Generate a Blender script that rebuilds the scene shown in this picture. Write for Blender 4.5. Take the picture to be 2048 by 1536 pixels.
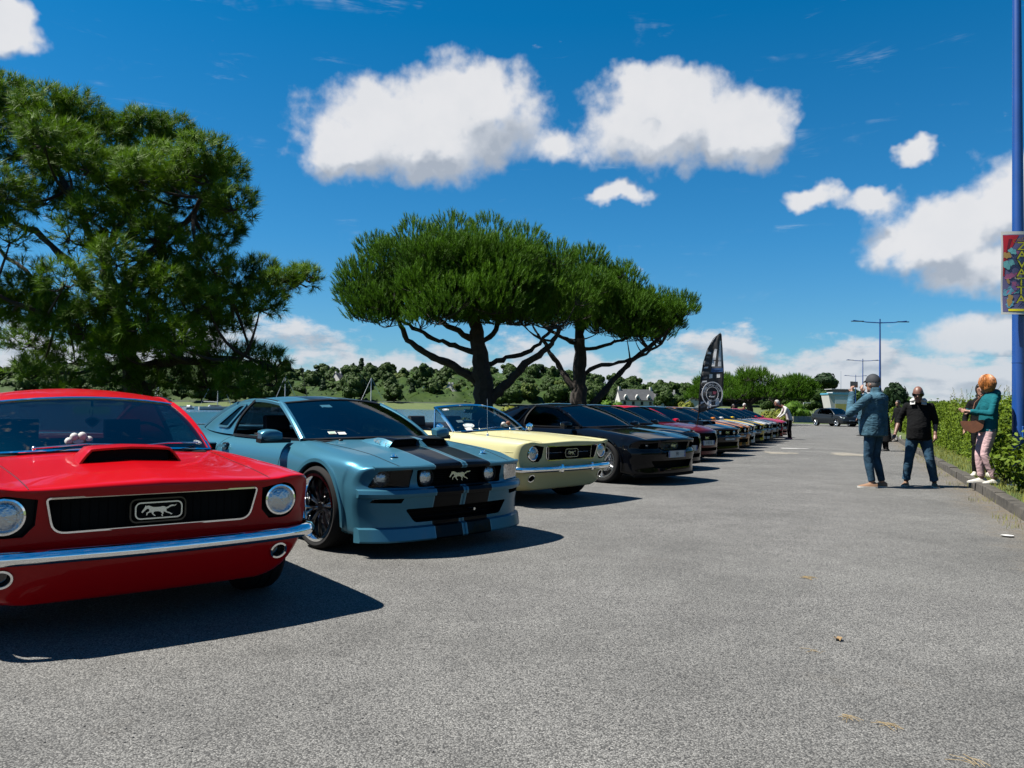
import bpy, bmesh, math, random
import numpy as np
from mathutils import Vector, Matrix
from mathutils.bvhtree import BVHTree
R = math.radians
rng = random.Random(7)
for o in list(bpy.data.objects): bpy.data.objects.remove(o)
scene = bpy.context.scene
COL = scene.collection

# ------------------------------------------------------------------ camera
CAM_H, PITCH, ROLL, FPX = 1.20, R(1.722), R(0.815), 1539.0
cam_d = bpy.data.cameras.new('camera'); cam = bpy.data.objects.new('camera', cam_d); COL.objects.link(cam)
cam_d.sensor_width = 36.0; cam_d.lens = 36.0 * FPX / 2048.0
cam_d.clip_start = 0.05; cam_d.clip_end = 6000
CAM_M = Matrix.Rotation(math.pi / 2 + PITCH, 4, 'X') @ Matrix.Rotation(ROLL, 4, 'Z')
cam.matrix_world = Matrix.Translation((0, 0, CAM_H)) @ CAM_M
scene.camera = cam
def ray(px, py):
    d = CAM_M.to_3x3() @ Vector(((px - 1024) / FPX, (768 - py) / FPX, -1.0))
    return d
def at(px, py, Y):
    d = ray(px, py); return Vector((0, 0, CAM_H)) + d * (Y / d.y)
def ground(px, py, z=0.0):
    d = ray(px, py); return Vector((0, 0, CAM_H)) + d * ((z - CAM_H) / d.z)

# ------------------------------------------------------------------ light
SUN_AZ_DIR = Vector((1.0, 0.10, 0)).normalized()      # the way shadows fall
SUN_EL = R(58)
SUN_VEC = Vector((-SUN_AZ_DIR.x * math.cos(SUN_EL), -SUN_AZ_DIR.y * math.cos(SUN_EL), math.sin(SUN_EL)))
sun_d = bpy.data.lights.new('sun', 'SUN'); sun = bpy.data.objects.new('sun', sun_d); COL.objects.link(sun)
sun_d.energy = 5.0; sun_d.angle = R(0.53); sun_d.color = (1.0, 0.95, 0.86)
sun.rotation_euler = (-SUN_VEC).to_track_quat('-Z', 'Y').to_euler()
sun.location = (-20, -5, 40)

world = bpy.data.worlds.new('World'); scene.world = world; world.use_nodes = True
scene.view_settings.view_transform = 'Standard'; scene.view_settings.look = 'None'
scene.view_settings.exposure = 1.5; scene.view_settings.gamma = 1.0
scene.view_settings.use_curve_mapping = False

class NT:
    """tiny helper for node trees"""
    def __init__(s, tree):
        s.t = tree; s.n = tree.nodes; s.l = tree.links
    def new(s, kind, ins=None, **kw):
        n = s.n.new(kind)
        for k, v in kw.items(): setattr(n, k, v)
        if ins:
            for k, v in ins.items():
                sock = n.inputs[k]
                if hasattr(v, 'is_output') : s.l.new(v, sock)
                else: sock.default_value = v
        return n
    def math(s, op, a, b=0.0, c=None, clamp=False):
        ins = {0: a, 1: b}
        if c is not None: ins[2] = c
        return s.new('ShaderNodeMath', ins, operation=op, use_clamp=clamp).outputs[0]
    def vmath(s, op, a, b=(0, 0, 0)):
        n = s.new('ShaderNodeVectorMath', {0: a, 1: b}, operation=op)
        return n.outputs[1] if op in ('LENGTH', 'DISTANCE', 'DOT_PRODUCT') else n.outputs[0]
    def noise(s, vec, scale, detail=3.0, rough=0.55, dist=0.0):
        return s.new('ShaderNodeTexNoise', {'Vector': vec, 'Scale': scale, 'Detail': detail, 'Roughness': rough, 'Distortion': dist}).outputs[0]
    def ramp(s, fac, stops, interp='LINEAR'):
        n = s.new('ShaderNodeValToRGB', {'Fac': fac}); cr = n.color_ramp; cr.interpolation = interp
        while len(cr.elements) < len(stops): cr.elements.new(0.5)
        for e, (p, c) in zip(cr.elements, stops):
            e.position = p; e.color = (*c, 1) if len(c) == 3 else c
        return n.outputs[0]
    def mix(s, fac, a, b, blend='MIX'):
        n = s.n.new('ShaderNodeMix'); n.data_type = 'RGBA'; n.blend_type = blend
        for i, v in ((0, fac), (6, a), (7, b)):
            if hasattr(v, 'is_output'): s.l.new(v, n.inputs[i])
            else: n.inputs[i].default_value = v if i == 0 else ((*v, 1) if len(v) == 3 else v)
        return n.outputs[2]
    def smooth(s, x, lo, hi):
        return s.new('ShaderNodeMapRange', {0: x, 1: lo, 2: hi, 3: 0.0, 4: 1.0}, interpolation_type='SMOOTHSTEP').outputs[0]

def azel(px, py):
    d = ray(px, py).normalized()
    return math.atan2(d.x, d.y), math.asin(d.z)

def build_world():
    w = NT(world.node_tree); w.n.clear()
    out = w.new('ShaderNodeOutputWorld'); bg = w.new('ShaderNodeBackground')
    w.l.new(bg.outputs[0], out.inputs[0]); bg.inputs[1].default_value = 0.05
    sky = w.new('ShaderNodeTexSky'); sky.sky_type = 'NISHITA'; sky.sun_disc = False
    sky.sun_elevation = SUN_EL; sky.sun_rotation = math.atan2(SUN_VEC.x, SUN_VEC.y)
    sky.altitude = 0; sky.air_density = 1.0; sky.dust_density = 0.2; sky.ozone_density = 2.0
    g = w.new('ShaderNodeTexCoord').outputs['Generated']
    sep = w.new('ShaderNodeSeparateXYZ', {0: g})
    az = w.math('ARCTAN2', sep.outputs[0], sep.outputs[1]); el = w.math('ARCSINE', sep.outputs[2])
    # deep summer blue: the sky's own gradient, with the warm cast at the horizon taken out
    tint = w.ramp(w.math('DIVIDE', el, R(60)), [(0, (.36, .57, .73)), (.20, (.16, .575, .82)), (.45, (.015, .55, .83)), (1, (.006, .51, .83))])
    blue = w.vmath('MULTIPLY', sky.outputs[0], tint)
    p0 = w.new('ShaderNodeCombineXYZ', {0: az, 1: el, 2: 0.0}).outputs[0]
    blobs = []
    def C(px, py, rx, ry, k=1.0):
        a, e = azel(px, py); blobs.append((a, e, rx / FPX, ry / FPX, k))
    C(850, 262, 255, 104); C(690, 290, 105, 76); C(930, 205, 175, 88); C(1120, 285, 95, 50, .62)
    C(1330, 235, 175, 100); C(1490, 262, 105, 82); C(1300, 170, 95, 55); C(1235, 382, 62, 24, .7)
    C(1885, 465, 145, 66); C(2020, 400, 85, 85); C(1960, 530, 120, 62, .75); C(1740, 402, 60, 30, .8); C(1822, 314, 42, 24, .8)
    C(1612, 402, 56, 26, .75); C(1990, 655, 130, 42, .85); C(0, 50, 62, 50, .9)
    warp = w.new('ShaderNodeTexNoise', {'Vector': p0, 'Scale': 13.0, 'Detail': 4.0, 'Roughness': .6})
    off = w.vmath('MULTIPLY', w.vmath('SUBTRACT', warp.outputs[1], (.5, .5, .5)), (.085, .07, 0))
    def field(P):
        acc = None
        for (a, e, rx, ry, k) in blobs:
            d = w.vmath('LENGTH', w.vmath('MULTIPLY', w.vmath('SUBTRACT', P, (a, e, 0)), (1 / rx, 1 / ry, 0)))
            v = w.math('MULTIPLY_ADD', d, -k, k)
            acc = v if acc is None else w.math('SMOOTH_MAX', acc, v, .3)
        return acc
    PW = w.vmath('ADD', p0, off)
    acc = field(PW); accU = field(w.vmath('ADD', PW, (-.012, .040, 0)))
    nb = w.noise(w.vmath('MULTIPLY', p0, (1.0, 2.2, 1)), 8.0, 6.0, .6)
    nbU = w.noise(w.vmath('MULTIPLY', w.vmath('ADD', p0, (-.006, .012, 0)), (1.0, 2.2, 1)), 8.0, 3.0, .6)
    band = w.smooth(el, R(9.5), R(1.5))
    # broken bank along the horizon, thinning upwards; scattered cumulus all round outside the view
    far = w.smooth(w.math('ABSOLUTE', az), R(40), R(55))
    low = w.math('SUBTRACT', w.math('MULTIPLY_ADD', nb, 2.6, w.math('MULTIPLY_ADD', band, .92, w.math('MULTIPLY', far, .28))), 1.80)
    dif = w.math('SUBTRACT', accU, acc); difL = w.math('MULTIPLY', w.math('SUBTRACT', nbU, nb), 2.6)
    inb = w.math('GREATER_THAN', acc, low); dif = w.math('ADD', w.math('MULTIPLY', dif, inb), w.math('MULTIPLY', difL, w.math('SUBTRACT', 1.0, inb)))
    acc = w.math('SMOOTH_MAX', acc, low, .2)
    fb = w.noise(p0, 22.0, 7.0, .55)
    D = w.math('MULTIPLY_ADD', w.math('SUBTRACT', fb, .5), .85, acc)
    alpha = w.smooth(D, -.04, .40)
    occ = w.math('ADD', w.math('MULTIPLY', w.smooth(dif, -.20, .34), .80), w.math('MULTIPLY', w.smooth(fb, .35, .68), .30))
    ccol = w.ramp(occ, [(0, (1.0, 1.0, 1.0)), (.38, (.95, .96, .97)), (.66, (.76, .80, .85)), (1, (.50, .56, .64))])
    ccol = w.mix(w.math('MULTIPLY', w.smooth(el, R(9), R(3)), .45), ccol, (.58, .67, .77))
    lit = w.vmath('MULTIPLY', ccol, (5.75, 5.75, 5.85))
    rot = w.new('ShaderNodeMapping', {'Vector': p0, 'Rotation': (0, 0, R(18)), 'Scale': (5.0, 30.0, 1)}).outputs[0]
    ci = w.smooth(w.noise(rot, 1.0, 5.0, .66, .8), .56, .82)
    ciA = w.math('MULTIPLY', w.math('MULTIPLY', ci, w.smooth(warp.outputs[0], .46, .62)), .40)
    base = w.mix(ciA, blue, (4.8, 5.5, 6.0))
    fin = w.mix(w.math('MULTIPLY', alpha, .96), base, lit)
    w.l.new(fin, bg.inputs[0])
build_world()
cy = scene.cycles
cy.max_bounces = 6; cy.diffuse_bounces = 2; cy.glossy_bounces = 3; cy.transmission_bounces = 4; cy.transparent_max_bounces = 10; cy.caustics_reflective = False; cy.caustics_refractive = False
world.cycles.sampling_method = 'MANUAL'; world.cycles.sample_map_resolution = 512
# ------------------------------------------------------------------ materials
MATS = {}
ALB = .455        # overall level of the surface colours at this exposure
def pmat(name, col, rough=.5, metal=0.0, coat=0.0, coat_r=.03, spec=.5, var=0.0, vscale=8.0, bump=0.0, bscale=60.0, trans=0.0, sheen=0.0):
    if name in MATS: return MATS[name]
    if metal < .9: col = tuple(c * ALB for c in col)
    m = bpy.data.materials.new(name); m.use_nodes = True; MATS[name] = m
    t = NT(m.node_tree); b = m.node_tree.nodes['Principled BSDF']
    b.inputs['Base Color'].default_value = (*col, 1); b.inputs['Roughness'].default_value = rough
    b.inputs['Metallic'].default_value = metal; b.inputs['Coat Weight'].default_value = coat
    b.inputs['Coat Roughness'].default_value = coat_r; b.inputs['Specular IOR Level'].default_value = spec
    if sheen: b.inputs['Sheen Weight'].default_value = sheen
    tc = t.new('ShaderNodeTexCoord').outputs['Object']
    if var:
        n = t.noise(tc, vscale, 4.0)
        c = t.ramp(n, [(.3, tuple(x * (1 - var) for x in col)), (.7, tuple(min(1, x * (1 + var)) for x in col))])
        t.l.new(c, b.inputs['Base Color'])
    if bump:
        n = t.noise(tc, bscale, 4.0)
        bp = t.new('ShaderNodeBump', {'Strength': bump, 'Distance': .01, 'Height': n})
        t.l.new(bp.outputs[0], b.inputs['Normal'])
    return m

def paint(name, col, metal=0.0, rough=.32, coat=.45, spec=.12):
    """car paint: clear coat over a base with a little flake and road dust"""
    if name in MATS: return MATS[name]
    m = pmat(name, col, rough, metal, coat, .02, spec)
    t = NT(m.node_tree); b = m.node_tree.nodes['Principled BSDF']
    col = tuple(c * ALB for c in col)
    b.inputs['Coat IOR'].default_value = 1.36
    tc = t.new('ShaderNodeTexCoord').outputs['Object']
    fl = t.noise(tc, 900.0, 1.0)
    c = t.ramp(fl, [(.35, tuple(x * .93 for x in col)), (.65, tuple(min(1, x * 1.06) for x in col))])
    t.l.new(c, b.inputs['Base Color'])
    op = t.noise(tc, 2.2, 2.0)
    t.l.new(t.new('ShaderNodeBump', {'Strength': .02, 'Distance': .02, 'Height': op}).outputs[0], b.inputs['Coat Normal'])
    return m

def striped(name, col, scol, edges, pin=None, metal=0.0):
    """paint with lengthwise racing stripes, given in the car's own y (half widths); edges = [(lo,hi),...]"""
    if name in MATS: return MATS[name]
    m = paint(name, col, metal, .32, .25, .06)
    t = NT(m.node_tree); b = m.node_tree.nodes['Principled BSDF']
    y = t.new('ShaderNodeSeparateXYZ', {0: t.new('ShaderNodeTexCoord').outputs['Object']}).outputs[1]
    ay = t.math('ABSOLUTE', y)
    cur = b.inputs['Base Color'].links[0].from_socket
    def band(src, lo, hi, c):
        f = t.math('MULTIPLY', t.math('GREATER_THAN', src, lo), t.math('LESS_THAN', src, hi))
        return f, c
    for lo, hi in edges:
        f, c = band(ay, lo, hi, tuple(v * ALB for v in scol)); cur = t.mix(f, cur, c)
    if pin:
        for lo, hi, c in pin:
            f, c = band(ay, lo, hi, tuple(v * ALB for v in c)); cur = t.mix(f, cur, c)
    t.l.new(cur, b.inputs['Base Color'])
    return m

def glassmat(name, tint=(.55, .62, .62), refl=1.0, rough=0.0):
    if name in MATS: return MATS[name]
    m = bpy.data.materials.new(name); m.use_nodes = True; MATS[name] = m
    t = NT(m.node_tree); t.n.clear()
    out = t.new('ShaderNodeOutputMaterial')
    tr = t.new('ShaderNodeBsdfTransparent', {'Color': (*tint, 1)})
    gl = t.new('ShaderNodeBsdfGlossy', {'Color': (1, 1, 1, 1), 'Roughness': rough})
    fr = t.new('ShaderNodeFresnel', {'IOR': 1.52})
    f = t.math('MULTIPLY', fr.outputs[0], refl, clamp=True)
    mx = t.new('ShaderNodeMixShader', {0: f, 1: tr.outputs[0], 2: gl.outputs[0]})
    t.l.new(mx.outputs[0], out.inputs[0])
    return m

CHROME = pmat('chrome', (.86, .87, .88), .06, 1.0)
STEEL = pmat('brushed_metal', (.62, .63, .65), .25, 1.0)
BLACKP = pmat('black_plastic', (.012, .012, .013), .45, spec=.2)
BLACKG = pmat('gloss_black', (.006, .006, .007), .18, 0, .4)
MESHM = pmat('grille_black', (.006, .006, .006), .7, spec=.08)
RUBBER = pmat('tyre_rubber', (.014, .014, .015), .8, spec=.15, bump=.15, bscale=150)
INTER = pmat('cabin_black', (.008, .008, .010), .8, spec=.1)
LEATH = pmat('seat_leather', (.018, .018, .020), .55)
WHITE = pmat('white_paint', (.80, .80, .78), .45)
PLATEW = pmat('plate_white', (.78, .78, .76), .4)
PLATEB = pmat('plate_blue', (.02, .07, .42), .4)
INK = pmat('ink_black', (.012, .012, .014), .6)
AMBER = pmat('amber_lens', (.55, .12, .01), .15, 0, .6)
REDL = pmat('red_lens', (.35, .01, .01), .15, 0, .6)
DARKL = pmat('smoked_lens', (.05, .045, .045), .08, 0, .8)
GLASS = glassmat('window_glass', (.42, .50, .52), .11)
GLASSD = glassmat('tinted_glass', (.20, .25, .28), .13)
LAMPG = glassmat('lamp_glass', (.90, .94, .96), .45)
FLUTED = pmat('fluted_lamp_lens', (.40, .43, .46), .12, .92, bump=.9, bscale=34)
REFLECT = pmat('lamp_reflector', (.80, .82, .84), .12, 1.0, bump=.6, bscale=55)

# ------------------------------------------------------------------ mesh helpers
def mk(name, V, F, mat, parent=None, smooth=True, ang=35, loc=None, mats=None, fm=None, kind=None):
    me = bpy.data.meshes.new(name)
    me.from_pydata([tuple(v) for v in V], [], [tuple(f) for f in F])
    for m in (mats or [mat]): me.materials.append(m)
    if fm is not None: me.polygons.foreach_set('material_index', list(fm))
    if smooth:
        me.polygons.foreach_set('use_smooth', [True] * len(me.polygons))
        if ang: me.set_sharp_from_angle(angle=R(ang))
    me.validate(); me.update()
    return link(name, me, parent, loc, kind)
def link(name, me, parent=None, loc=None, kind=None):
    o = bpy.data.objects.new(name, me); COL.objects.link(o)
    if parent: o.parent = parent
    if loc is not None: o.location = loc
    if kind: o['kind'] = kind
    return o
def empty(name, loc=(0, 0, 0), rz=0.0):
    o = bpy.data.objects.new(name, None); COL.objects.link(o); o.empty_display_size = .2
    o.location = loc; o.rotation_euler = (0, 0, rz); return o
def tag(o, label=None, cat=None, group=None, kind=None):
    if label: o['label'] = label
    if cat: o['category'] = cat
    if group: o['group'] = group
    if kind: o['kind'] = kind
    return o

class G:
    """geometry collector"""
    def __init__(s): s.V = []; s.F = []; s.M = []; s.mi = 0
    def add(s, V, F):
        k = len(s.V); s.V += [tuple(v) for v in V]; s.F += [tuple(i + k for i in f) for f in F]; s.M += [s.mi] * len(F); return s
    def box(s, x0, x1, y0, y1, z0, z1):
        V = [(x, y, z) for x in (x0, x1) for y in (y0, y1) for z in (z0, z1)]
        return s.add(V, [(0, 1, 3, 2), (4, 6, 7, 5), (0, 4, 5, 1), (2, 3, 7, 6), (0, 2, 6, 4), (1, 5, 7, 3)])
    def tube(s, pts, rad, n=8, caps=True, flat=1.0):
        pts = [Vector(p) for p in pts]; m = len(pts)
        rs = rad if isinstance(rad, (list, tuple)) else [rad] * m
        V = []; ref = None
        for i, p in enumerate(pts):
            t = (pts[min(i + 1, m - 1)] - pts[max(i - 1, 0)])
            if t.length < 1e-9: t = Vector((0, 0, 1))
            t.normalize()
            if ref is None:
                ref = Vector((0, 0, 1)) if abs(t.z) < .9 else Vector((1, 0, 0))
            u = t.cross(ref); u.normalize(); v = u.cross(t); ref = v
            for k in range(n):
                a = 2 * math.pi * k / n
                V.append(p + (u * math.cos(a) + v * math.sin(a) * flat) * rs[i])
        F = [(i * n + k, i * n + (k + 1) % n, (i + 1) * n + (k + 1) % n, (i + 1) * n + k) for i in range(m - 1) for k in range(n)]
        if caps: F += [tuple(range(n - 1, -1, -1)), tuple((m - 1) * n + k for k in range(n))]
        return s.add(V, F)
    def lathe(s, prof, n=24, axis='z', c=(0, 0, 0), a0=0, a1=2 * math.pi):
        """prof: (r, h) pairs"""
        V = []; full = abs(a1 - a0 - 2 * math.pi) < 1e-6; m = n if full else n + 1
        for k in range(m):
            a = a0 + (a1 - a0) * k / n; ca, sa = math.cos(a), math.sin(a)
            for r, h in prof:
                if axis == 'z': p = (r * ca, r * sa, h)
                elif axis == 'y': p = (r * ca, h, r * sa)
                else: p = (h, r * ca, r * sa)
                V.append((p[0] + c[0], p[1] + c[1], p[2] + c[2]))
        q = len(prof)
        F = [(k * q + i, k * q + i + 1, ((k + 1) % m) * q + i + 1, ((k + 1) % m) * q + i) for k in range(n) for i in range(q - 1)]
        return s.add(V, F)
    def prism(s, poly, axis, a, b):
        """closed prism of a 2-D polygon: axis 'x' -> poly is (y,z), 'y' -> (x,z), 'z' -> (x,y)"""
        n = len(poly)
        def P(u, v, w): return {'x': (w, u, v), 'y': (u, w, v), 'z': (u, v, w)}[axis]
        V = [P(u, v, a) for u, v in poly] + [P(u, v, b) for u, v in poly]
        F = [tuple(range(n - 1, -1, -1)), tuple(range(n, 2 * n))] + [(i, (i + 1) % n, n + (i + 1) % n, n + i) for i in range(n)]
        return s.add(V, F)
    def grid(s, rows, flip=False):
        n = len(rows[0]); V = [p for r in rows for p in r]
        F = []
        for i in range(len(rows) - 1):
            for j in range(n - 1):
                f = (i * n + j, i * n + j + 1, (i + 1) * n + j + 1, (i + 1) * n + j)
                F.append(f[::-1] if flip else f)
        return s.add(V, F)
    def ball(s, c, r, n=12, m=8):
        rx, ry, rz = r if isinstance(r, (tuple, list)) else (r, r, r)
        V = [(c[0], c[1], c[2] - rz)]; 
        for i in range(1, m):
            a = -math.pi / 2 + math.pi * i / m
            for k in range(n):
                b = 2 * math.pi * k / n
                V.append((c[0] + rx * math.cos(a) * math.cos(b), c[1] + ry * math.cos(a) * math.sin(b), c[2] + rz * math.sin(a)))
        V.append((c[0], c[1], c[2] + rz))
        F = [(0, 1 + (k + 1) % n, 1 + k) for k in range(n)]
        for i in range(m - 2):
            F += [(1 + i * n + k, 1 + i * n + (k + 1) % n, 1 + (i + 1) * n + (k + 1) % n, 1 + (i + 1) * n + k) for k in range(n)]
        L = len(V) - 1; F += [(L, 1 + (m - 2) * n + k, 1 + (m - 2) * n + (k + 1) % n) for k in range(n)]
        return s.add(V, F)
    def obj(s, name, mat, parent=None, smooth=True, ang=35, loc=None, mats=None, kind=None):
        return mk(name, s.V, s.F, mat, parent, smooth, ang, loc, mats, s.M if mats else None, kind)
    def mesh(s, name, mat, smooth=True, ang=35, mats=None):
        o = s.obj(name, mat, None, smooth, ang, None, mats); me = o.data; bpy.data.objects.remove(o); return me

def rrect(hw, hh, r, c=(0, 0), n=5):
    P = []
    for sx, sy, a0 in ((1, 1, 0), (-1, 1, 90), (-1, -1, 180), (1, -1, 270)):
        for k in range(n + 1):
            a = R(a0 + 90 * k / n)
            P.append((c[0] + sx * (hw - r) + r * math.cos(a), c[1] + sy * (hh - r) + r * math.sin(a)))
    return P
def rpoly(pts, r=.02, n=4):
    """polygon with rounded corners"""
    out = []; m = len(pts)
    for i in range(m):
        p0, p1, p2 = Vector(pts[i - 1]), Vector(pts[i]), Vector(pts[(i + 1) % m])
        rr = r[i] if isinstance(r, (list, tuple)) else r
        a = p1 + (p0 - p1).normalized() * min(rr, (p0 - p1).length * .45); b = p1 + (p2 - p1).normalized() * min(rr, (p2 - p1).length * .45)
        for k in range(n + 1):
            t = k / n; out.append(tuple(a * (1 - t) ** 2 + p1 * 2 * t * (1 - t) + b * t * t))
    return out
def ellipse(cx, cy, rx, ry, n=20):
    return [(cx + rx * math.cos(2 * math.pi * k / n), cy + ry * math.sin(2 * math.pi * k / n)) for k in range(n)]
def pchip(xs, ys, x):
    """smooth interpolation without overshoot; xs ascending"""
    xs = np.asarray(xs, float); ys = np.asarray(ys, float); x = np.asarray(x, float)
    h = np.diff(xs); d = np.diff(ys) / h; m = np.zeros_like(ys)
    for i in range(1, len(xs) - 1):
        if d[i - 1] * d[i] > 0:
            w1, w2 = 2 * h[i] + h[i - 1], h[i] + 2 * h[i - 1]; m[i] = (w1 + w2) / (w1 / d[i - 1] + w2 / d[i])
    m[0], m[-1] = d[0], d[-1]
    k = np.clip(np.searchsorted(xs, x) - 1, 0, len(xs) - 2); t = np.clip((x - xs[k]) / h[k], 0, 1)
    return ((2 * t**3 - 3 * t**2 + 1) * ys[k] + (t**3 - 2 * t**2 + t) * h[k] * m[k] + (-2 * t**3 + 3 * t**2) * ys[k + 1] + (t**3 - t**2) * h[k] * m[k + 1])
def curve3(pts, n):
    """smooth curve through 3-D points, n samples"""
    P = np.array([tuple(p) for p in pts], float); d = np.concatenate([[0], np.cumsum(np.linalg.norm(np.diff(P, axis=0), axis=1))])
    t = np.linspace(0, d[-1], n)
    if len(P) == 2: return P[0] + (P[1] - P[0]) * (t / d[-1])[:, None]
    # Catmull-Rom
    m = np.zeros_like(P); m[1:-1] = (P[2:] - P[:-2]) / (d[2:] - d[:-2])[:, None]
    m[0] = 2 * (P[1] - P[0]) / (d[1] - d[0]) - m[1]; m[-1] = 2 * (P[-1] - P[-2]) / (d[-1] - d[-2]) - m[-2]
    k = np.clip(np.searchsorted(d, t) - 1, 0, len(d) - 2); h = (d[k + 1] - d[k]); s = ((t - d[k]) / h)[:, None]; h = h[:, None]
    return (2*s**3-3*s**2+1)*P[k] + (s**3-2*s**2+s)*h*m[k] + (-2*s**3+3*s**2)*P[k+1] + (s**3-s**2)*h*m[k+1]
def coons(c0, c1, d0, d1):
    """patch: c0,c1 are the v=0 and v=1 edges (along u), d0,d1 the u=0 and u=1 edges (along v)"""
    nu, nv = len(c0), len(d0); S = np.zeros((nv, nu, 3))
    for j in range(nv):
        v = j / (nv - 1)
        for i in range(nu):
            u = i / (nu - 1)
            S[j, i] = (1-v)*c0[i] + v*c1[i] + (1-u)*d0[j] + u*d1[j] - ((1-u)*(1-v)*c0[0] + u*(1-v)*c0[-1] + (1-u)*v*c1[0] + u*v*c1[-1])
    return S
def slab(S, th):
    """a patch grid thickened inwards along its normals -> closed G"""
    nv, nu, _ = S.shape
    du = np.gradient(S, axis=1); dv = np.gradient(S, axis=0); N = np.cross(du, dv); L = np.linalg.norm(N, axis=2, keepdims=True); N = N / np.maximum(L, 1e-9)
    T = S + N * th
    g = G(); k = nu * nv
    V = [tuple(p) for p in S.reshape(-1, 3)] + [tuple(p) for p in T.reshape(-1, 3)]; F = []
    for j in range(nv - 1):
        for i in range(nu - 1):
            a = j * nu + i; F.append((a, a + nu, a + nu + 1, a + 1)); F.append((k + a, k + a + 1, k + a + nu + 1, k + a + nu))
    ring = [i for i in range(nu)] + [j * nu + nu - 1 for j in range(1, nv)] + [(nv - 1) * nu + i for i in range(nu - 2, -1, -1)] + [j * nu for j in range(nv - 2, 0, -1)]
    for a, b in zip(ring, ring[1:] + ring[:1]): F.append((a, b, k + b, k + a))
    g.add(V, F)
    return g
def sweep(path, prof, up=(0, 0, 1), closed=False):
    """sweep a closed 2-D profile (side, up) along a path"""
    g = G(); P = [Vector(tuple(p)) for p in path]; m = len(P); n = len(prof); V = []; up = Vector(up)
    for i, p in enumerate(P):
        t = P[(i + 1) % m if closed else min(i + 1, m - 1)] - P[(i - 1) % m if closed else max(i - 1, 0)]; t.normalize()
        s = t.cross(up); s.normalize(); u = s.cross(t)
        for a, b in prof: V.append(p + s * a + u * b)
    F = [(i * n + k, ((i + 1) % m) * n + k, ((i + 1) % m) * n + (k + 1) % n, i * n + (k + 1) % n) for i in range(m if closed else m - 1) for k in range(n)]
    if not closed: F += [tuple(range(n)), tuple((m - 1) * n + k for k in range(n - 1, -1, -1))]
    return g.add(V, F)
def text_mesh(txt, size, mat, depth=.0, align='CENTER', name='lettering'):
    c = bpy.data.curves.new(name, 'FONT'); c.body = txt; c.size = size; c.align_x = align; c.align_y = 'CENTER'; c.extrude = depth; c.resolution_u = 2
    o = bpy.data.objects.new(name, c); COL.objects.link(o)
    dg = bpy.context.evaluated_depsgraph_get(); me = bpy.data.meshes.new_from_object(o.evaluated_get(dg))
    bpy.data.objects.remove(o); me.materials.clear(); me.materials.append(mat); return me
def evaluated(o):
    dg = bpy.context.evaluated_depsgraph_get(); dg.update()
    me = bpy.data.meshes.new_from_object(o.evaluated_get(dg)); return me
def boolean(o, cutter, ang=32):
    md = o.modifiers.new('b', 'BOOLEAN'); md.operation = 'DIFFERENCE'; md.solver = 'EXACT'; md.object = cutter
    try: md.material_mode = 'TRANSFER'
    except Exception: pass
    me = evaluated(o); o.modifiers.remove(md); old = o.data; o.data = me; bpy.data.meshes.remove(old)
    me.polygons.foreach_set('use_smooth', [True] * len(me.polygons)); me.set_sharp_from_angle(angle=R(ang))
    bpy.data.objects.remove(cutter)
    return o
HORSE = [(-.50,-.04),(-.485,-.005),(-.43,.07),(-.40,.13),(-.385,.17),(-.36,.135),(-.31,.155),(-.24,.13),(-.17,.10),(-.08,.095),(.02,.095),(.10,.11),(.16,.095),(.20,.07),(.25,.09),(.31,.13),(.38,.14),(.44,.13),(.50,.15),(.47,.105),(.40,.095),(.33,.085),(.27,.05),(.21,.025),(.205,-.03),(.235,-.065),(.30,-.085),(.36,-.13),(.385,-.12),(.375,-.145),(.35,-.16),(.29,-.115),(.22,-.095),(.165,-.06),(.115,-.055),(.13,-.10),(.095,-.15),(.115,-.19),(.085,-.195),(.065,-.15),(.085,-.11),(.05,-.06),(-.02,-.035),(-.10,-.03),(-.155,-.05),(-.165,-.10),(-.10,-.155),(-.105,-.175),(-.135,-.165),(-.20,-.105),(-.215,-.06),(-.26,-.055),(-.32,-.075),(-.335,-.13),(-.365,-.14),(-.36,-.115),(-.36,-.06),(-.29,-.025),(-.275,.01),(-.30,.06),(-.345,.06),(-.39,.02),(-.44,-.03),(-.47,-.055)]
# ------------------------------------------------------------------ cars
# car frame: origin on the ground under the front axle, +x forward, +y the car's left, z up
def chaikin(P, it=2):
    P = np.asarray(P, float)
    for _ in range(it):
        Q = [P[0]]
        for a, b in zip(P[:-1], P[1:]): Q += [a * .75 + b * .25, a * .25 + b * .75]
        Q.append(P[-1]); P = np.array(Q)
    return P
def smoothstep(a, b, x):
    t = np.clip((x - a) / (b - a), 0, 1); return t * t * (3 - 2 * t)

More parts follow.
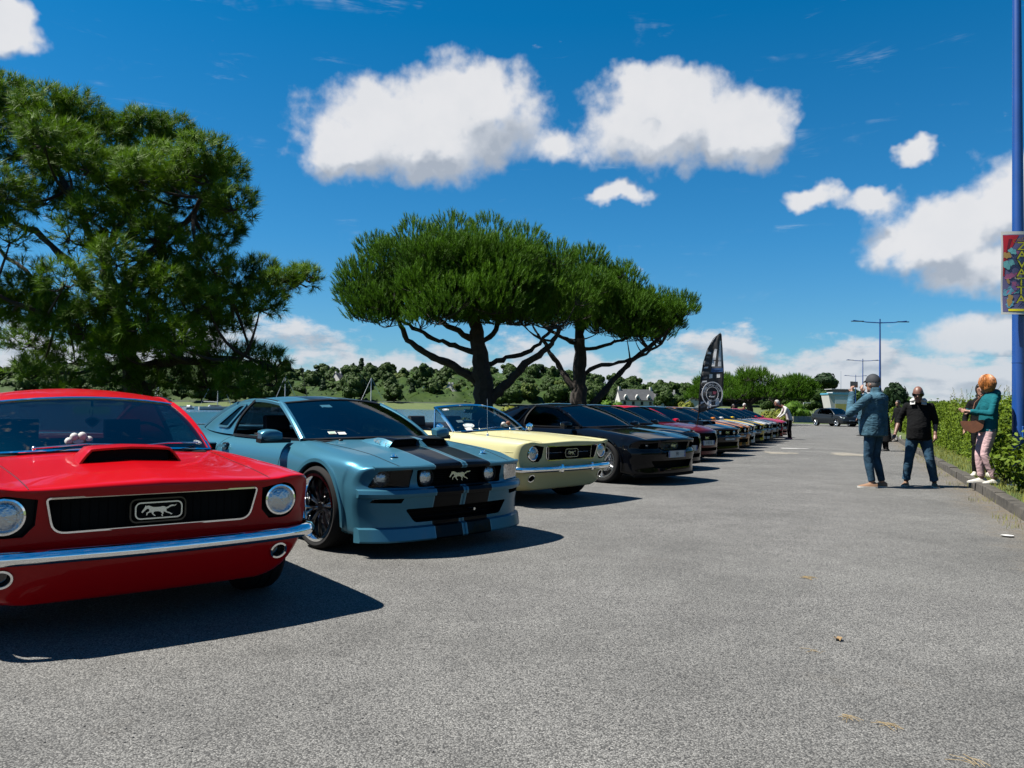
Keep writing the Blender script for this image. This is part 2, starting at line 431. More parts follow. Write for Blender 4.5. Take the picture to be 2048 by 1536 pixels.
class Body:
    def __init__(s, X, T, front, rear, seal=None):
        """X stations (rear to front), T rows of control values, front/rear: warp functions of (|y|, z)"""
        s.X = np.array(X); s.T = {k: np.array(v, float) for k, v in T.items()}; s.front = front; s.rear = rear
        s.x1 = X[-1]; s.x0 = X[0]
    def half(s, x, inset=0.0):
        g = lambda k: float(pchip(s.X, s.T[k], x)) if k in s.T else 0
        P = [(0, g('zb')), (g('y1') * .6, g('zb')), (g('y1'), g('zb')), (g('y2'), g('z2')), (g('y3'), g('z3')), (g('y3') * .5 + g('y4') * .5 + .006, g('z3') * .45 + g('z4') * .55), (g('y4'), g('z4')), (g('y5'), g('z5')), (g('y6'), g('z6')), (g('y7'), g('z7')), (0, g('z8'))]
        P = chaikin(P, 2)
        if inset:
            c = np.array([0, .5 * (P[0, 1] + P[-1, 1])]); d = P - c
            L = np.maximum(np.linalg.norm(d, axis=1, keepdims=True), 1e-6); P = c + d * np.maximum(1 - inset / np.maximum(L, .12), .2)
        return P
    def build(s, r=.03, ns=84):
        xs = list(np.linspace(s.x0, s.x1, ns)); rings = []
        k = [1, .72, .42, .18, .05]
        for q in k: rings.append((s.x0 + r * (1 - math.sqrt(max(0, 1 - q * q))) , r * q))
        rings = [(s.x0 + r * (1 - math.cos(a)) , r * (1 - math.sin(a))) for a in np.linspace(0.05, math.pi / 2, 5)]
        rings += [(x, 0) for x in xs[2:-2]]
        rings += [(s.x1 - r * (1 - math.cos(a)), r * (1 - math.sin(a))) for a in np.linspace(math.pi / 2, 0.05, 5)]
        loops = []
        for x, ins in rings:
            H = s.half(x, ins); full = np.concatenate([H, (H[1:-1] * [-1, 1])[::-1]])
            loops.append(np.column_stack([np.full(len(full), x), full]))
        n = len(loops[0]); V = []; F = []
        def capring(L, m=7):
            c = np.array([L[0, 0], 0, .5 * (L[:, 2].min() + L[:, 2].max())])
            return [c + (L - c) * (1 - i / m) for i in range(1, m)], c
        a, ca = capring(loops[0]); b, cb = capring(loops[-1])
        seq = a[::-1] + loops + b
        for L in seq: V += [tuple(p) for p in L]
        for i in range(len(seq) - 1):
            for j in range(n): F.append((i * n + j, i * n + (j + 1) % n, (i + 1) * n + (j + 1) % n, (i + 1) * n + j))
        V += [tuple(ca), tuple(cb)]; A, Bc = len(V) - 2, len(V) - 1; k0 = (len(seq) - 1) * n
        F += [(A, (j + 1) % n, j) for j in range(n)] + [(Bc, k0 + j, k0 + (j + 1) % n) for j in range(n)]
        V = np.array(V); ay = np.abs(V[:, 1]); z = V[:, 2]
        wf = smoothstep(s.x1 - .50, s.x1, V[:, 0]); wr = smoothstep(s.x0 + .5, s.x0, V[:, 0])
        V[:, 0] += wf * s.front(ay, z) - wr * s.rear(ay, z)
        return V, F
    def top(s, x, y):
        H = s.half(x); H = H[len(H) // 2:]; o = np.argsort(H[:, 0]); return float(np.interp(abs(y), H[o, 0], H[o, 1]))

def sym(f, *a):
    for s in (1, -1): f(s, *a)

# --- wheels ------------------------------------------------------------------
def wheel_parts(style, r=.335, w=.225, rimr=None):
    rr = rimr or r * {'deep': .80, 'five': .76}.get(style, .64)
    tyre = G().lathe([(rr - .004, -w * .40), (rr + .012, -w * .49), (rr + (r - rr) * .5, -w * .53), (r - .018, -w * .49), (r - .004, -w * .40), (r, -w * .36), (r, -w * .16), (r - .007, -w * .15), (r - .007, -w * .12), (r, -w * .11), (r, w * .11), (r - .007, w * .12), (r - .007, w * .15), (r, w * .16), (r, w * .36), (r - .004, w * .40), (r - .018, w * .49), (rr + (r - rr) * .5, w * .53), (rr + .012, w * .49), (rr - .004, w * .40)], 40, 'y')
    # tread blocks: shallow cross grooves
    tm = tyre.mesh('tyre', RUBBER, ang=50)
    sp = G()
    if style == 'deep':          # black spokes, wide polished lip
        sp.lathe([(rr - .004, w * .47), (rr + .006, w * .5), (rr - .016, w * .50), (rr - .03, w * .40), (rr - .045, w * .10), (rr - .045, -w * .42)], 40, 'y')
        rim = sp.mesh('rim', CHROME, ang=40)
        sk = G()
        for i in range(10):
            a = 2 * math.pi * i / 10
            for da in (-.09, .09):
                c0 = Vector((math.cos(a) * .05, w * .18, math.sin(a) * .05)); c1 = Vector((math.cos(a + da) * (rr - .04), w * .12, math.sin(a + da) * (rr - .04)))
                sk.tube([c0, (c0 + c1) / 2 + Vector((0, .012, 0)), c1], .011, 6)
        sk.lathe([(0, w * .24), (.035, w * .23), (.045, w * .16), (.07, w * .14), (.075, w * .02)], 20, 'y')
        for i in range(20):
            a = 2 * math.pi * i / 20; sk.ball((math.cos(a) * (rr - .036), w * .15, math.sin(a) * (rr - .036)), .006, 6, 4)
        for i in range(5):
            a = 2 * math.pi * i / 5; sk.ball((math.cos(a) * .057, w * .17, math.sin(a) * .057), .010, 6, 4)
        spm = BLACKG
    elif style == 'five':
        sp.lathe([(rr - .004, w * .46), (rr + .004, w * .49), (rr - .02, w * .48), (rr - .03, w * .36), (rr - .035, -w * .42)], 40, 'y')
        rim = sp.mesh('rim', STEEL, ang=40); sk = G()
        for i in range(5):
            a = 2 * math.pi * i / 5; ca, sa = math.cos(a), math.sin(a)
            for (r0, h0, r1, h1) in ((.03, .03, rr - .02, .034),):
                P = []
                for rad, hw, yy in ((.03, .030, w * .34), (rr * .5, .026, w * .36), (rr - .02, .036, w * .40)):
                    P.append([(ca * rad - sa * hw, yy, sa * rad + ca * hw), (ca * rad - sa * hw * .6, yy + .014, sa * rad + ca * hw * .6), (ca * rad + sa * hw * .6, yy + .014, sa * rad - ca * hw * .6), (ca * rad + sa * hw, yy, sa * rad - ca * hw), (ca * rad, yy - .03, sa * rad)])
                V = [p for q in P for p in q]; n = 5
                F = [(i2 * n + k, i2 * n + (k + 1) % n, (i2 + 1) * n + (k + 1) % n, (i2 + 1) * n + k) for i2 in range(2) for k in range(n)]
                sk.add(V, F)
        sk.lathe([(0, w * .42), (.03, w * .41), (.05, w * .34), (.06, w * .2)], 20, 'y'); spm = STEEL
    else:                        # steel wheel, slotted
        sp.lathe([(rr - .004, w * .46), (rr + .004, w * .49), (rr - .02, w * .46), (rr - .03, w * .30), (rr - .035, -w * .42)], 40, 'y')
        rim = sp.mesh('rim', CHROME, ang=40); sk = G()
        sk.lathe([(0, w * .40), (.05, w * .39), (.07, w * .30), (rr * .6, w * .18), (rr * .8, w * .26), (rr - .028, w * .28)], 30, 'y'); spm = STEEL
    spk = sk.mesh('spokes', spm, ang=45)
    disc = G().lathe([(.04, .0), (.155, .0), (.155, .022), (.04, .022)], 24, 'y').mesh('brake_disc', STEEL)
    well = G().lathe([(0, -w * .2), (rr - .03, -w * .2)], 24, 'y').mesh('wheel_back', BLACKP)
    return tm, rim, spk, disc, well
WHEELS = {}
def add_wheel(root, style, x, side, ytrack, r=.335, steer=0.0):
    key = (style, r)
    if key not in WHEELS: WHEELS[key] = wheel_parts(style, r)
    tm, rim, spk, disc, well = WHEELS[key]
    o = link('wheel', tm, root, (x, side * ytrack, r)); o.rotation_euler = (0, 0.3 * x + .2, (0 if side > 0 else math.pi) + steer)
    link('rim', rim, o); link('spokes', spk, o); link('brake_disc', disc, o, (0, -.02, 0)); link('wheel_back', well, o)
    return o

# --- small shared pieces -----------------------------------------------------
def horse(parent, x, y, z, w, lean=0.0, mat=None, th=.012, name='pony_emblem'):
    g = G(); n = len(HORSE)
    P = [(a * w, b * w) for a, b in HORSE]
    V = [(th, u, v) for u, v in P] + [(0, u, v) for u, v in P]
    tri = tess([(u, v) for u, v in P])
    F = [t for t in tri] + [(i, n + i, n + (i + 1) % n, (i + 1) % n) for i in range(n)]
    g.add(V, F); o = g.obj(name, mat or STEEL, parent, smooth=False, loc=(x, y, z)); o.rotation_euler = (0, lean, 0); return o
def tess(poly):
    from mathutils.geometry import tessellate_polygon
    T = tessellate_polygon([[Vector((u, v, 0)) for u, v in poly]])
    out = []
    for a, b, c in T:
        (x0, y0), (x1, y1), (x2, y2) = poly[a], poly[b], poly[c]
        out.append((a, b, c) if (x1 - x0) * (y2 - y0) - (x2 - x0) * (y1 - y0) > 0 else (a, c, b))
    return out
def round_lamp(root, x, y, z, r, yaw=0.0, bezel=CHROME, name='headlight'):
    ring = G().lathe([(r + .004, -.02), (r + .014, .004), (r + .010, .016), (r + .001, .018), (r - .003, .006)], 28, 'x')
    o = ring.obj(name, bezel, root, loc=(x, y, z)); o.rotation_euler = (0, 0, yaw)
    G().lathe([(0, -.055), (r * .45, -.045), (r * .8, -.02), (r, .0)], 24, 'x').obj('reflector', REFLECT, o)
    g = G(); g.lathe([(0, .024), (r * .4, .022), (r * .75, .014), (r, .004)], 24, 'x'); g.obj('lens', FLUTED, o)
    return o
def number_plate(root, x, y, z, w, h, yaw, txt, lean=0.0, blue=True):
    o = G().prism(rrect(w / 2, h / 2, .012), 'x', -.006, 0).obj('number_plate', PLATEW, root, loc=(x, y, z)); o.rotation_euler = (0, lean, yaw)
    if blue:
        for s in (1, -1): G().prism(rrect(.015, h / 2 - .004, .006, (s * (w / 2 - .020), 0)), 'x', .0005, .0015).obj('plate_band', PLATEB, o)
    me = text_mesh(txt, h * .86, INK); t = link('plate_lettering', me, o, (.003, 0, 0)); t.rotation_euler = (R(90), 0, R(90)); t.scale = (.82, 1, 1)
    return o
def seat(root, x, y, mat=LEATH, top=.98):
    g = G()
    for (x0, x1, z0, z1, hw, rr) in ((x - .05, x + .42, .36, .48, .25, .05),):
        g.prism(rrect((x1 - x0) / 2, (z1 - z0) / 2, rr, ((x0 + x1) / 2, (z0 + z1) / 2)), 'y', y - hw, y + hw)
    o = g.obj('seat', mat, root, ang=50)
    b = G(); b.prism(rpoly([(x - .02, .44), (x - .20, top - .12), (x - .29, top - .13), (x - .14, .42)], .04), 'y', y - .24, y + .24); b.obj('backrest', mat, o, ang=50)
    h = G(); h.prism(rpoly([(x - .185, top - .10), (x - .21, top + .06), (x - .285, top + .05), (x - .27, top - .10)], .03), 'y', y - .13, y + .13); h.obj('headrest', mat, o, ang=50)
    return o
def steering(root, x, y, z, r=.18):
    g = G(); P = [(x - math.sin(.45) * r * math.sin(a), y + r * math.cos(a), z + math.cos(.45) * r * math.sin(a)) for a in np.linspace(0, 2 * math.pi, 25)]
    g.tube(P, .012, 6, False); g.tube([(x, y - r, z), (x, y + r, z)], .014, 6); g.tube([(x, y, z), (x + .2, y, z - .1)], .03, 8); g.ball((x, y, z), (.03, .05, .05), 8, 6)
    return g.obj('steering_wheel', BLACKP, root)
def on_surface(bvh, pts, d, off=.0):
    """project points on the body along direction d"""
    out = []; d = Vector(d).normalized()
    for p in pts:
        h = bvh.ray_cast(Vector(p) - d * 3, d)
        if h[0] is not None: out.append(h[0] + h[1] * off)
    return out
def seam(root, bvh, pts, d, name='panel_gap', r=.0035, mat=None):
    P = on_surface(bvh, curve3(pts, 40), d, -.0008)
    if len(P) > 3: return G().tube(P, r, 5).obj(name, mat or BLACKP, root)
def patch_on(root, bvh, u, v, org, eu, ev, d, mat, name, off=.003):
    """a sheet lying on the body: grid org+u*eu+v*ev thrown along d"""
    rows = []
    for b in v:
        row = on_surface(bvh, [Vector(org) + Vector(eu) * a + Vector(ev) * b for a in u], d, off)
        if len(row) != len(u): return None
        rows.append(row)
    return G().grid(rows).obj(name, mat, root)

# --- the greenhouse ----------------------------------------------------------
def greenhouse(root, S, pm, glass, soft=False, trim=None):
    """S: dict of feature points for the left side (+y); mirrored"""
    m = lambda p: (p[0], -p[1], p[2]); N = 13
    A0, A1, H = S['A0'], S['A1'], S['H']; W0 = S['W0']
    cowl = curve3([m(A0), W0, A0], N); head = curve3([m(A1), H, A1], N)
    Am = tuple((np.array(A0) + np.array(A1)) / 2 + np.array((0.02, .012, .02)))
    aL = curve3([A0, Am, A1], 9); aR = curve3([m(A0), m(Am), m(A1)], 9)
    ws = slab(coons(cowl, head, aR, aL), -.005).obj('windscreen', glass, root, ang=60)
    sealp = list(cowl) + list(aL[1:]) + list(head[::-1][1:]) + list(aR[::-1][1:-1])
    sweep(sealp, [(-.010, -.004), (.010, -.004), (.012, .008), (-.008, .008)], (.6, 0, 1), True).obj('screen_seal', trim or BLACKP, ws)
    def pil(path, w=.026, h=.020, nm='pillar', mat=None, up=(0, 0, 1)):
        w *= S.get('pw', 1.0); h *= S.get('pw', 1.0)
        return sweep(path, [(-w, -h), (w, -h), (w * 1.05, h * .3), (w * .55, h), (-w * .55, h), (-w * 1.05, h * .3)], up).obj(nm, mat or pm, root, ang=40)
    for a in (aL, aR): pil(a + np.array((-.02, 0, 0)), nm='windscreen_pillar', mat=S.get('pillar_mat'), up=(1, 0, .6))
    if soft:
        pil(head, .03, .022, 'windscreen_header', mat=S.get('pillar_mat'), up=(.5, 0, 1)); return ws
    Rm, C1, RH = S['Rm'], S['C1'], S['RH']
    rail = curve3([A1, Rm, C1], 17); railR = rail * [1, -1, 1]
    rh = curve3([m(C1), RH, C1], N)
    roof = coons(head, rh, railR, rail)
    slab(roof, -.02).obj('roof', S.get('roof_mat') or pm, root, ang=40)
    D0, DW = S['D0'], S['DW']                       # rear glass base corner / centre
    base = curve3([m(D0), DW, D0], N); Dm = S['Dm']
    cL = curve3([C1, Dm, D0], 9); cR = cL * [1, -1, 1]
    slab(coons(rh, base, cR, cL), -.005).obj('rear_window', glass, root, ang=60)
    for a in (cL, cR): pil(a, .03, .02, 'rear_pillar')
    B0, B1 = S['B0'], S['B1']                       # rear edge of the door window: base, top
    k = int(round(S['kB'] * 16)); 
    for sd in (1, -1):
        f = np.array([1, sd, 1]); rl = rail * f
        a = (aL if sd > 0 else aR) + np.array((-.03, 0, 0))
        topc = curve3([a[-1]] + [tuple(q) for q in rl[1:k + 1]], 11); bot = curve3([a[0], tuple(np.array(S['bm']) * f), tuple(np.array(B0) * f)], 11)
        be = curve3([tuple(np.array(B0) * f), tuple((np.array(B0) * .5 + np.array(B1) * .5 + np.array((-.02, .012, 0))) * f), tuple(rl[k])], 9)
        ins = np.array((0, -.012 * sd, 0))
        P = coons(bot + ins, topc + ins, a + ins, be + ins)
        if not (S.get('open_side') == sd):
            slab(P, -.004 * sd).obj('side_window', glass, root, ang=60)
        fr = list(bot) + list(be[1:]) + list(topc[::-1][1:-1])
        sweep(fr, [(-.011, -.011), (.011, -.011), (.011, .011), (-.011, .011)], (0, 1, 0)).obj('window_frame', S.get('frame_mat') or BLACKP, root)
        pil(rl + np.array((0, -.006 * sd, -.010)), .024, .018, 'roof_rail')
        # sail panel between door window and rear glass
        c = cL if sd > 0 else cR
        tops = curve3([tuple(q) for q in rl[k:]], 9); bots = curve3([tuple(np.array(B0) * f), tuple(np.array(S['sm']) * f), tuple(c[-1])], 9)
        Q = coons(bots, tops, be, c[::-1])
        sl = slab(Q, -.018 * sd).obj('sail_panel', pm, root, ang=40)
        if S.get('quarter') is not None:
            u0, u1, v0, v1 = S['quarter']; Z = []
            nj, ni = Q.shape[:2]
            def q_at(u, v):
                x = u * (ni - 1); y = v * (nj - 1); i = min(int(x), ni - 2); j = min(int(y), nj - 2); x -= i; y -= j
                return Q[j, i] * (1 - x) * (1 - y) + Q[j, i + 1] * x * (1 - y) + Q[j + 1, i] * (1 - x) * y + Q[j + 1, i + 1] * x * y
            out = [(u0 + .03, v0), (u1 + .05, v0), (u1 - .02, v1), (u0, v1)]
            loop = [q_at(*p) + np.array((0, .012 * sd, 0)) for p in rpoly(out, .06, 5)]
            L = len(loop); g = G().add(loop, [tuple(range(L)) if sd > 0 else tuple(range(L - 1, -1, -1))]); w = g.obj('quarter_window', S.get('quarter_mat') or GLASSD, sl, smooth=False)
            sweep(loop, [(-.010, -.012), (.010, -.012), (.010, .010), (-.010, .010)], (0, 1, 0), True).obj('quarter_surround', S.get('quarter_trim') or pm, sl)
    return ws

def interior(root, S, wheel_side=1, seats=True):
    x0 = S['A0'][0]; z = S['W0'][2]
    g = G(); g.prism(rpoly([(S['W0'][0] - .12, z - .16), (S['W0'][0] - .10, z - .03), (x0 - .12, z - .015), (x0 - .30, z - .06), (x0 - .28, z - .22)], .03), 'y', -S['A0'][1] + .06, S['A0'][1] - .06); g.obj('dashboard', INTER, root, ang=50)
    if seats:
        for s in (1, -1): seat(root, x0 - .95, s * .36, top=S['H'][2] - .22)
    steering(root, x0 - .42, .36 * wheel_side, z - .01)
    mr = G().prism(rrect(.12, .027, .02), 'x', -.012, .012).obj('interior_mirror', S.get('mirror_mat') or BLACKP, root, loc=(S['H'][0] - .02, 0, S['H'][2] - .085))
    G().tube([(0, 0, .02), (.02, 0, .07)], .008, 6).obj('mirror_stalk', BLACKP, mr)

def wiper(root, bvh_pts, name='wiper', mat=None):
    g = G().tube(bvh_pts, .006, 6); g.ball(bvh_pts[0], .014, 8, 6); return g.obj(name, mat or BLACKP, root)

def door_mirror(root, x, y, z, side, pm, round_chrome=False):
    if round_chrome:
        o = G().lathe([(0, .035), (.045, .025), (.058, -.01), (.05, -.03), (0, -.03)], 18, 'x', (x, y + side * .10, z + .04)).obj('door_mirror', CHROME, root)
        G().tube([(x, y, z), (x, y + side * .06, z + .01), (x, y + side * .10, z + .02)], .012, 8).obj('mirror_arm', CHROME, o); return o
    pts = [(-.05, -.02), (.03, -.035), (.075, 0), (.06, .075), (-.045, .085)]
    V = []; secs = []
    for t, sc in ((0, .70), (.25, .95), (.6, 1.0), (.85, .92), (1, .62)):
        secs.append([(x + px * sc + .015 * (1 - t), y + side * (.05 + .19 * t), z + .03 + pz * sc) for px, pz in rpoly(pts, .025, 3)])
    n = len(secs[0]); g = G(); V = [p for s in secs for p in s]
    F = [(i * n + k, i * n + (k + 1) % n, (i + 1) * n + (k + 1) % n, (i + 1) * n + k) for i in range(len(secs) - 1) for k in range(n)]
    F += [tuple(range(n)), tuple((len(secs) - 1) * n + k for k in range(n - 1, -1, -1))]
    g.add(V, F); o = g.obj('door_mirror', pm, root, ang=50)
    G().prism(rpoly([(x - .04, z - .005), (x + .055, z - .012), (x + .05, z + .03), (x - .04, z + .03)], .01), 'y', y - side * .04, y + side * .25).obj('mirror_foot', BLACKP, o)
    G().prism(rrect(.08, .035, .02, (y + side * .15, z + .065)), 'x', x - .052, x - .047).obj('mirror_glass', CHROME, o)
    return o

# --- body types --------------------------------------------------------------
def front_classic(ay, z):
    plan = -.065 * (ay / .85) ** 2 - .10 * np.clip((ay - .76) / .12, 0, 1.4) ** 2
    prof = np.interp(z, [.18, .30, .42, .50, .62, .75, .80], [-.15, -.10, -.055, -.05, -.035, -.008, 0])
    return plan + prof
def rear_generic(ay, z):
    return -.05 * (ay / .85) ** 2 - .10 * np.clip((ay - .74) / .14, 0, 1.4) ** 2
CLASSIC = Body([-3.86, -3.3, -2.74, -2.0, -1.2, -.6, 0, .4, .66, .75], dict(
    zb=[.32, .24, .19, .17, .17, .17, .17, .175, .185, .195], y1=[.70, .78, .80, .80, .80, .80, .80, .76, .70, .66],
    y2=[.80, .84, .86, .86, .86, .86, .86, .85, .83, .81], z2=[.40, .34, .28, .26, .26, .26, .27, .30, .34, .37],
    y3=[.84, .89, .905, .90, .90, .90, .905, .90, .885, .88], z3=[.60, .58, .56, .55, .55, .55, .55, .55, .55, .55],
    y4=[.80, .85, .875, .865, .865, .865, .87, .87, .865, .86], z4=[.82, .845, .84, .825, .82, .815, .80, .785, .775, .77],
    y5=[.70, .75, .77, .76, .75, .75, .765, .77, .765, .76], z5=[.87, .89, .885, .868, .862, .858, .835, .818, .802, .797],
    y6=[.60] * 10, z6=[.868, .882, .878, .865, .858, .850, .820, .798, .780, .772],
    y7=[.30] * 10, z7=[.875, .89, .885, .87, .868, .878, .850, .825, .797, .787],
    z8=[.875, .89, .888, .872, .870, .886, .862, .838, .805, .793]), front_classic, rear_generic)
def front_gen5(ay, z):
    plan = -.09 * (ay / .88) ** 2 - .15 * np.clip(ay / .88, 0, 1.1) ** 6
    prof = np.interp(z, [.10, .16, .22, .27, .36, .47, .52, .545, .60, .69, .74], [-.03, -.03, -.03, -.035, -.03, .0, .0, -.022, -.028, -.008, .0])
    return plan + prof
GEN5 = Body([-3.80, -3.2, -2.72, -2.0, -1.2, -.55, 0, .35, .62, .82], dict(
    zb=[.30, .20, .16, .15, .15, .15, .15, .15, .145, .145], y1=[.74, .84, .86, .85, .85, .85, .86, .86, .86, .86],
    y2=[.84, .905, .92, .895, .885, .895, .92, .915, .90, .89], z2=[.38, .31, .28, .23, .23, .23, .26, .25, .24, .24],
    y3=[.88, .935, .945, .92, .905, .915, .945, .94, .925, .915], z3=[.60, .58, .56, .52, .52, .52, .54, .53, .52, .51],
    y4=[.83, .90, .915, .88, .868, .875, .91, .90, .885, .875], z4=[.85, .855, .83, .79, .775, .775, .765, .745, .72, .695],
    y5=[.72, .78, .79, .775, .765, .76, .79, .795, .79, .785], z5=[.915, .915, .895, .872, .865, .866, .828, .790, .748, .716],
    y6=[.60] * 10, z6=[.935, .93, .912, .888, .878, .880, .840, .797, .747, .708],
    y7=[.30] * 10, z7=[.94, .935, .918, .895, .886, .902, .862, .818, .766, .724],
    z8=[.94, .935, .92, .897, .888, .908, .870, .826, .773, .730]), front_gen5, rear_generic)
def front_gen6(ay, z):
    plan = -.30 * np.clip(ay / .90, 0, 1.1) ** 2.3
    prof = np.interp(z, [.12, .18, .25, .40, .52, .66, .74], [-.03, -.02, -.01, .0, .0, -.02, -.06])
    return plan + prof
_t6 = {k: v.copy() for k, v in GEN5.T.items()}
_t6['z5'] = np.array([.92, .92, .90, .875, .868, .87, .84, .80, .755, .705]); _t6['z6'] = np.array([.94, .935, .915, .89, .88, .885, .845, .805, .765, .72])
_t6['z7'] = np.array([.94, .935, .918, .895, .886, .905, .868, .83, .785, .735]); _t6['z8'] = np.array([.94, .935, .918, .895, .886, .905, .868, .83, .787, .738])
GEN6 = Body(list(GEN5.X), _t6, front_gen6, rear_generic)

def body_mesh(kind, B, paintm, cuts, wells=(.36, .335), axle=-2.72, cabin=None, trunk=True, r=.03):
    V, F = B.build(r)
    o = mk('body', V, F, paintm, None, True, 40)
    g = G()
    wr, wz = wells
    for x in (0, axle):
        for s in (1, -1):
            g.prism(ellipse(x, wz, wr, wr, 36), 'y', s * .56, s * 1.1)
    for poly, a, b in cuts: g.prism(poly, 'x', a, b)
    if cabin: g.prism(rpoly(cabin[0], .06), 'z', cabin[1], 1.2)
    bm = bmesh.new(); c = g.obj('cut', BLACKP, None, False); bm.from_mesh(c.data); bmesh.ops.recalc_face_normals(bm, faces=bm.faces); bm.to_mesh(c.data); bm.free()
    bm = bmesh.new(); bm.from_mesh(o.data); bmesh.ops.recalc_face_normals(bm, faces=bm.faces); bm.to_mesh(o.data); bm.free()
    bvh = BVHTree.FromPolygons([Vector(v) for v in V], F)
    boolean(o, c, 38)
    me = o.data; bpy.data.objects.remove(o)
    return me, bvh
def with_paint(me, pm):
    """the same mesh under another paint (slot 0 is the paint)"""
    m2 = me.copy(); m2.materials[0] = pm; return m2
# --- classic coupe / convertible --------------------------------------------
def grille_poly(): return rpoly([(-.512, .728), (-.478, .556), (.478, .556), (.512, .728)], [.02, .055, .055, .02], 5)
def pocket(s):
    c = ellipse(s * .675, .645, .099, .102, 28)
    P = [p for p in c if (p[0] - s * .675) * s > -.02] 
    P = sorted(P, key=lambda p: math.atan2(p[1] - .645, (p[0] - s * .675) * s))
    return P + [(s * .545, .725), (s * .552, .60), (s * .60, .545)]
S_CL = dict(A0=(-.72, .69, .862), W0=(-.47, 0, .892), A1=(-1.25, .57, 1.18), H=(-1.13, 0, 1.22), Rm=(-1.75, .585, 1.235), C1=(-2.25, .53, 1.185), RH=(-2.32, 0, 1.262),
            D0=(-3.25, .52, .895), DW=(-3.42, 0, .91), Dm=(-2.75, .54, 1.065), B0=(-1.85, .735, .868), B1=(-1.85, .58, 1.22), kB=.60, bm=(-1.25, .735, .865), sm=(-2.6, .70, .882), mirror_mat=CHROME)
CL_CACHE = {}
def classic_body(conv):
    if conv not in CL_CACHE:
        cab = [(-.62, -.60), (-.62, .60), (-2.35 if conv else -2.5, .60), (-2.35 if conv else -2.5, -.60)]
        CL_CACHE[conv] = body_mesh('classic', CLASSIC, WHITE, [(grille_poly(), .62, 1.1), (pocket(1), .60, 1.1), (pocket(-1), .60, 1.1),
            (ellipse(.68, .345, .046, .042), .52, 1.0), (ellipse(-.68, .345, .046, .042), .52, 1.0)], (.355, .325), -2.743, (cab, .36))
    return CL_CACHE[conv]
def front_x(B, ay, z): return B.x1 + float(B.front(np.array(ay), np.array(z)))
def blade(path, h=.05, t=.03):
    prof = [(-t * .3, -h), (t * .5, -h * .9), (t, -h * .35), (t * 1.05, h * .2), (t * .6, h * .85), (-t * .3, h)]
    return sweep(path, prof)
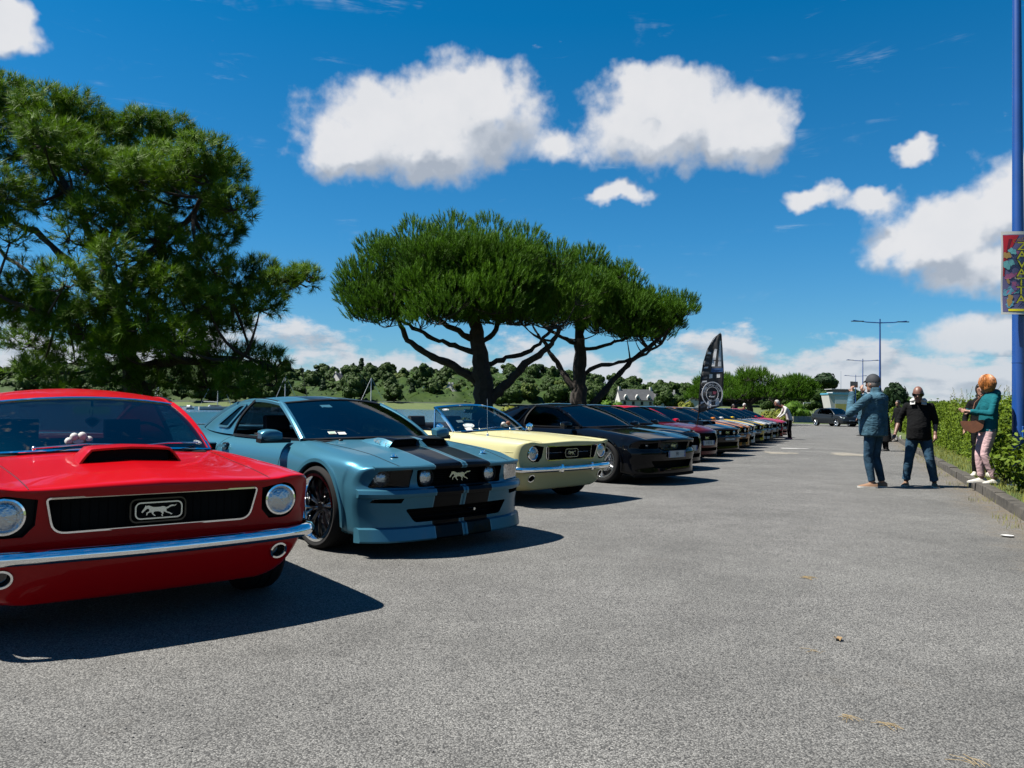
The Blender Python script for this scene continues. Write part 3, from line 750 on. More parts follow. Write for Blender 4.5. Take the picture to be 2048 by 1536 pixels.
def make_classic(label, pm, X, Y, yaw, conv=False, scoop=False):
    root = empty('classic_car', (X, Y, 0), R(yaw)); me, bvh = classic_body(conv)
    link('body', with_paint(me, pm), root)
    S = dict(S_CL); S['pillar_mat'] = CHROME if conv else None; S['pw'] = .6 if conv else 1.0
    greenhouse(root, S, pm, GLASS, conv, CHROME)
    interior(root, S)
    # grille
    gx = .645
    o = G().add([(gx, -.52, .74), (gx, .52, .74), (gx, .48, .545), (gx, -.48, .545)], [(3, 2, 1, 0)]).obj('grille', MESHM, root, False)
    if conv:
        for z in (.585, .645, .69):
            G().tube([(gx + .012, -.50, z), (gx + .035, 0, z), (gx + .012, .50, z)], .004, 5).obj('grille_bar', STEEL if z == .645 else MESHM, o)
        for y in (-.43, .43): G().tube([(gx + .03, y * .97, .56), (gx + .04, y, .73)], .004, 5).obj('grille_bar', STEEL, o)
    else:
        for i in range(24):
            y = -.48 + .96 * i / 23; G().tube([(gx + .002, y, .552), (gx + .002, y, .732)], .0018, 4).obj('grille_slat', MESHM, o)
    out = [(front_x(CLASSIC, abs(u), v) + .006, u, v) for u, v in grille_poly()]
    sweep(out, [(-.0045, -.006), (.0045, -.006), (.0045, .005), (-.0045, .005)], (1, 0, 0), True).obj('grille_surround', CHROME, root)
    cw, ch = (.113, .041) if not conv else (.125, .05)
    c1 = [(gx + .055, u, v + .637) for u, v in rrect(cw, ch, .025)]
    em = sweep(c1, [(-.0035, -.006), (.0035, -.006), (.0035, .006), (-.0035, .006)], (1, 0, 0), True).obj('emblem_frame', STEEL, root)
    if not conv:
        c2 = [(gx + .045, u, v + .637) for u, v in rrect(cw + .022, ch + .018, .03)]; sweep(c2, [(-.004, -.02), (.004, -.02), (.004, .004), (-.004, .004)], (1, 0, 0), True).obj('emblem_rim', BLACKG, em)
    G().prism(rrect(cw, ch, .025, (0, .637)), 'x', gx + .01, gx + .048).obj('emblem_back', MESHM, em)
    horse(em, gx + .05, 0, .637, .172 if not conv else .165, 0, STEEL)
    for s in (1, -1):
        round_lamp(root, .642, s * .675, .645, .078)
        t = G().prism(ellipse(s * .68, .345, .044, .040), 'x', .50, .56).obj('turn_signal', DARKL, root)
        ring = [(front_x(CLASSIC, .68 + .055 * math.cos(a) * 1, .345) + .004, s * (.68 + .046 * math.cos(a)), .345 + .042 * math.sin(a)) for a in np.linspace(0, 2 * math.pi, 24, endpoint=False)]
        ring = [(front_x(CLASSIC, abs(p[1]), p[2]) + .004, p[1], p[2]) for p in ring]
        sweep(ring, [(-.005, -.01), (.005, -.01), (.005, .006), (-.005, .006)], (1, 0, 0), True).obj('signal_ring', CHROME, t)
    # bumper
    half = [(.36, .895, .462), (.50, .895, .46), (.60, .875, .458), (.672, .81, .456), (.725, .66, .455), (.762, .40, .455), (.782, .15, .455), (.785, 0, .455)]
    path = half + [(x, -y, z) for x, y, z in half[-2::-1]]
    path = curve3(path[::-1], 60)
    b = blade(path, .035, .034).obj('front_bumper', CHROME, root, ang=50)
    if conv:
        for s in (1, -1): G().prism(rpoly([(.75, .40), (.80, .405), (.82, .46), (.80, .515), (.75, .51)], .015), 'y', s * .30 - .02, s * .30 + .02).obj('overrider', CHROME, b)
    G().box(-3.93, -3.86, -.84, .84, .42, .52).obj('rear_bumper', CHROME, root)
    # seams: bonnet, doors
    for s in (1, -1):
        seam(root, bvh, [(.74, s * .585, 1), (.4, s * .60, 1), (-.1, s * .625, 1), (-.62, s * .66, 1)], (0, 0, -1), 'bonnet_gap')
        seam(root, bvh, [(-.62, s * 1, .84), (-.64, s * 1, .5), (-.62, s * 1, .27)], (0, -s, 0), 'door_gap')
        seam(root, bvh, [(-1.86, s * 1, .84), (-1.9, s * 1, .55), (-1.80, s * 1, .27)], (0, -s, 0), 'door_gap')
        hd = G().tube([(-1.60, s * .905, .73), (-1.60, s * .925, .735), (-1.78, s * .925, .735), (-1.78, s * .905, .73)], .009, 6).obj('door_handle', CHROME, root)
        seam(root, bvh, [(.62, s * 1, .66), (-1, s * 1, .66), (-3.6, s * 1, .66)], (0, -s, 0), 'side_crease', .004, pm)
        for x in (0, -2.743):
            add_wheel(root, 'steel', x, s, .755, .325)
    for y0, y1 in ((-.42, .12), (.10, .60)):
        zb = .905
        wiper(root, [(-.44 - abs(y0) * .22, y0, zb), (-.50, (y0 + y1) / 2, zb + .022), (-.50 - abs(y1) * .32, y1, zb + .012)], mat=STEEL)
    if scoop:
        prof = []
        def sec(x, hw, h):
            zt = CLASSIC.top(x, 0); P = []
            for t in np.linspace(-1, 1, 17):
                y = math.copysign(abs(t) ** .6, t) * (hw + .055); q = max(0, 1 - max(0, (abs(y) - hw * .93) / (.055 + hw * .07)) ** 1.3)
                P.append((x, y, CLASSIC.top(x, y) - .012 + (h + .012) * q + .008 * math.cos(t * 1.5) * q))
            return P
        rows = [sec(-.42, .16, .004), sec(-.33, .19, .03), sec(-.20, .215, .060), sec(-.05, .225, .072), sec(.05, .228, .073), sec(.085, .228, .072)]
        g = slabgrid(rows, .012); o = g.obj('bonnet_scoop', pm, root, ang=45)
        # mouth: dark opening set back below the lip
        G().grid([[(.03, y, CLASSIC.top(.03, y) + .001) for y in np.linspace(-.215, .215, 9)], [(.03, y, CLASSIC.top(.03, y) + .056) for y in np.linspace(-.215, .215, 9)]]).obj('scoop_mouth', INTER, o)
        nose = [[(.085, t * .33, CLASSIC.top(.085, t * .33) + .004) for t in np.linspace(-1, 1, 9)], [(.30, t * .36, CLASSIC.top(.30, t * .36) + .0015) for t in np.linspace(-1, 1, 9)]]
        # fender script and mirror
    if conv:
        # folded hood behind the seats, vent windows, aerial
        g = G().prism(rpoly([(-2.05, .80), (-2.10, .93), (-2.35, .95), (-2.62, .92), (-2.62, .83)], .05), 'y', -.60, .60); g.obj('folded_roof', BLACKP, root, ang=60)
        for s in (1, -1):
            v = G().add([(-.80, s * .685, .87), (-1.12, s * .70, .87), (-1.235, s * .585, 1.16)], [(0, 1, 2)]).obj('vent_window', GLASS, root, False)
            sweep([(-1.12, s * .70, .87), (-1.235, s * .59, 1.16)], [(-.008, -.008), (.008, -.008), (.008, .008), (-.008, .008)], (1, 0, 0)).obj('vent_frame', CHROME, v)
        G().tube([(-.10, -.70, .83), (-.115, -.70, 1.30)], [.004, .0022], 6).obj('aerial', STEEL, root)
        G().lathe([(.018, 0), (.014, .018), (.006, .03)], 12, 'z', (-.10, -.70, .835)).obj('aerial_base', STEEL, root)
    else:
        G().box(-2.30, -2.28, -.5, .5, .6, .88).obj('rear_bench', LEATH, root)
    for s in ((-1,) if not conv else (-1, 1)): door_mirror(root, -.80, s * .78, .875, s, pm, True)
    tag(root, label, 'car', 'classic and modern sports cars parked in a slanting row')
    return root, bvh
def slabgrid(rows, th):
    S = np.array(rows); return slab(S, -th) if np.cross(S[0, 1] - S[0, 0], S[1, 0] - S[0, 0])[2] > 0 else slab(S, th)

# --- modern coupe ------------------------------------------------------------
S_G5 = dict(A0=(-.56, .715, .878), W0=(-.20, 0, .905), A1=(-1.22, .575, 1.205), H=(-1.08, 0, 1.245), Rm=(-1.68, .595, 1.245), C1=(-2.2, .55, 1.20), RH=(-2.26, 0, 1.245),
            D0=(-2.98, .57, .935), DW=(-3.12, 0, .95), Dm=(-2.6, .565, 1.085), B0=(-1.86, .765, .882), B1=(-1.8, .60, 1.24), kB=.50, bm=(-1.2, .757, .875), sm=(-2.5, .73, .905), quarter=(.10, .36, .16, .80))
def g5_cuts(v):
    if v == 'gt':
        grille = rpoly([(-.475, .685), (-.455, .545), (.455, .545), (.475, .685)], .02)
        cuts = [(grille, .60, 1.2), (rpoly([(-.56, .375), (-.47, .262), (.47, .262), (.56, .375)], .03), .60, 1.2)]
        for s in (1, -1):
            cuts.append((rpoly([(s * .505, .692), (s * .53, .545), (s * .83, .548), (s * .765, .680)], .02), .35, 1.2))
            cuts.append((rpoly([(s * .58, .462), (s * .60, .425), (s * .82, .432), (s * .80, .462)], .008), .30, 1.2))
    elif v == 'ten':
        cuts = [(rpoly([(-.42, .675), (-.36, .535), (.36, .535), (.42, .675)], .03), .62, 1.2), (rpoly([(-.60, .38), (-.50, .26), (.50, .26), (.60, .38)], .03), .60, 1.2)]
        for s in (1, -1): cuts.append((rpoly([(s * .47, .672), (s * .46, .575), (s * .80, .57), (s * .79, .645)], .02), .35, 1.2))
    else:  # fifteen
        cuts = [(rpoly([(-.42, .665), (-.50, .56), (-.40, .41), (.40, .41), (.50, .56), (.42, .665)], .03), .62, 1.3), (rpoly([(-.55, .33), (-.50, .25), (.50, .25), (.55, .33)], .03), .60, 1.3)]
        for s in (1, -1):
            cuts.append((rpoly([(s * .52, .665), (s * .54, .60), (s * .84, .60), (s * .80, .665)], .015), .30, 1.3))
            cuts.append((rpoly([(s * .66, .40), (s * .64, .35), (s * .80, .37), (s * .82, .42)], .015), .30, 1.2))
    return cuts
G5C = {}
def g5_body(v):
    if v not in G5C:
        cab = [(-.62, -.62), (-.62, .62), (-2.45, .62), (-2.45, -.62)]
        G5C[v] = body_mesh(v, GEN6 if v == 'fifteen' else GEN5, WHITE, g5_cuts(v), (.372, .345), -2.72, (cab, .36), r=.028)
    return G5C[v]
def nose_strip(B, z0, z1, hw, off, n=40, th=.012):
    """a thin closed band wrapped round the nose between two heights"""
    rows = []
    for z in np.linspace(z0, z1, 4):
        row = []
        for y in np.linspace(-hw, hw, n):
            row.append((front_x(B, abs(y), z) + off, y, z))
        rows.append(row)
    return slab(np.array(rows), -th) 
def nose_band(B, prof, hw, back=.02, n=48):
    """closed band round the nose with a profile (height, how far proud)"""
    rows = []
    for y in np.linspace(-hw, hw, n):
        rows.append([(front_x(B, abs(y), z) + o, y, z) for z, o in prof] + [(front_x(B, abs(y), prof[-1][0]) - .03, y, prof[-1][0]), (front_x(B, abs(y), prof[0][0]) - .03, y, prof[0][0])])
    m = len(rows[0]); g = G(); F = [(i * m + k, (i + 1) * m + k, (i + 1) * m + (k + 1) % m, i * m + (k + 1) % m) for i in range(n - 1) for k in range(m)] + [tuple(range(m)), tuple((n - 1) * m + k for k in range(m - 1, -1, -1))]
    return g.add([p for r in rows for p in r], F)
def make_gt(label, pm, X, Y, yaw, v='gt', wheels='five', scoop=False, plate=None, lamps=True, full=True, splitter=None, mirror=None, roofm=None, glass=None, sidem=None):
    root = empty('sports_car', (X, Y, 0), R(yaw)); me, bvh = g5_body(v); B = GEN6 if v == 'fifteen' else GEN5
    link('body', with_paint(me, pm), root)
    S = dict(S_G5); S['roof_mat'] = roofm; S['open_side'] = -1 if full == 'hero' else None
    greenhouse(root, S, sidem or pm, glass or GLASSD)
    interior(root, S)
    gx = .66
    if v == 'gt':
        o = G().add([(gx, -.47, .69), (gx, .47, .69), (gx, .45, .54), (gx, -.45, .54)], [(3, 2, 1, 0)]).obj('grille', MESHM, root, False)
        for i in range(9):
            z = .552 + .128 * i / 8; G().tube([(gx + .008, -.45, z), (gx + .008, .45, z)], .003, 4).obj('grille_bar', BLACKP, o)
        if lamps:
            for s in (1, -1): round_lamp(root, .735, s * .355, .618, .066, 0, BLACKP, 'fog_light')
        horse(root, .75, 0, .618, .235, 0, STEEL)
        for s in (1, -1):
            q = G().prism(rpoly([(s * .515, .685), (s * .54, .552), (s * .82, .555), (s * .76, .674)], .02), 'x', .36, .50).obj('headlight', BLACKG, root)
            lp = round_lamp(root, .585, s * .695, .615, .062, s * R(18), BLACKP, 'headlight_bulb'); lp.parent = q
            g = G(); cov = rpoly([(s * .510, .689), (s * .535, .548), (s * .825, .551), (s * .762, .677)], .02)
            P = [(front_x(B, abs(u), w) - .006, u, w) for u, w in cov]; g.add(P, [tuple(range(len(P))) if s < 0 else tuple(range(len(P) - 1, -1, -1))]); g.obj('lens_cover', LAMPG, q, False)
            f = G().prism(rpoly([(s * .60, .456), (s * .61, .430), (s * .80, .436), (s * .79, .456)], .008), 'x', .36, .50).obj('turn_signal', REFLECT, root)
        G().add([(.64, -.53, .375), (.64, .53, .375), (.64, .46, .26), (.64, -.46, .26)], [(3, 2, 1, 0)]).obj('lower_grille', MESHM, root, False)
        for z in (.29, .33): G().tube([(.665, -.5, z), (.70, 0, z), (.665, .5, z)], .005, 5).obj('intake_bar', BLACKP, root)
    elif v == 'ten':
        o = G().add([(gx, -.42, .68), (gx, .42, .68), (gx, .36, .53), (gx, -.36, .53)], [(3, 2, 1, 0)]).obj('grille', MESHM, root, False)
        for i in range(7):
            z = .55 + .115 * i / 6; G().tube([(gx + .02, -.40, z), (gx + .07, 0, z), (gx + .02, .40, z)], .004, 4).obj('grille_bar', STEEL, o)
        horse(root, .76, 0, .61, .18, 0, STEEL)
        for s in (1, -1):
            q = G().prism(rpoly([(s * .48, .665), (s * .47, .582), (s * .79, .577), (s * .78, .64)], .02), 'x', .36, .53).obj('headlight', BLACKG, root)
            for yy in (.56, .70):
                lp = round_lamp(root, .62 - (yy - .56) * .5, s * yy, .618, .036, s * R(18), BLACKP, 'headlight_bulb'); lp.parent = q
            G().prism(rpoly([(s * .70, .375), (s * .70, .35), (s * .82, .36), (s * .82, .38)], .006), 'x', .52, .60).obj('turn_signal', AMBER, root)
        G().add([(.64, -.56, .38), (.64, .56, .38), (.64, .48, .26), (.64, -.48, .26)], [(3, 2, 1, 0)]).obj('lower_grille', MESHM, root, False)
    else:
        o = G().add([(gx, -.50, .67), (gx, .50, .67), (gx, .46, .41), (gx, -.46, .41)], [(3, 2, 1, 0)]).obj('grille', MESHM, root, False)
        for i in range(8):
            z = .43 + .22 * i / 7; G().tube([(gx + .02, -.44, z), (gx + .05, 0, z), (gx + .02, .44, z)], .004, 4).obj('grille_bar', BLACKP, o)
        horse(root, .78, 0, .555, .20, 0, STEEL)
        for s in (1, -1):
            q = G().prism(rpoly([(s * .53, .66), (s * .55, .605), (s * .83, .605), (s * .79, .66)], .01), 'x', .32, .50).obj('headlight', BLACKG, root)
            for k in range(3):
                yy = .56 + .04 * k; G().prism([(s * yy, .615), (s * (yy + .014), .615), (s * (yy + .030), .655), (s * (yy + .016), .655)][::s], 'x', .50, front_x(B, yy, .635) - .012).obj('light_bar', WHITE, q)
            lp = round_lamp(root, .52, s * .74, .632, .026, s * R(25), BLACKP, 'headlight_bulb'); lp.parent = q
            G().prism(rpoly([(s * .67, .395), (s * .65, .358), (s * .79, .375), (s * .80, .41)], .012), 'x', .45, .56).obj('fog_light', REFLECT, root)
        G().add([(.64, -.5, .33), (.64, .5, .33), (.64, .48, .25), (.64, -.48, .25)], [(3, 2, 1, 0)]).obj('lower_grille', MESHM, root, False)
    if splitter:
        nose_band(B, [(.118, .0), (.122, .050), (.135, .058), (.225, .036), (.236, .0)], .885).obj('front_splitter', splitter, root, ang=30)
    else: nose_strip(B, .125, .165, .86, .02, 44, .03).obj('front_splitter', MESHM, root, ang=50)
    if v == 'gt':
        nose_band(B, [(.470, .0), (.474, .020), (.500, .030), (.528, .024), (.538, .0)], .895).obj('bumper_ledge', pm, root, ang=30)
        nose_band(B, [(.690, .0), (.693, .008), (.708, .010), (.718, .0)], .80, .0).obj('bonnet_lip', pm, root, ang=30)
    for s in (1, -1):
        for x in (0, -2.72):
            P = on_surface(bvh, [(x + .388 * math.cos(a), s * 1.3, .345 + .388 * math.sin(a)) for a in np.linspace(R(-18), R(198), 34)], (0, -s, 0), .002)
            if len(P) > 20: sweep(P, [(-.020, -.012), (.020, -.012), (.018, .010), (-.010, .012)], (0, s, 0)).obj('arch_flare', sidem or pm, root, ang=40)
    if plate:
        number_plate(root, front_x(B, .05, .50) + .015, 0 if v != 'ten' else -.0, .48 if v != 'fifteen' else .44, .50, .11, 0, plate)
    for s in (1, -1):
        seam(root, bvh, [(.80, s * .60, 1), (.45, s * .63, 1), (-.0, s * .66, 1), (-.5, s * .69, 1)], (0, 0, -1), 'bonnet_gap', .004)
        seam(root, bvh, [(-.66, s * 1.1, .855), (-.70, s * 1.1, .5), (-.66, s * 1.1, .22)], (0, -s, 0), 'door_gap')
        seam(root, bvh, [(-1.88, s * 1.1, .87), (-1.99, s * 1.1, .70), (-1.97, s * 1.1, .40), (-1.88, s * 1.1, .22)], (0, -s, 0), 'door_gap')
        h = G().prism(rrect(.075, .014, .012, (-1.80, .775)), 'y', s * .905, s * .925).obj('door_handle', sidem or pm, root)
        if full == 'hero':
            G().prism(ellipse(-1.80, .770, .055, .04), 'y', s * .86, s * .893).obj('handle_cup', BLACKG, h)
            # side scoop ahead of the rear wheel
            g = G().prism(rpoly([(-2.02, .80), (-2.02, .60), (-2.16, .58), (-2.34, .70), (-2.34, .80)], .02), 'y', s * .86, s * .955); q = g.obj('side_scoop', sidem or pm, root, ang=40)
            G().prism(rpoly([(-2.018, .785), (-2.018, .615), (-2.03, .615), (-2.03, .785)], .004), 'y', s * .88, s * .958).obj('scoop_opening', INTER, q)
        door_mirror(root, -.70, s * .84, .862, s, mirror or sidem or pm)
        for x in (0, -2.72): add_wheel(root, wheels, x, s, .822, .345)
    G().box(-3.855, -3.80, -.78, .78, .50, .60).obj('rear_lamp_panel', BLACKG, root)
    for y0, y1 in ((-.5, .1), (.05, .62)): wiper(root, [(-.20 - abs(y0) * .5, y0, .90), (-.24 - abs((y0 + y1) / 2) * .4, (y0 + y1) / 2, .925), (-.22 - abs(y1) * .52, y1, .905)])
    if scoop:
        def sec(x, hw, h):
            P = []
            for t in np.linspace(-1, 1, 21):
                y = t * (hw + .05); q = max(0, 1 - max(0, (abs(y) - hw * .9) / (.05 + hw * .1)) ** 1.7); q *= 1 - .30 * math.exp(-(y / .035) ** 2) * (1 if x > -.05 else .3)
                P.append((x, y, GEN5.top(x, y) - .012 + (h + .012) * q))
            return P
        rows = [sec(-.20, .33, .012), sec(-.10, .33, .03), sec(0, .325, .055), sec(.10, .315, .068), sec(.18, .305, .068), sec(.21, .30, .064)]
        o = slabgrid(rows, .012).obj('bonnet_scoop', pm, root, ang=45)
        for s in (1, -1):
            G().grid([[(.165, s * y, GEN5.top(.165, y) + .001) for y in np.linspace(.025, .30, 6)], [(.165, s * y, GEN5.top(.165, y) + .055) for y in np.linspace(.025, .30, 6)]]).obj('scoop_mouth', INTER, o)
            # fins beside each mouth
        G().prism([(.165, GEN5.top(.17, 0)), (.30, GEN5.top(.30, 0) + .003), (.19, GEN5.top(.19, 0) + .05)], 'y', -.016, .016).obj('scoop_divider', pm, o)
    tag(root, label, 'car', 'classic and modern sports cars parked in a slanting row')
    return root, bvh

RED = paint('red_paint', (.66, .001, .006)); YEL = paint('pale_yellow_paint', (.86, .81, .43), 0, .4)
BLUE = (.080, .27, .39)
BLUEP = paint('blue_paint', BLUE, .45, .30)
BLUES = striped('blue_striped_paint', BLUE, (.006, .007, .009), [(.022, .305)], [(.0, .004, (.02, .06, .1)), (.022, .028, (.25, .45, .55)), (.308, .313, (.25, .45, .55))], .45)
BLACK = paint('black_paint', (.004, .005, .008), 0, .4, .8, .0); MAROON = paint('maroon_paint', (.16, .006, .014), .3); ORANGE = paint('orange_paint', (.70, .22, .015))
WHITEP = paint('white_car_paint', (.78, .78, .76)); YEL2 = paint('bright_yellow_paint', (.80, .55, .01)); PINKR = paint('bright_red_paint', (.60, .01, .03))
OR_S = striped('orange_striped_paint', (.70, .24, .02), (.006, .007, .010), [(.08, .34)])
BK_O = striped('black_orange_paint', (.006, .007, .010), (.70, .26, .03), [(.30, .46)])
WH_S = striped('white_striped_paint', (.78, .78, .76), (.006, .007, .012), [(.06, .30)])
YE_S = striped('yellow_striped_paint', (.80, .55, .01), (.006, .007, .012), [(.0, .24)])
BK_W = striped('black_white_paint', (.006, .007, .010), (.76, .76, .76), [(.06, .30)])
RD_S = striped('red_black_paint', (.60, .01, .03), (.008, .008, .010), [(.05, .28)])

red_car, red_bvh = make_classic('glossy red classic coupe with black grille, bonnet scoop and white toy on its dashboard', RED, -2.275, 4.591, -51.35, False, True)
blue_car, blue_bvh = make_gt('metallic blue coupe with black bonnet stripes, twin scoop and black spoked wheels', BLUES, -.968, 7.079, -45.0, 'gt', 'deep', True, None, True, 'hero', BLUES, BLUEP, BLUES, None, BLUEP)
yel_car, yel_bvh = make_classic('pale yellow classic convertible with its black roof folded down', YEL, .252, 10.19, -43.2, True)
FLEET = [
 ('black coupe with silver five spoke wheels parked beside the yellow convertible', BLACK, 2.10, 13.10, -44, 'ten', 'FR', {}),
 ('black coupe with three slanted light bars, beside the maroon one', BLACK, 2.95, 15.8, -45, 'fifteen', 'BF 07', {}),
 ('maroon coupe with bright red windscreen pillars and white number plate', MAROON, 3.98, 18.4, -45, 'fifteen', 'F 022 B', {'sidem': PINKR}),
 ('black coupe with bonnet scoop and round fog lights next to the maroon coupe', BLACK, 5.1, 20.6, -45, 'gt', 'A 27', {'scoop': True}),
 ('orange coupe with broad black bonnet stripes', OR_S, 6.15, 23.1, -45, 'gt', 'BR 55', {}),
 ('white coupe with dark stripes parked beside the orange coupe', WH_S, 6.95, 25.1, -45, 'gt', 'DX', {}),
 ('yellow coupe with wide black bonnet band', YE_S, 7.9, 27.1, -45, 'gt', 'EW', {}),
 ('black coupe with white stripes parked beside the yellow banded coupe', BK_W, 8.85, 29.0, -45, 'gt', 'CA', {}),
 ('dark coupe with pale stripes parked beside the striped red coupe', BK_W, 9.65, 30.7, -45, 'gt', 'BZ', {'v': 'ten'}),
 ('red coupe with black bonnet stripes, last but one of the row', RD_S, 10.5, 32.6, -45, 'gt', 'GT', {}),
 ('plain bright red coupe at the far end of the row', PINKR, 11.55, 34.9, -45, 'fifteen', 'FD', {}),
]
for lab, pm, x, y, a, v, pl, kw in FLEET:
    kw = dict(kw); v = kw.pop('v', v); make_gt(lab, pm, x, y, a, v, 'five', plate=pl, **kw)
# ------------------------------------------------------------------ ground, water, banks
TL = .44                                            # the road runs along (TL, 1)
E_DIR = Vector((TL, 1, 0)).normalized(); N_DIR = Vector((E_DIR.y, -E_DIR.x, 0))
def lat(x, y): return x * N_DIR.x + y * N_DIR.y     # distance to the right of the road line through the origin
def road_pt(s, t, z=0): return Vector((E_DIR.x * s + N_DIR.x * t, E_DIR.y * s + N_DIR.y * t, z))
KERB_T = 1.79; LOT_T = -7.9; WATER_Z = -.75
nprng = np.random.default_rng(5)
def hill_h(x, y):
    base = 1 + 21 * smoothstep(230, -60, x) + 2.5 * np.sin(x * .021 + 1) + 1.5 * np.sin(x * .047)
    return base
def land_z(x, y):
    """height of the land; below WATER_Z where the inlet lies"""
    t = x * N_DIR.x + y * N_DIR.y
    wob = 1.2 * np.sin(y * .23) + .8 * np.sin(x * .37 + 1)
    near = -20 + wob                                     # near shore
    d1 = t - near; d2 = (x - 2 + 4 * np.sin(y * .03)) ; d3 = y - (432 + 8 * np.sin(x * .02))
    land = np.maximum(np.maximum(d1 * .35, np.where(y > 48, d2 * .25, -9)), d3 * .12)
    z = np.clip(land * .35 - .9, -2.2, -.02)
    z = np.where(t > LOT_T - 1.5, -.02, z)
    # right of the inlet the ground climbs slowly towards the houses
    z = z + np.where(d2 > 0, smoothstep(60, 250, y) * 1.6 * smoothstep(5, 40, d2), 0) * (t < 40) 
    # far bank
    z = z + np.where(d3 > 0, 3.2 * smoothstep(0, 40, d3) + (hill_h(x, y) - 2) * smoothstep(25, 220, d3), 0)
    return z
def grid_mesh(name, xs, ys, f, mat):
    Xg, Yg = np.meshgrid(xs, ys); Z = f(Xg, Yg); V = np.stack([Xg, Yg, Z], -1).reshape(-1, 3); n = len(xs)
    F = [(j * n + i, j * n + i + 1, (j + 1) * n + i + 1, (j + 1) * n + i) for j in range(len(ys) - 1) for i in range(n - 1)]
    return mk(name, V, F, mat, None, True, 0)

def ground_mat():
    m = bpy.data.materials.new('meadow_ground'); m.use_nodes = True; t = NT(m.node_tree); b = t.n['Principled BSDF']
    P = t.new('ShaderNodeTexCoord').outputs['Object']
    a = t.noise(P, .35, 5.0, .65); c = t.noise(P, 6.0, 4.0, .7)
    col = t.mix(t.smooth(c, .3, .7), t.ramp(a, [(.3, (.036, .062, .009)), (.55, (.062, .084, .015)), (.75, (.102, .098, .033))]), (.026, .045, .007), 'MIX')
    yy = t.new('ShaderNodeSeparateXYZ', {0: P}).outputs[1]
    col = t.mix(t.math('GREATER_THAN', yy, 456.0), col, (.010, .020, .005))
    t.l.new(col, b.inputs['Base Color']); b.inputs['Roughness'].default_value = .95
    t.l.new(t.new('ShaderNodeBump', {'Strength': .8, 'Distance': .05, 'Height': c}).outputs[0], b.inputs['Normal'])
    return m
GROUND = ground_mat()
xs = np.unique(np.concatenate([np.linspace(-1500, -100, 22), np.linspace(-100, 100, 81), np.linspace(100, 1500, 22)]))
ys = np.unique(np.concatenate([np.linspace(-300, -20, 8), np.linspace(-20, 110, 61), np.linspace(110, 420, 30), np.linspace(420, 720, 40), np.linspace(720, 2500, 12)]))
tag(grid_mesh('ground', xs, ys, land_z, GROUND), kind='structure')

def water_mat():
    m = bpy.data.materials.new('estuary_water'); m.use_nodes = True; t = NT(m.node_tree); b = t.n['Principled BSDF']
    P = t.new('ShaderNodeTexCoord').outputs['Object']
    n1 = t.noise(t.vmath('MULTIPLY', P, (.6, 1.5, 1)), 1.4, 4.0, .6); n2 = t.noise(P, .12, 2.0)
    b.inputs['Base Color'].default_value = (.035, .07, .10, 1); b.inputs['Roughness'].default_value = .12
    t.l.new(t.new('ShaderNodeBump', {'Strength': .55, 'Distance': .25, 'Height': t.math('ADD', n1, t.math('MULTIPLY', n2, .5))}).outputs[0], b.inputs['Normal'])
    return m
tag(mk('water', [(-1400, -250, WATER_Z), (12, -250, WATER_Z), (12, 470, WATER_Z), (-1400, 470, WATER_Z)], [(0, 1, 2, 3)], water_mat(), None, False), kind='structure')

def asphalt_mat():
    m = bpy.data.materials.new('worn_asphalt'); m.use_nodes = True; t = NT(m.node_tree); b = t.n['Principled BSDF']
    P = t.new('ShaderNodeTexCoord').outputs['Object']
    vo = t.new('ShaderNodeTexVoronoi', {'Vector': P, 'Scale': 145.0, 'Randomness': 1.0}); cell = vo.outputs[1]; dist = vo.outputs[0]
    sp = t.new('ShaderNodeSeparateColor', {0: cell}).outputs[0]
    vo2 = t.new('ShaderNodeTexVoronoi', {'Vector': P, 'Scale': 210.0}); sp2 = t.new('ShaderNodeSeparateColor', {0: vo2.outputs[1]}).outputs[0]
    mixs = t.math('ADD', t.math('MULTIPLY', sp, .62), t.math('MULTIPLY', sp2, .38))
    stone = t.ramp(mixs, [(.10, (.050, .050, .049)), (.38, (.090, .089, .087)), (.66, (.124, .122, .118)), (.92, (.190, .187, .180))])
    big = t.noise(P, .55, 5.0, .65); mid = t.noise(P, 3.2, 4.0, .6)
    f = t.math('MULTIPLY_ADD', big, 1.25, t.math('MULTIPLY_ADD', mid, .55, .13))
    col = t.mix(1.0, stone, t.new('ShaderNodeCombineColor', {0: f, 1: f, 2: t.math('MULTIPLY', f, .985)}).outputs[0], 'MULTIPLY')
    st = t.smooth(t.noise(P, .9, 6.0, .7), .60, .74)
    col = t.mix(t.math('MULTIPLY', st, .32), col, (.11, .095, .073))
    # dark binder between the stones
    col = t.mix(t.math('MULTIPLY', t.smooth(dist, .42, .72), .75), col, (.010, .010, .010))
    spk = t.new('ShaderNodeTexVoronoi', {'Vector': P, 'Scale': 17.0}); k = t.math('LESS_THAN', spk.outputs[0], .075)
    col = t.mix(t.math('MULTIPLY', k, .8), col, (.02, .02, .02))
    kt = t.math('ADD', t.vmath('DOT_PRODUCT', P, tuple(N_DIR)), t.math('MULTIPLY', t.noise(P, 1.6, 6.0, .7), 1.1))
    dirt = t.math('MULTIPLY', t.smooth(kt, KERB_T - .15, KERB_T + .75), t.smooth(t.noise(P, 9.0, 4.0, .7), .30, .62))
    col = t.mix(t.math('MULTIPLY', dirt, .85), col, t.ramp(t.noise(P, 26.0, 3.0), [(.3, (.055, .040, .023)), (.7, (.117, .09, .055))]))
    t.l.new(col, b.inputs['Base Color']); b.inputs['Roughness'].default_value = .88; b.inputs['Specular IOR Level'].default_value = .35
    hgt = t.math('SUBTRACT', t.math('MULTIPLY', mixs, .5), dist)
    t.l.new(t.new('ShaderNodeBump', {'Strength': .55, 'Distance': .006, 'Height': hgt}).outputs[0], b.inputs['Normal'])
    return m
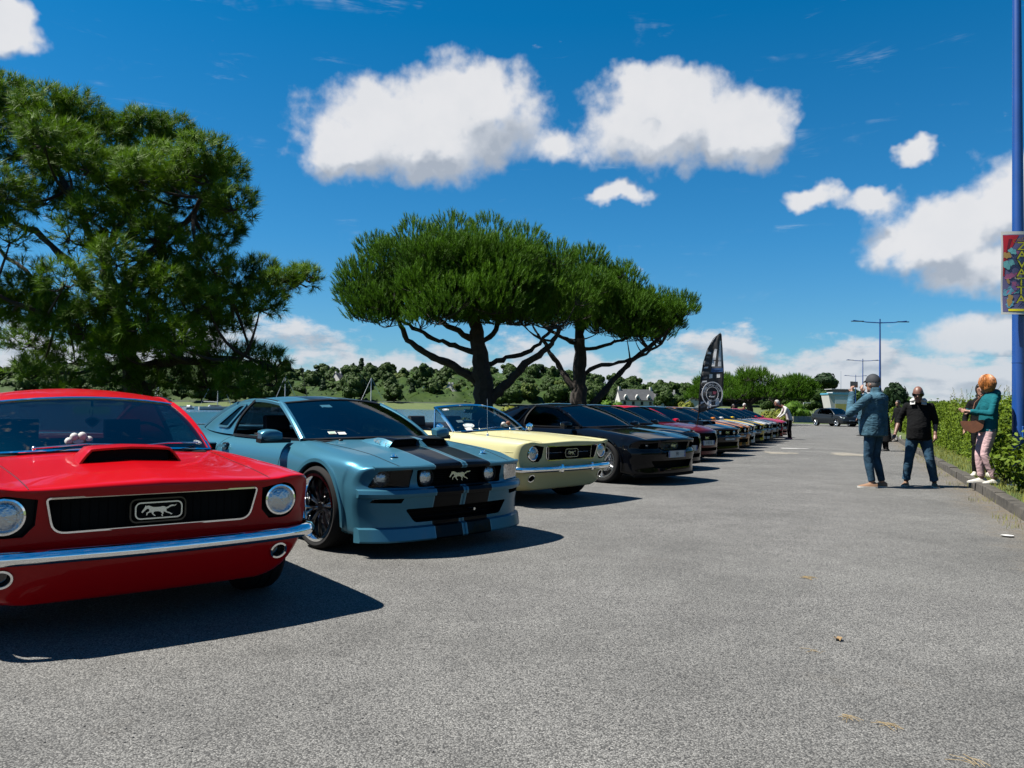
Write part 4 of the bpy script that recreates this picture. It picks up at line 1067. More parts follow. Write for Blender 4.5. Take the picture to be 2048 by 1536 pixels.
ASPH = asphalt_mat()
def strip(name, t0, t1, s0, s1, z, mat, n=30):
    g = G(); rows = [[road_pt(s, t, z) for t in np.linspace(t0, t1, 6)] for s in np.linspace(s0, s1, n)]; return g.grid(rows, True).obj(name, mat, None, False)
tag(strip('car_park', LOT_T, KERB_T, -30, 118, .0, ASPH), kind='structure')
tag(strip('far_road', -6, 7, 118, 260, .004, pmat('pale_gravel', (.33, .31, .28), .95, var=.2, vscale=2)), kind='structure')
tag(strip('verge', KERB_T + .14, 60, -30, 118, .115, GROUND), kind='structure')

# kerb of weathered stones
KERBM = pmat('kerb_stone', (.080, .071, .057), .95, var=.6, vscale=7, bump=.8, bscale=30)
kerb = tag(empty('kerb', road_pt(8, KERB_T)), 'low dark weathered kerb edging the car park below the hedge', 'kerb')
for i in range(46):
    s = -2 + i * 1.02; jt = rng.uniform(-.008, .008); hz = rng.uniform(.125, .145)
    a = G(); P = rpoly([(0, -.02), (0, hz), (.145, hz + .004), (.145, -.02)], [.001, .018, .018, .001], 3)
    V0 = [road_pt(s + .006, KERB_T + jt + u, v) - road_pt(8, KERB_T) for u, v in P]; Vm = [road_pt(s + .5, KERB_T + jt + u + rng.uniform(-.006, .006), v + rng.uniform(-.004, .004)) - road_pt(8, KERB_T) for u, v in P]; V1 = [road_pt(s + 1.012, KERB_T + jt + u, v) - road_pt(8, KERB_T) for u, v in P]
    n = len(P); a.add(V0 + Vm + V1, [(k * n + i2, (k + 1) * n + i2, (k + 1) * n + (i2 + 1) % n, k * n + (i2 + 1) % n) for k in range(2) for i2 in range(n)] + [tuple(range(n)), tuple(range(3 * n - 1, 2 * n - 1, -1))])
    a.obj('kerb_stone', KERBM, kerb, True, 30)

# ------------------------------------------------------------------ vegetation helpers
def np_mesh(name, V, tri, mat, parent=None, kind=None, smooth=False):
    me = bpy.data.meshes.new(name); V = np.asarray(V, np.float32); tri = np.asarray(tri, np.int32)
    me.vertices.add(len(V)); me.vertices.foreach_set('co', V.reshape(-1)); k = tri.shape[1]
    me.loops.add(tri.size); me.loops.foreach_set('vertex_index', tri.reshape(-1))
    me.polygons.add(len(tri)); me.polygons.foreach_set('loop_start', np.arange(0, tri.size, k, dtype=np.int32)); me.polygons.foreach_set('loop_total', np.full(len(tri), k, np.int32))
    me.materials.append(mat); me.update(calc_edges=True); me.validate()
    if smooth: me.polygons.foreach_set('use_smooth', [True] * len(tri))
    return link(name, me, parent, None, kind)
def rand_rot(n, up=None, spread=1.0):
    """n frames whose z axis scatters about 'up'"""
    z = nprng.normal(size=(n, 3)) * spread
    if up is not None: z = z + np.asarray(up)
    z /= np.linalg.norm(z, axis=1, keepdims=True) + 1e-9
    r = nprng.normal(size=(n, 3)); x = np.cross(r, z); x /= np.linalg.norm(x, axis=1, keepdims=True) + 1e-9; y = np.cross(z, x)
    return x, y, z
def scatter(base, pos, frames, scale):
    """base (k,3) placed at pos with frames -> (n*k,3)"""
    x, y, z = frames; B = np.asarray(base)
    out = (B[None, :, 0, None] * x[:, None, :] + B[None, :, 1, None] * y[:, None, :] + B[None, :, 2, None] * z[:, None, :]) * np.asarray(scale)[:, None, None] + pos[:, None, :]
    return out.reshape(-1, 3)
def needles(n, length, w, spread, base_len=.0):
    """a tuft: n thin triangles leaving a short stem"""
    V = []
    for i in range(n):
        a = rng.uniform(0, 2 * math.pi); sp = spread * rng.uniform(.45, 1.0); l = length * rng.uniform(.7, 1.1); z0 = base_len * rng.random()
        d = Vector((math.cos(a) * math.sin(sp), math.sin(a) * math.sin(sp), math.cos(sp))); s = Vector((-math.sin(a), math.cos(a), 0)) * w * .5
        p = Vector((0, 0, z0)); V += [p - s, p + s, p + d * l]
    return np.array([tuple(v) for v in V])
def leafmat(name, c0, c1, scale=1.2, trans=.25, fine=9.0, c2=None):
    m = bpy.data.materials.new(name); m.use_nodes = True; t = NT(m.node_tree); t.n.clear()
    out = t.new('ShaderNodeOutputMaterial'); P = t.new('ShaderNodeTexCoord').outputs['Object']
    a = t.noise(P, scale, 3.0, .6); b = t.noise(P, fine, 2.0, .6)
    f = t.math('ADD', t.math('MULTIPLY', a, .55), t.math('MULTIPLY', b, .45))
    c0, c1, c2 = [c and tuple(v * .62 for v in c) for c in (c0, c1, c2)]
    col = t.ramp(f, [(.36, c0), (.62, c1)] + ([(.74, c2)] if c2 else []))
    d = t.new('ShaderNodeBsdfPrincipled', {'Base Color': col, 'Roughness': .6, 'Specular IOR Level': .12}); tr = t.new('ShaderNodeBsdfTranslucent', {'Color': col})
    t.l.new(t.new('ShaderNodeMixShader', {0: trans, 1: d.outputs[0], 2: tr.outputs[0]}).outputs[0], out.inputs[0]); return m
PINE_A = leafmat('pine_needles', (.034, .090, .006), (.140, .265, .010), .9, .3, 6.0, (.34, .46, .020))
PINE_B = leafmat('umbrella_pine_needles', (.034, .095, .008), (.110, .245, .012), .8, .28, 7.0, (.20, .35, .022))
BARK = pmat('pine_bark', (.040, .030, .025), .95, var=.5, vscale=6, bump=1.0, bscale=14)
HEDGE = leafmat('hedge_leaves', (.045, .085, .008), (.17, .25, .016), 2.5, .3, 11.0, (.36, .37, .04))
GRASSM = leafmat('dry_grass_blades', (.15, .17, .03), (.32, .32, .07), 2.0, .3, 12.0, (.42, .37, .12))

def limb(px_pts, Y, r0, r1, dy=None):
    """branch from picture points; dy bends it in depth"""
    n = len(px_pts); P = []
    for i, (a, b) in enumerate(px_pts):
        f = i / max(1, n - 1); P.append(at(a, b, Y + (dy or 0) * f))
    C = curve3(P, max(6, n * 4)); k = len(C); jit = nprng.normal(size=(k, 3)) * .025; jit[0] = 0
    return [tuple(c) for c in C + jit], list(np.linspace(r0, r1, k) * (1 + .10 * nprng.normal(size=k)))
def clump_points(c, r, n, lo=-.35):
    """points on and in the upper shell of an ellipsoid clump"""
    d = nprng.normal(size=(n, 3)); d /= np.linalg.norm(d, axis=1, keepdims=True); d = d[d[:, 2] > lo]
    rad = nprng.uniform(.62, 1.05, size=(len(d), 1)); return np.asarray(c) + d * rad * np.asarray(r), d
def pine(name, label, base, limbs, clumps, tuft, mat, per, up, spread, scale, lo=-.35, group=None, twigs=True):
    root = empty(name, base); b = Vector(base); tr = G()
    for i, (P, r) in enumerate(limbs):
        g = G().tube([Vector(p) - b for p in P], r, 9); g.obj('trunk' if i == 0 else 'limb', BARK, root)
    pos = []; tw = G()
    for (c, r, k) in clumps:
        rr = np.array(r if hasattr(r, '__len__') else (r, r, r * .8)); n = int(per * k * rr[0] * rr[1])
        p, d = clump_points(np.array(c) - np.array(base), rr, n, lo); pos.append((p, d))
        if twigs:
            near = min((np.linalg.norm(np.array(q) - np.array(c)), tuple(q)) for P, _ in limbs for q in P)[1]
            a = Vector(near) - b; z = Vector(tuple(c)) - b - Vector((0, 0, rr[2] * .3))
            mid = (a + z) / 2 + Vector((rng.uniform(-.1, .1), rng.uniform(-.1, .1), -.12)); L = (z - a).length
            tw.tube(curve3([a, mid, z], 6), list(np.linspace(.025 + .012 * L, .012, 6)), 5)
            for q in p[::max(1, len(p) // 7)]: tw.tube([z, (z + Vector(tuple(q))) / 2 - Vector((0, 0, .05)), Vector(tuple(q))], [.014, .010, .004], 4)
    P = np.concatenate([p for p, _ in pos]); D = np.concatenate([d for _, d in pos])
    n = len(P); upv = np.asarray(up) + D * .8
    fr = rand_rot(n, upv, spread); V = scatter(tuft, P, fr, nprng.uniform(.75, 1.25, n) * scale)
    np_mesh('crown', V, np.arange(len(V)).reshape(-1, 3), mat, root)
    if twigs: tw.obj('twigs', BARK, root, kind='stuff')
    tag(root, label, 'tree', group); return root

# --- left pine, broad and ragged -----------------------------------------------
Y = 15.0
base = at(270, 800, Y); base.z = land_z(np.array(base.x), np.array(base.y)).item()
LB = [([tuple(base)] + limb([(272, 800), (262, 720), (240, 620), (215, 540), (205, 460)], Y, .2, .1)[0], [.24] + limb([(272, 800), (262, 720), (240, 620), (215, 540), (205, 460)], Y, .21, .09)[1])]
for pts, r, dy in (([(245, 640), (170, 560), (90, 480), (0, 425), (-70, 380)], .10, 1.0), ([(230, 590), (310, 500), (380, 430), (430, 360)], .10, -.6), ([(215, 540), (160, 420), (110, 330), (60, 250)], .085, .5), ([(210, 500), (270, 400), (310, 320)], .08, .8), ([(258, 700), (360, 640), (470, 590), (600, 555)], .10, .6), ([(265, 740), (380, 720), (480, 715), (550, 735)], .09, -.4), ([(255, 700), (170, 670), (80, 620), (-20, 590)], .09, -1.2), ([(262, 730), (190, 740), (90, 745)], .06, -.8), ([(240, 620), (120, 600), (30, 520), (-60, 480)], .07, 1.4)):
    LB.append(limb(pts, Y, r, r * .35, dy))
CLP = []
r2 = random.Random(11)
for (px, py, rp, k) in [(-120, 260, 85, 1), (-60, 200, 80, 1), (20, 205, 72, 1), (95, 225, 66, 1), (165, 235, 62, 1), (40, 300, 80, 1), (130, 310, 72, 1), (215, 285, 62, 1), (290, 265, 58, 1), (345, 270, 56, 1), (410, 320, 58, 1), (330, 345, 70, 1), (255, 355, 66, 1), (460, 345, 44, 1), (390, 400, 64, 1), (465, 410, 48, 1), (200, 400, 66, .8), (300, 430, 60, .8), (440, 460, 55, 1), (90, 395, 64, .9), (10, 385, 60, .8), (-60, 420, 80, .9), (360, 495, 55, .8), (420, 525, 52, .9), (140, 470, 46, .5), (230, 480, 50, .5), (20, 475, 46, .4), (60, 545, 42, .35),
    (330, 545, 55, .8), (400, 580, 56, .9), (470, 565, 52, .9), (520, 545, 42, .9), (560, 575, 44, 1), (600, 560, 36, 1), (625, 550, 20, .8), (520, 610, 46, .9), (460, 640, 54, .9), (400, 650, 55, .8), (330, 620, 50, .6), (280, 560, 44, .5),
    (40, 600, 62, 1), (-40, 610, 80, 1), (110, 635, 60, 1), (170, 655, 55, 1), (60, 680, 55, .8), (210, 690, 50, .8), (275, 675, 46, 1), (320, 700, 44, 1), (150, 715, 50, .7), (80, 735, 40, 1), (50, 745, 30, .8), (230, 745, 45, .7), (380, 710, 48, .8), (440, 715, 44, .8), (500, 715, 40, .9), (545, 725, 32, .9), (480, 765, 44, .9), (415, 765, 40, .8), (340, 755, 42, .7), (540, 765, 26, .7), (120, 765, 30, .6), (300, 775, 36, .6), (235, 520, 47, .8), (250, 590, 47, .9), (310, 470, 47, .8), (180, 430, 47, .8), (260, 430, 47, .7), (200, 600, 47, .8), (290, 640, 47, .9), (240, 690, 47, .9), (350, 570, 47, .9), (130, 560, 47, .6), (420, 610, 47, .9), (360, 680, 47, .8), (180, 330, 47, .8), (280, 350, 47, .8), (380, 340, 47, .8), (90, 280, 47, .8)]:
    c = at(px, py, Y + r2.uniform(-1.3, 1.6) if rp != 47 else Y - r2.uniform(1.3, 1.9)); rr = rp / FPX * Y * .86
    CLP.append((tuple(c), (rr, rr * 1.1, rr * .85), k * .95))
pine('pine_tree', 'tall ragged dark green pine with long needles behind the red and blue cars', tuple(base), LB, CLP, needles(26, .20, .013, 1.25, .12), PINE_A, 820, (0, 0, .75), .55, 1.0, -.75)

# --- two umbrella pines -----------------------------------------------------------
def umbrella(label, Y, base_px, limbs_px, clumps_px, per=430, group='umbrella pines beside the car park', ysc=1.0, scale=1.0):
    base = at(base_px, 820, Y); base.z = land_z(np.array(base.x), np.array(base.y)).item()
    L = []
    for i, (pts, r0, r1, dy) in enumerate(limbs_px):
        P, rr = limb(pts, Y, r0, r1, dy)
        if i == 0: P = [tuple(base)] + P; rr = [r0 * 1.25] + rr
        L.append((P, rr))
    C = []
    for (px, py, rp, dy, k) in clumps_px:
        c = at(px, py, Y + dy); rr = rp / FPX * Y; C.append((tuple(c), (rr, rr, rr * .72), k))
    shoot = needles(26, .15, .014, .66, .20)
    return pine('umbrella_pine', label, tuple(base), L, C, shoot, PINE_B, per, (0, 0, 1.0), .16, scale, -.30, group)
def dome(cx, cy, hw, hh, depth, n, seed, rp=(44, 66), floor=0.0):
    """clump centres filling a flat-bottomed dome, in picture units at the tree's distance (depth in metres)"""
    q = random.Random(seed); out = []
    while len(out) < n:
        u, v, w = q.uniform(-1, 1), q.uniform(floor, 1), q.uniform(-1, 1)
        rr = u * u + v * v + w * w
        if rr > 1 or (rr < .30 and v > .35): continue
        out.append((cx + u * hw, cy - v * hh, q.uniform(*rp), w * depth, 1.0))
    return out
t1 = [([(966, 815), (965, 760), (956, 690), (950, 640), (946, 560)], .36, .13, 0), ([(962, 770), (905, 732), (850, 706), (815, 678), (800, 650), (785, 625)], .17, .06, -.5), ([(950, 705), (900, 688), (850, 668), (800, 640), (765, 615)], .10, .04, .6), ([(948, 680), (890, 648), (840, 622), (790, 600)], .11, .04, -1.2), ([(972, 805), (1020, 762), (1058, 722), (1090, 700), (1120, 660)], .19, .07, -.6), ([(958, 735), (1010, 716), (1062, 700), (1110, 650)], .10, .05, .8), ([(950, 690), (985, 668), (1010, 620), (1030, 560)], .12, .05, 1.0), ([(950, 660), (930, 600), (900, 540), (880, 490)], .10, .04, 1.4), ([(948, 650), (980, 590), (1000, 520), (1020, 470)], .09, .04, -1.5), ([(945, 640), (880, 590), (820, 560), (760, 540)], .09, .04, 1.6)]
c1 = dome(925, 640, 212, 172, 2.9, 110, 21) + [(712, 600, 42, 0, 1), (715, 555, 44, .5, 1), (730, 635, 34, -.5, 1), (780, 645, 36, -1, .8), (840, 650, 34, -1.5, .8), (1150, 600, 44, -.4, 1), (1110, 520, 46, 0, 1), (755, 505, 44, .2, 1), (835, 478, 46, -.3, 1), (905, 465, 44, .4, 1), (980, 467, 44, 0, 1), (1050, 488, 44, .3, 1), (692, 590, 24, 0, 1)]
umbrella('large umbrella pine with a domed crown and forked dark trunk', 25.0, 965, t1, c1)
t2 = [([(1158, 815), (1158, 745), (1160, 690), (1158, 640), (1165, 580)], .34, .12, 0), ([(1148, 775), (1118, 735), (1098, 700), (1075, 670)], .15, .05, .5), ([(1184, 812), (1216, 772), (1250, 735), (1300, 692), (1330, 665), (1362, 640)], .15, .05, .4), ([(1165, 752), (1200, 732), (1262, 720), (1322, 688)], .09, .04, -.8), ([(1160, 700), (1210, 690), (1262, 672), (1300, 650)], .08, .03, 1.2), ([(1158, 690), (1110, 668), (1070, 640)], .09, .04, -1.2), ([(1160, 660), (1200, 610), (1230, 570)], .09, .04, 1.0), ([(1156, 650), (1130, 600), (1110, 560)], .08, .04, -.6)]
c2 = dome(1165, 662, 130, 135, 2.6, 52, 5, (34, 50)) + dome(1265, 675, 75, 92, 2.0, 24, 9, (30, 44)) + dome(1335, 662, 50, 55, 1.6, 16, 14, (26, 38)) + [(1375, 625, 24, 0, 1), (1360, 605, 28, .4, 1), (1245, 548, 30, 0, 1), (1180, 520, 36, 0, 1), (1380, 605, 18, .3, 1), (1310, 600, 30, 0, 1)]
umbrella('smaller umbrella pine with a stepped crown and long limb leaning right', 30.0, 1157, t2, c2)
# far group beyond the flag
for (cx, Yt, top, hw, bx, seed, lab) in ((1506, 66, 735, 74, 1500, 31, 'wide umbrella pine standing beyond the feather flag'), (1440, 74, 742, 64, 1468, 33, 'low umbrella pine half hidden by the feather flag'), (1586, 82, 752, 46, 1556, 35, 'umbrella pine nearest the pale road at the end of the car park')):
    bot = 800
    lm = [([(bx, 818), (bx - 2, 795), (cx * .5 + bx * .5, 775), (cx, 760)], .30, .12, 0)]
    for u in (-.7, -.35, .3, .65): lm.append(([(bx, 808), (bx + u * hw * .5, 795), (cx + u * hw, 778)], .13, .05, rng.uniform(-2, 2)))
    cl = dome(cx, bot - 2, hw * .88, (bot - top) * .80, hw / FPX * Yt * .9, 60, seed, (13, 20))
    umbrella(lab, Yt, bx, lm, cl, 170, 'umbrella pines beside the car park', scale=1.5)
# ------------------------------------------------------------------ far trees, shrubs, hedge
def leaf_quads(pos, nrm, size, jitter=.6):
    n = len(pos); fr = rand_rot(n, nrm, jitter)
    Q = np.array([(-.5, -.5, 0), (.5, -.5, 0), (.5, .5, 0), (-.5, .5, 0)]); V = scatter(Q, pos, fr, size * nprng.uniform(.6, 1.3, n)); return V, np.arange(len(V)).reshape(-1, 4)
def crown_mesh(name, lumps, dens, size, mat, trunk=None, core=.80):
    """lumpy crown: leaf faces over ellipsoids, with inner foliage masses; trunk tube added as second material"""
    Vs = []; Fs = []; k = 0
    for (c, r) in lumps:
        r = np.array(r); n = int(dens * (r[0] * r[1] + r[0] * r[2] + r[1] * r[2]) * 4); d = nprng.normal(size=(n, 3)); d /= np.linalg.norm(d, axis=1, keepdims=True)
        p = np.array(c) + d * r * nprng.uniform(.78, 1.08, (n, 1)); V, F = leaf_quads(p, d, size, .30); Vs.append(V); Fs.append(F + k); k += len(V)
    V = np.concatenate(Vs); F = np.concatenate(Fs)
    g = G()
    for (c, r) in lumps: g.ball(c, tuple(np.array(r) * core), 10, 7)
    nm = len(g.F); 
    if trunk: g.mi = 1; g.tube(trunk[0], trunk[1], 6)
    VV = [tuple(v) for v in V] + g.V; FF = [tuple(f) for f in F] + [tuple(i + len(V) for i in f) for f in g.F]; MM = [0] * len(F) + g.M
    me = bpy.data.meshes.new(name); me.from_pydata(VV, [], FF); me.materials.append(mat); me.materials.append(BARK); me.polygons.foreach_set('material_index', MM); me.update(); return me
def blobs_tree(seed, h, w, kind):
    q = random.Random(seed); L = []
    if kind == 'round':
        for i in range(18):
            a = q.uniform(0, 6.28); rr = q.uniform(.05, .38) * w; z = h * q.uniform(.25, .85); s = w * q.uniform(.12, .21) * (1 if z < .65 * h else .8); L.append(((rr * math.cos(a), rr * math.sin(a), z), (s, s, s * .85)))
        L.append(((0, 0, h * .55), (w * .36, w * .36, h * .3)))
    elif kind == 'conifer':
        for i in range(9):
            f = i / 8; s = w * (.42 - .30 * f) * q.uniform(.8, 1.15); L.append(((q.uniform(-.05, .05) * w, q.uniform(-.05, .05) * w, h * (.2 + .74 * f)), (s, s, h * .10)))
    else:  # flat topped pine
        for i in range(8):
            a = q.uniform(0, 6.28); rr = q.uniform(.05, .36) * w; s = w * q.uniform(.18, .26); L.append(((rr * math.cos(a), rr * math.sin(a), h * q.uniform(.66, .86)), (s, s, s * .62)))
    return L
FT_A = leafmat('far_broadleaf', (.022, .048, .010), (.046, .083, .014), .25, .15, 1.4, (.068, .108, .018)); FT_B = leafmat('far_dark_conifer', (.010, .026, .010), (.022, .048, .014), .25, .1, 1.4)
FT_C = leafmat('far_pale_broadleaf', (.055, .085, .015), (.105, .150, .028), .25, .2, 1.4, (.15, .18, .04))
far_kinds = []
for i, (kd, mt, h, w, lab) in enumerate((('round', FT_A, 11, 11, 'round mid green broadleaf tree in the wood on the far bank'), ('round', FT_A, 9.5, 12, 'round mid green broadleaf tree in the wood on the far bank'), ('round', FT_C, 8.5, 10, 'pale yellow green tree in the wood on the far bank'), ('conifer', FT_B, 13, 9, 'dark pointed conifer rising from the wood on the far bank'), ('flat', FT_B, 13, 11, 'dark flat topped pine rising from the wood on the far bank'), ('round', FT_B, 11, 10, 'dark round pine'))):
    far_kinds.append((crown_mesh('far_tree', blobs_tree(40 + i, h, w, kd), 2.6, .72, mt, ([(0, 0, -1), (0, 0, h * .5)], [.35, .2]), .93), lab))
ft_n = 0
q = random.Random(77)
def plant(px, Y, kind, sc=1.0, z=None, lab=None, grp='trees of the wood on the far bank'):
    x = (px - 1024) / FPX * Y; zz = land_z(np.array(x), np.array(float(Y))).item() if z is None else z
    me, l = far_kinds[kind]; o = link('broadleaf_tree' if kind < 3 else 'conifer_tree', me, None, (x, Y, zz - .3)); o.rotation_euler = (0, 0, q.uniform(0, 6.28)); o.scale = (sc, sc, sc * q.uniform(.85, 1.1))
    tag(o, lab or l, 'tree', grp); return o
for row, (Yr, step) in enumerate(((462, 36), (490, 38), (525, 38), (565, 37), (608, 36), (650, 34))):
    px = -30 + q.uniform(0, 20)
    while px < 1680:
        hid = False
        if not hid:
            if row == 0 and q.random() < .35: px += step; continue
            k = q.choices([0, 1, 2, 3, 4], [5, 5, 2 if row < 3 else 1, .7, .5])[0]
            plant(px + q.uniform(-8, 8), Yr + q.uniform(-12, 12), k, q.uniform(1.1, 1.65) if k < 3 else q.uniform(.9, 1.2), lab=far_kinds[k][1].replace('in the wood on', 'at the meadow edge of' if row == 0 else 'on the wooded slope of' if row < 4 else 'on the wooded skyline of'))
        px += step * q.uniform(.95, 1.35)
for px, k, s in ((722, 3, 1.35), (738, 3, 1.15), (706, 3, 1.1), (752, 4, 1.1), (1075, 4, 1.25), (1120, 4, 1.0), (985, 0, 1.1), (870, 0, 1.0)): plant(px, 640, k, s)
# undergrowth filling the wood between the crowns
ux = np.linspace(-460, 330, 150); uy = np.linspace(466, 690, 46); UX, UY = np.meshgrid(ux, uy); UX = UX + nprng.normal(size=UX.shape) * 1.5; UY = UY + nprng.normal(size=UY.shape) * 1.5
edge = smoothstep(466, 474, UY) * smoothstep(330, 250, UX); UZ = land_z(UX, UY) - .6 + edge * (4.2 + 1.6 * np.sin(UX * .31 + UY * .17) + 1.3 * np.sin(UX * .83 - UY * .41) + nprng.random(UX.shape) * 2.0)
up = np.stack([UX, UY, UZ], -1); g = G().grid([[tuple(p) for p in r] for r in up]); pick = up.reshape(-1, 3)[np.repeat(nprng.permutation(up.shape[0] * up.shape[1]), 3)] + nprng.normal(size=(up.shape[0] * up.shape[1] * 3, 3)) * np.array((2.0, 2.0, .7))
V, F = leaf_quads(pick, np.tile(np.array((0, -.6, 1.0)), (len(pick), 1)), 1.1, .5); k0 = len(g.V); g.V += [tuple(v) for v in V]; g.F += [tuple(int(i) + k0 for i in f) for f in F]; g.M += [0] * len(F)
tag(g.obj('undergrowth', FT_A, None, True, 0), 'low green undergrowth filling the wood on the far bank', 'undergrowth', kind='stuff')
# nearer land at the head of the inlet
for px, Yt, k, s in ((1330, 250, 0, .72), (1355, 262, 1, .6), (1228, 300, 0, .7), (1180, 310, 0, .8), (1420, 240, 1, .6), (1640, 210, 1, .75), (1655, 190, 4, .8), (1625, 205, 0, .62), (1605, 215, 0, .6), (1712, 230, 0, .7), (1745, 240, 1, .7), (1575, 200, 0, .55), (1540, 210, 1, .55)):
    plant(px, Yt, k, s, lab='small dark tree between the houses and the far pines' if px < 1500 else 'small tree along the end of the pale road', grp='trees around the head of the inlet')
for px, Yt, k, s in ((1885, 330, 1, .8), (1910, 330, 0, .7), (1935, 330, 1, .8), (1962, 330, 0, .75), (1990, 335, 1, .8), (2020, 330, 0, .8), (1850, 330, 0, .7), (2050, 330, 1, .8)):
    plant(px, Yt, k, s, z=-.5, lab='low dark tree of the line showing above the hedge', grp='tree line beyond the hedge')
o = plant(1795, 120, 5, .6, lab='dark round topped pine rising behind the man in sunglasses', grp=None); o['group'] = 'lone pine'; o.scale = (.42, .42, .60); del o['group']

SHRUB_Y = leafmat('yellow_green_shrub', (.10, .125, .018), (.20, .22, .03), 1.2, .25, 7.0); SHRUB_G = leafmat('bright_pine_shrub', (.040, .10, .010), (.10, .20, .015), 1.2, .25, 7.0)
def shrub(label, px, Y, w, h, mat, seed, tuft=False):
    q2 = random.Random(seed); L = []
    for i in range(10):
        a = q2.uniform(0, 6.28); rr = q2.uniform(0, .34) * w; s = w * q2.uniform(.15, .24); L.append(((rr * math.cos(a), rr * math.sin(a), h * q2.uniform(.30, .80)), (s, s, s * .9)))
    L.append(((0, 0, h * .35), (w * .4, w * .4, h * .35)))
    p = at(px, 820, Y); z = land_z(np.array(p.x), np.array(p.y)).item(); root = empty('shrub', (p.x, p.y, z - .05))
    me = crown_mesh('foliage', L, 26, .13, mat, None, .86); link('foliage', me, root)
    for i in range(4):
        a = i * 1.6; G().tube([(0, 0, 0), (.2 * w * math.cos(a), .2 * w * math.sin(a), h * .55)], [.04, .02], 6).obj('stem', BARK, root)
    tag(root, label, 'shrub'); return root
shrub('yellow green shrub behind the forked trunk of the large umbrella pine', 1032, 44, 2.6, 2.15, SHRUB_Y, 1)
shrub('small yellow green shrub left of the large umbrella pine trunk', 930, 47, 1.1, 1.7, SHRUB_Y, 8)
shrub('dense bright green rounded shrub in front of the slate roofed houses', 1222, 52, 2.1, 2.0, SHRUB_G, 2)
shrub('olive shrub beside the foot of the feather flag', 1378, 58, 2.0, 2.0, SHRUB_Y, 3)
shrub('low green shrub below the far umbrella pines', 1545, 62, 3.2, 1.0, SHRUB_Y, 4)
shrub('leafy shrub beside the white signpost', 1592, 88, 4.0, 2.0, SHRUB_G, 5)

# --- hedge along the verge -------------------------------------------------------
LEAF = np.array([(0, 0, 0), (-.26, .35, .06), (0, .42, 0), (.26, .35, .06), (0, 1, -.04), (-.20, .7, .05), (.20, .7, .05), (0, .7, 0)])
LEAF_T = np.array([(0, 2, 1), (0, 3, 2), (1, 2, 5), (2, 7, 5), (2, 3, 6), (2, 6, 7), (5, 7, 4), (7, 6, 4)])
def leaves(pos, nrm, size, jitter=.7):
    n = len(pos); x, y, z = rand_rot(n, nrm, jitter); y2 = y + np.array((0, 0, -.35)); y2 /= np.linalg.norm(y2, axis=1, keepdims=True); x2 = np.cross(y2, z); x2 /= np.linalg.norm(x2, axis=1, keepdims=True) + 1e-9
    V = scatter(LEAF, pos, (x2, y2, np.cross(x2, y2)), size * nprng.uniform(.6, 1.25, n)); T = (LEAF_T[None] + (np.arange(n) * len(LEAF))[:, None, None]).reshape(-1, 3); return V, T
hedge = empty('hedge', road_pt(12, KERB_T + 1.3, .1)); hb = road_pt(12, KERB_T + 1.3, .1)
def hedge_front(s, z): return KERB_T + .80 + .10 * np.sin(s * 2.1) + .09 * np.sin(s * 4.7 + z * 3) + .05 * np.sin(s * 11 + z * 7) + .10 * z
def hedge_top(s): return 1.36 + .08 * np.sin(s * 1.3) + .06 * np.sin(s * 3.7 + 1) + .04 * np.sin(s * 9)
P = []; Nn = []; SZ = []
for s0, s1, cnt, sz in ((7.5, 16, 13500, .062), (16, 30, 9000, .075), (30, 62, 6500, .12)):
    s = nprng.uniform(s0, s1, cnt); v = nprng.random(cnt); top = hedge_top(s); z = .02 + v ** .85 * (top - .02)
    dep = np.abs(nprng.normal(size=cnt)) * .09; t = hedge_front(s, z) + dep - .05; ontop = nprng.random(cnt) < .22
    t = np.where(ontop, hedge_front(s, top) + nprng.random(cnt) * .9, t); z = np.where(ontop, top + nprng.normal(size=cnt) * .05, z)
    pts = np.stack([E_DIR.x * s + N_DIR.x * t, E_DIR.y * s + N_DIR.y * t, z + .1], -1) - np.array(hb); P.append(pts)
    nn = np.where(ontop[:, None], np.array((0, 0, 1.0)), -np.array(N_DIR) + np.array((0, 0, .5))); Nn.append(nn); SZ.append(np.full(cnt, sz))
V, T = leaves(np.concatenate(P), np.concatenate(Nn), np.concatenate(SZ)); np_mesh('hedge_leaves', V, T, HEDGE, hedge, 'stuff')
rows = []
for s in np.linspace(7.2, 62, 90):
    tp = hedge_top(s) - .10; rows.append([road_pt(s, hedge_front(s, z) + .16, z + .1) - hb for z in (0, .3, .6, .9)] + [road_pt(s, hedge_front(s, tp) + .2, tp + .1) - hb, road_pt(s, KERB_T + 1.9, tp + .1) - hb, road_pt(s, KERB_T + 2.1, .1) - hb])
G().grid(rows).obj('inner_foliage', HEDGE, hedge, True, 60)
g = G()
for i in range(70):
    s = rng.uniform(8, 26); t = hedge_front(s, 1.3) + rng.uniform(.0, .7); z0 = 1.2; h = rng.uniform(.35, .75); dx = rng.uniform(-.12, .16)
    a = road_pt(s, t, z0) - hb; b = a + Vector((dx * .4, rng.uniform(-.05, .05), h * .6)); c = a + Vector((dx, rng.uniform(-.1, .1), h)); g.tube([a, b, c], [.004, .003, .002], 4)
    for k in range(6):
        f = .55 + .45 * k / 6; p = b.lerp(c, max(0, (f - .6) / .4)); g.tube([p, p + Vector((rng.uniform(-.04, .04), rng.uniform(-.04, .04), .05))], [.006, .002], 4)
g.obj('seed_stalks', GRASSM, hedge, kind='stuff')
tag(hedge, 'long leafy green hedge with tall seed stalks behind the kerb', 'hedge')
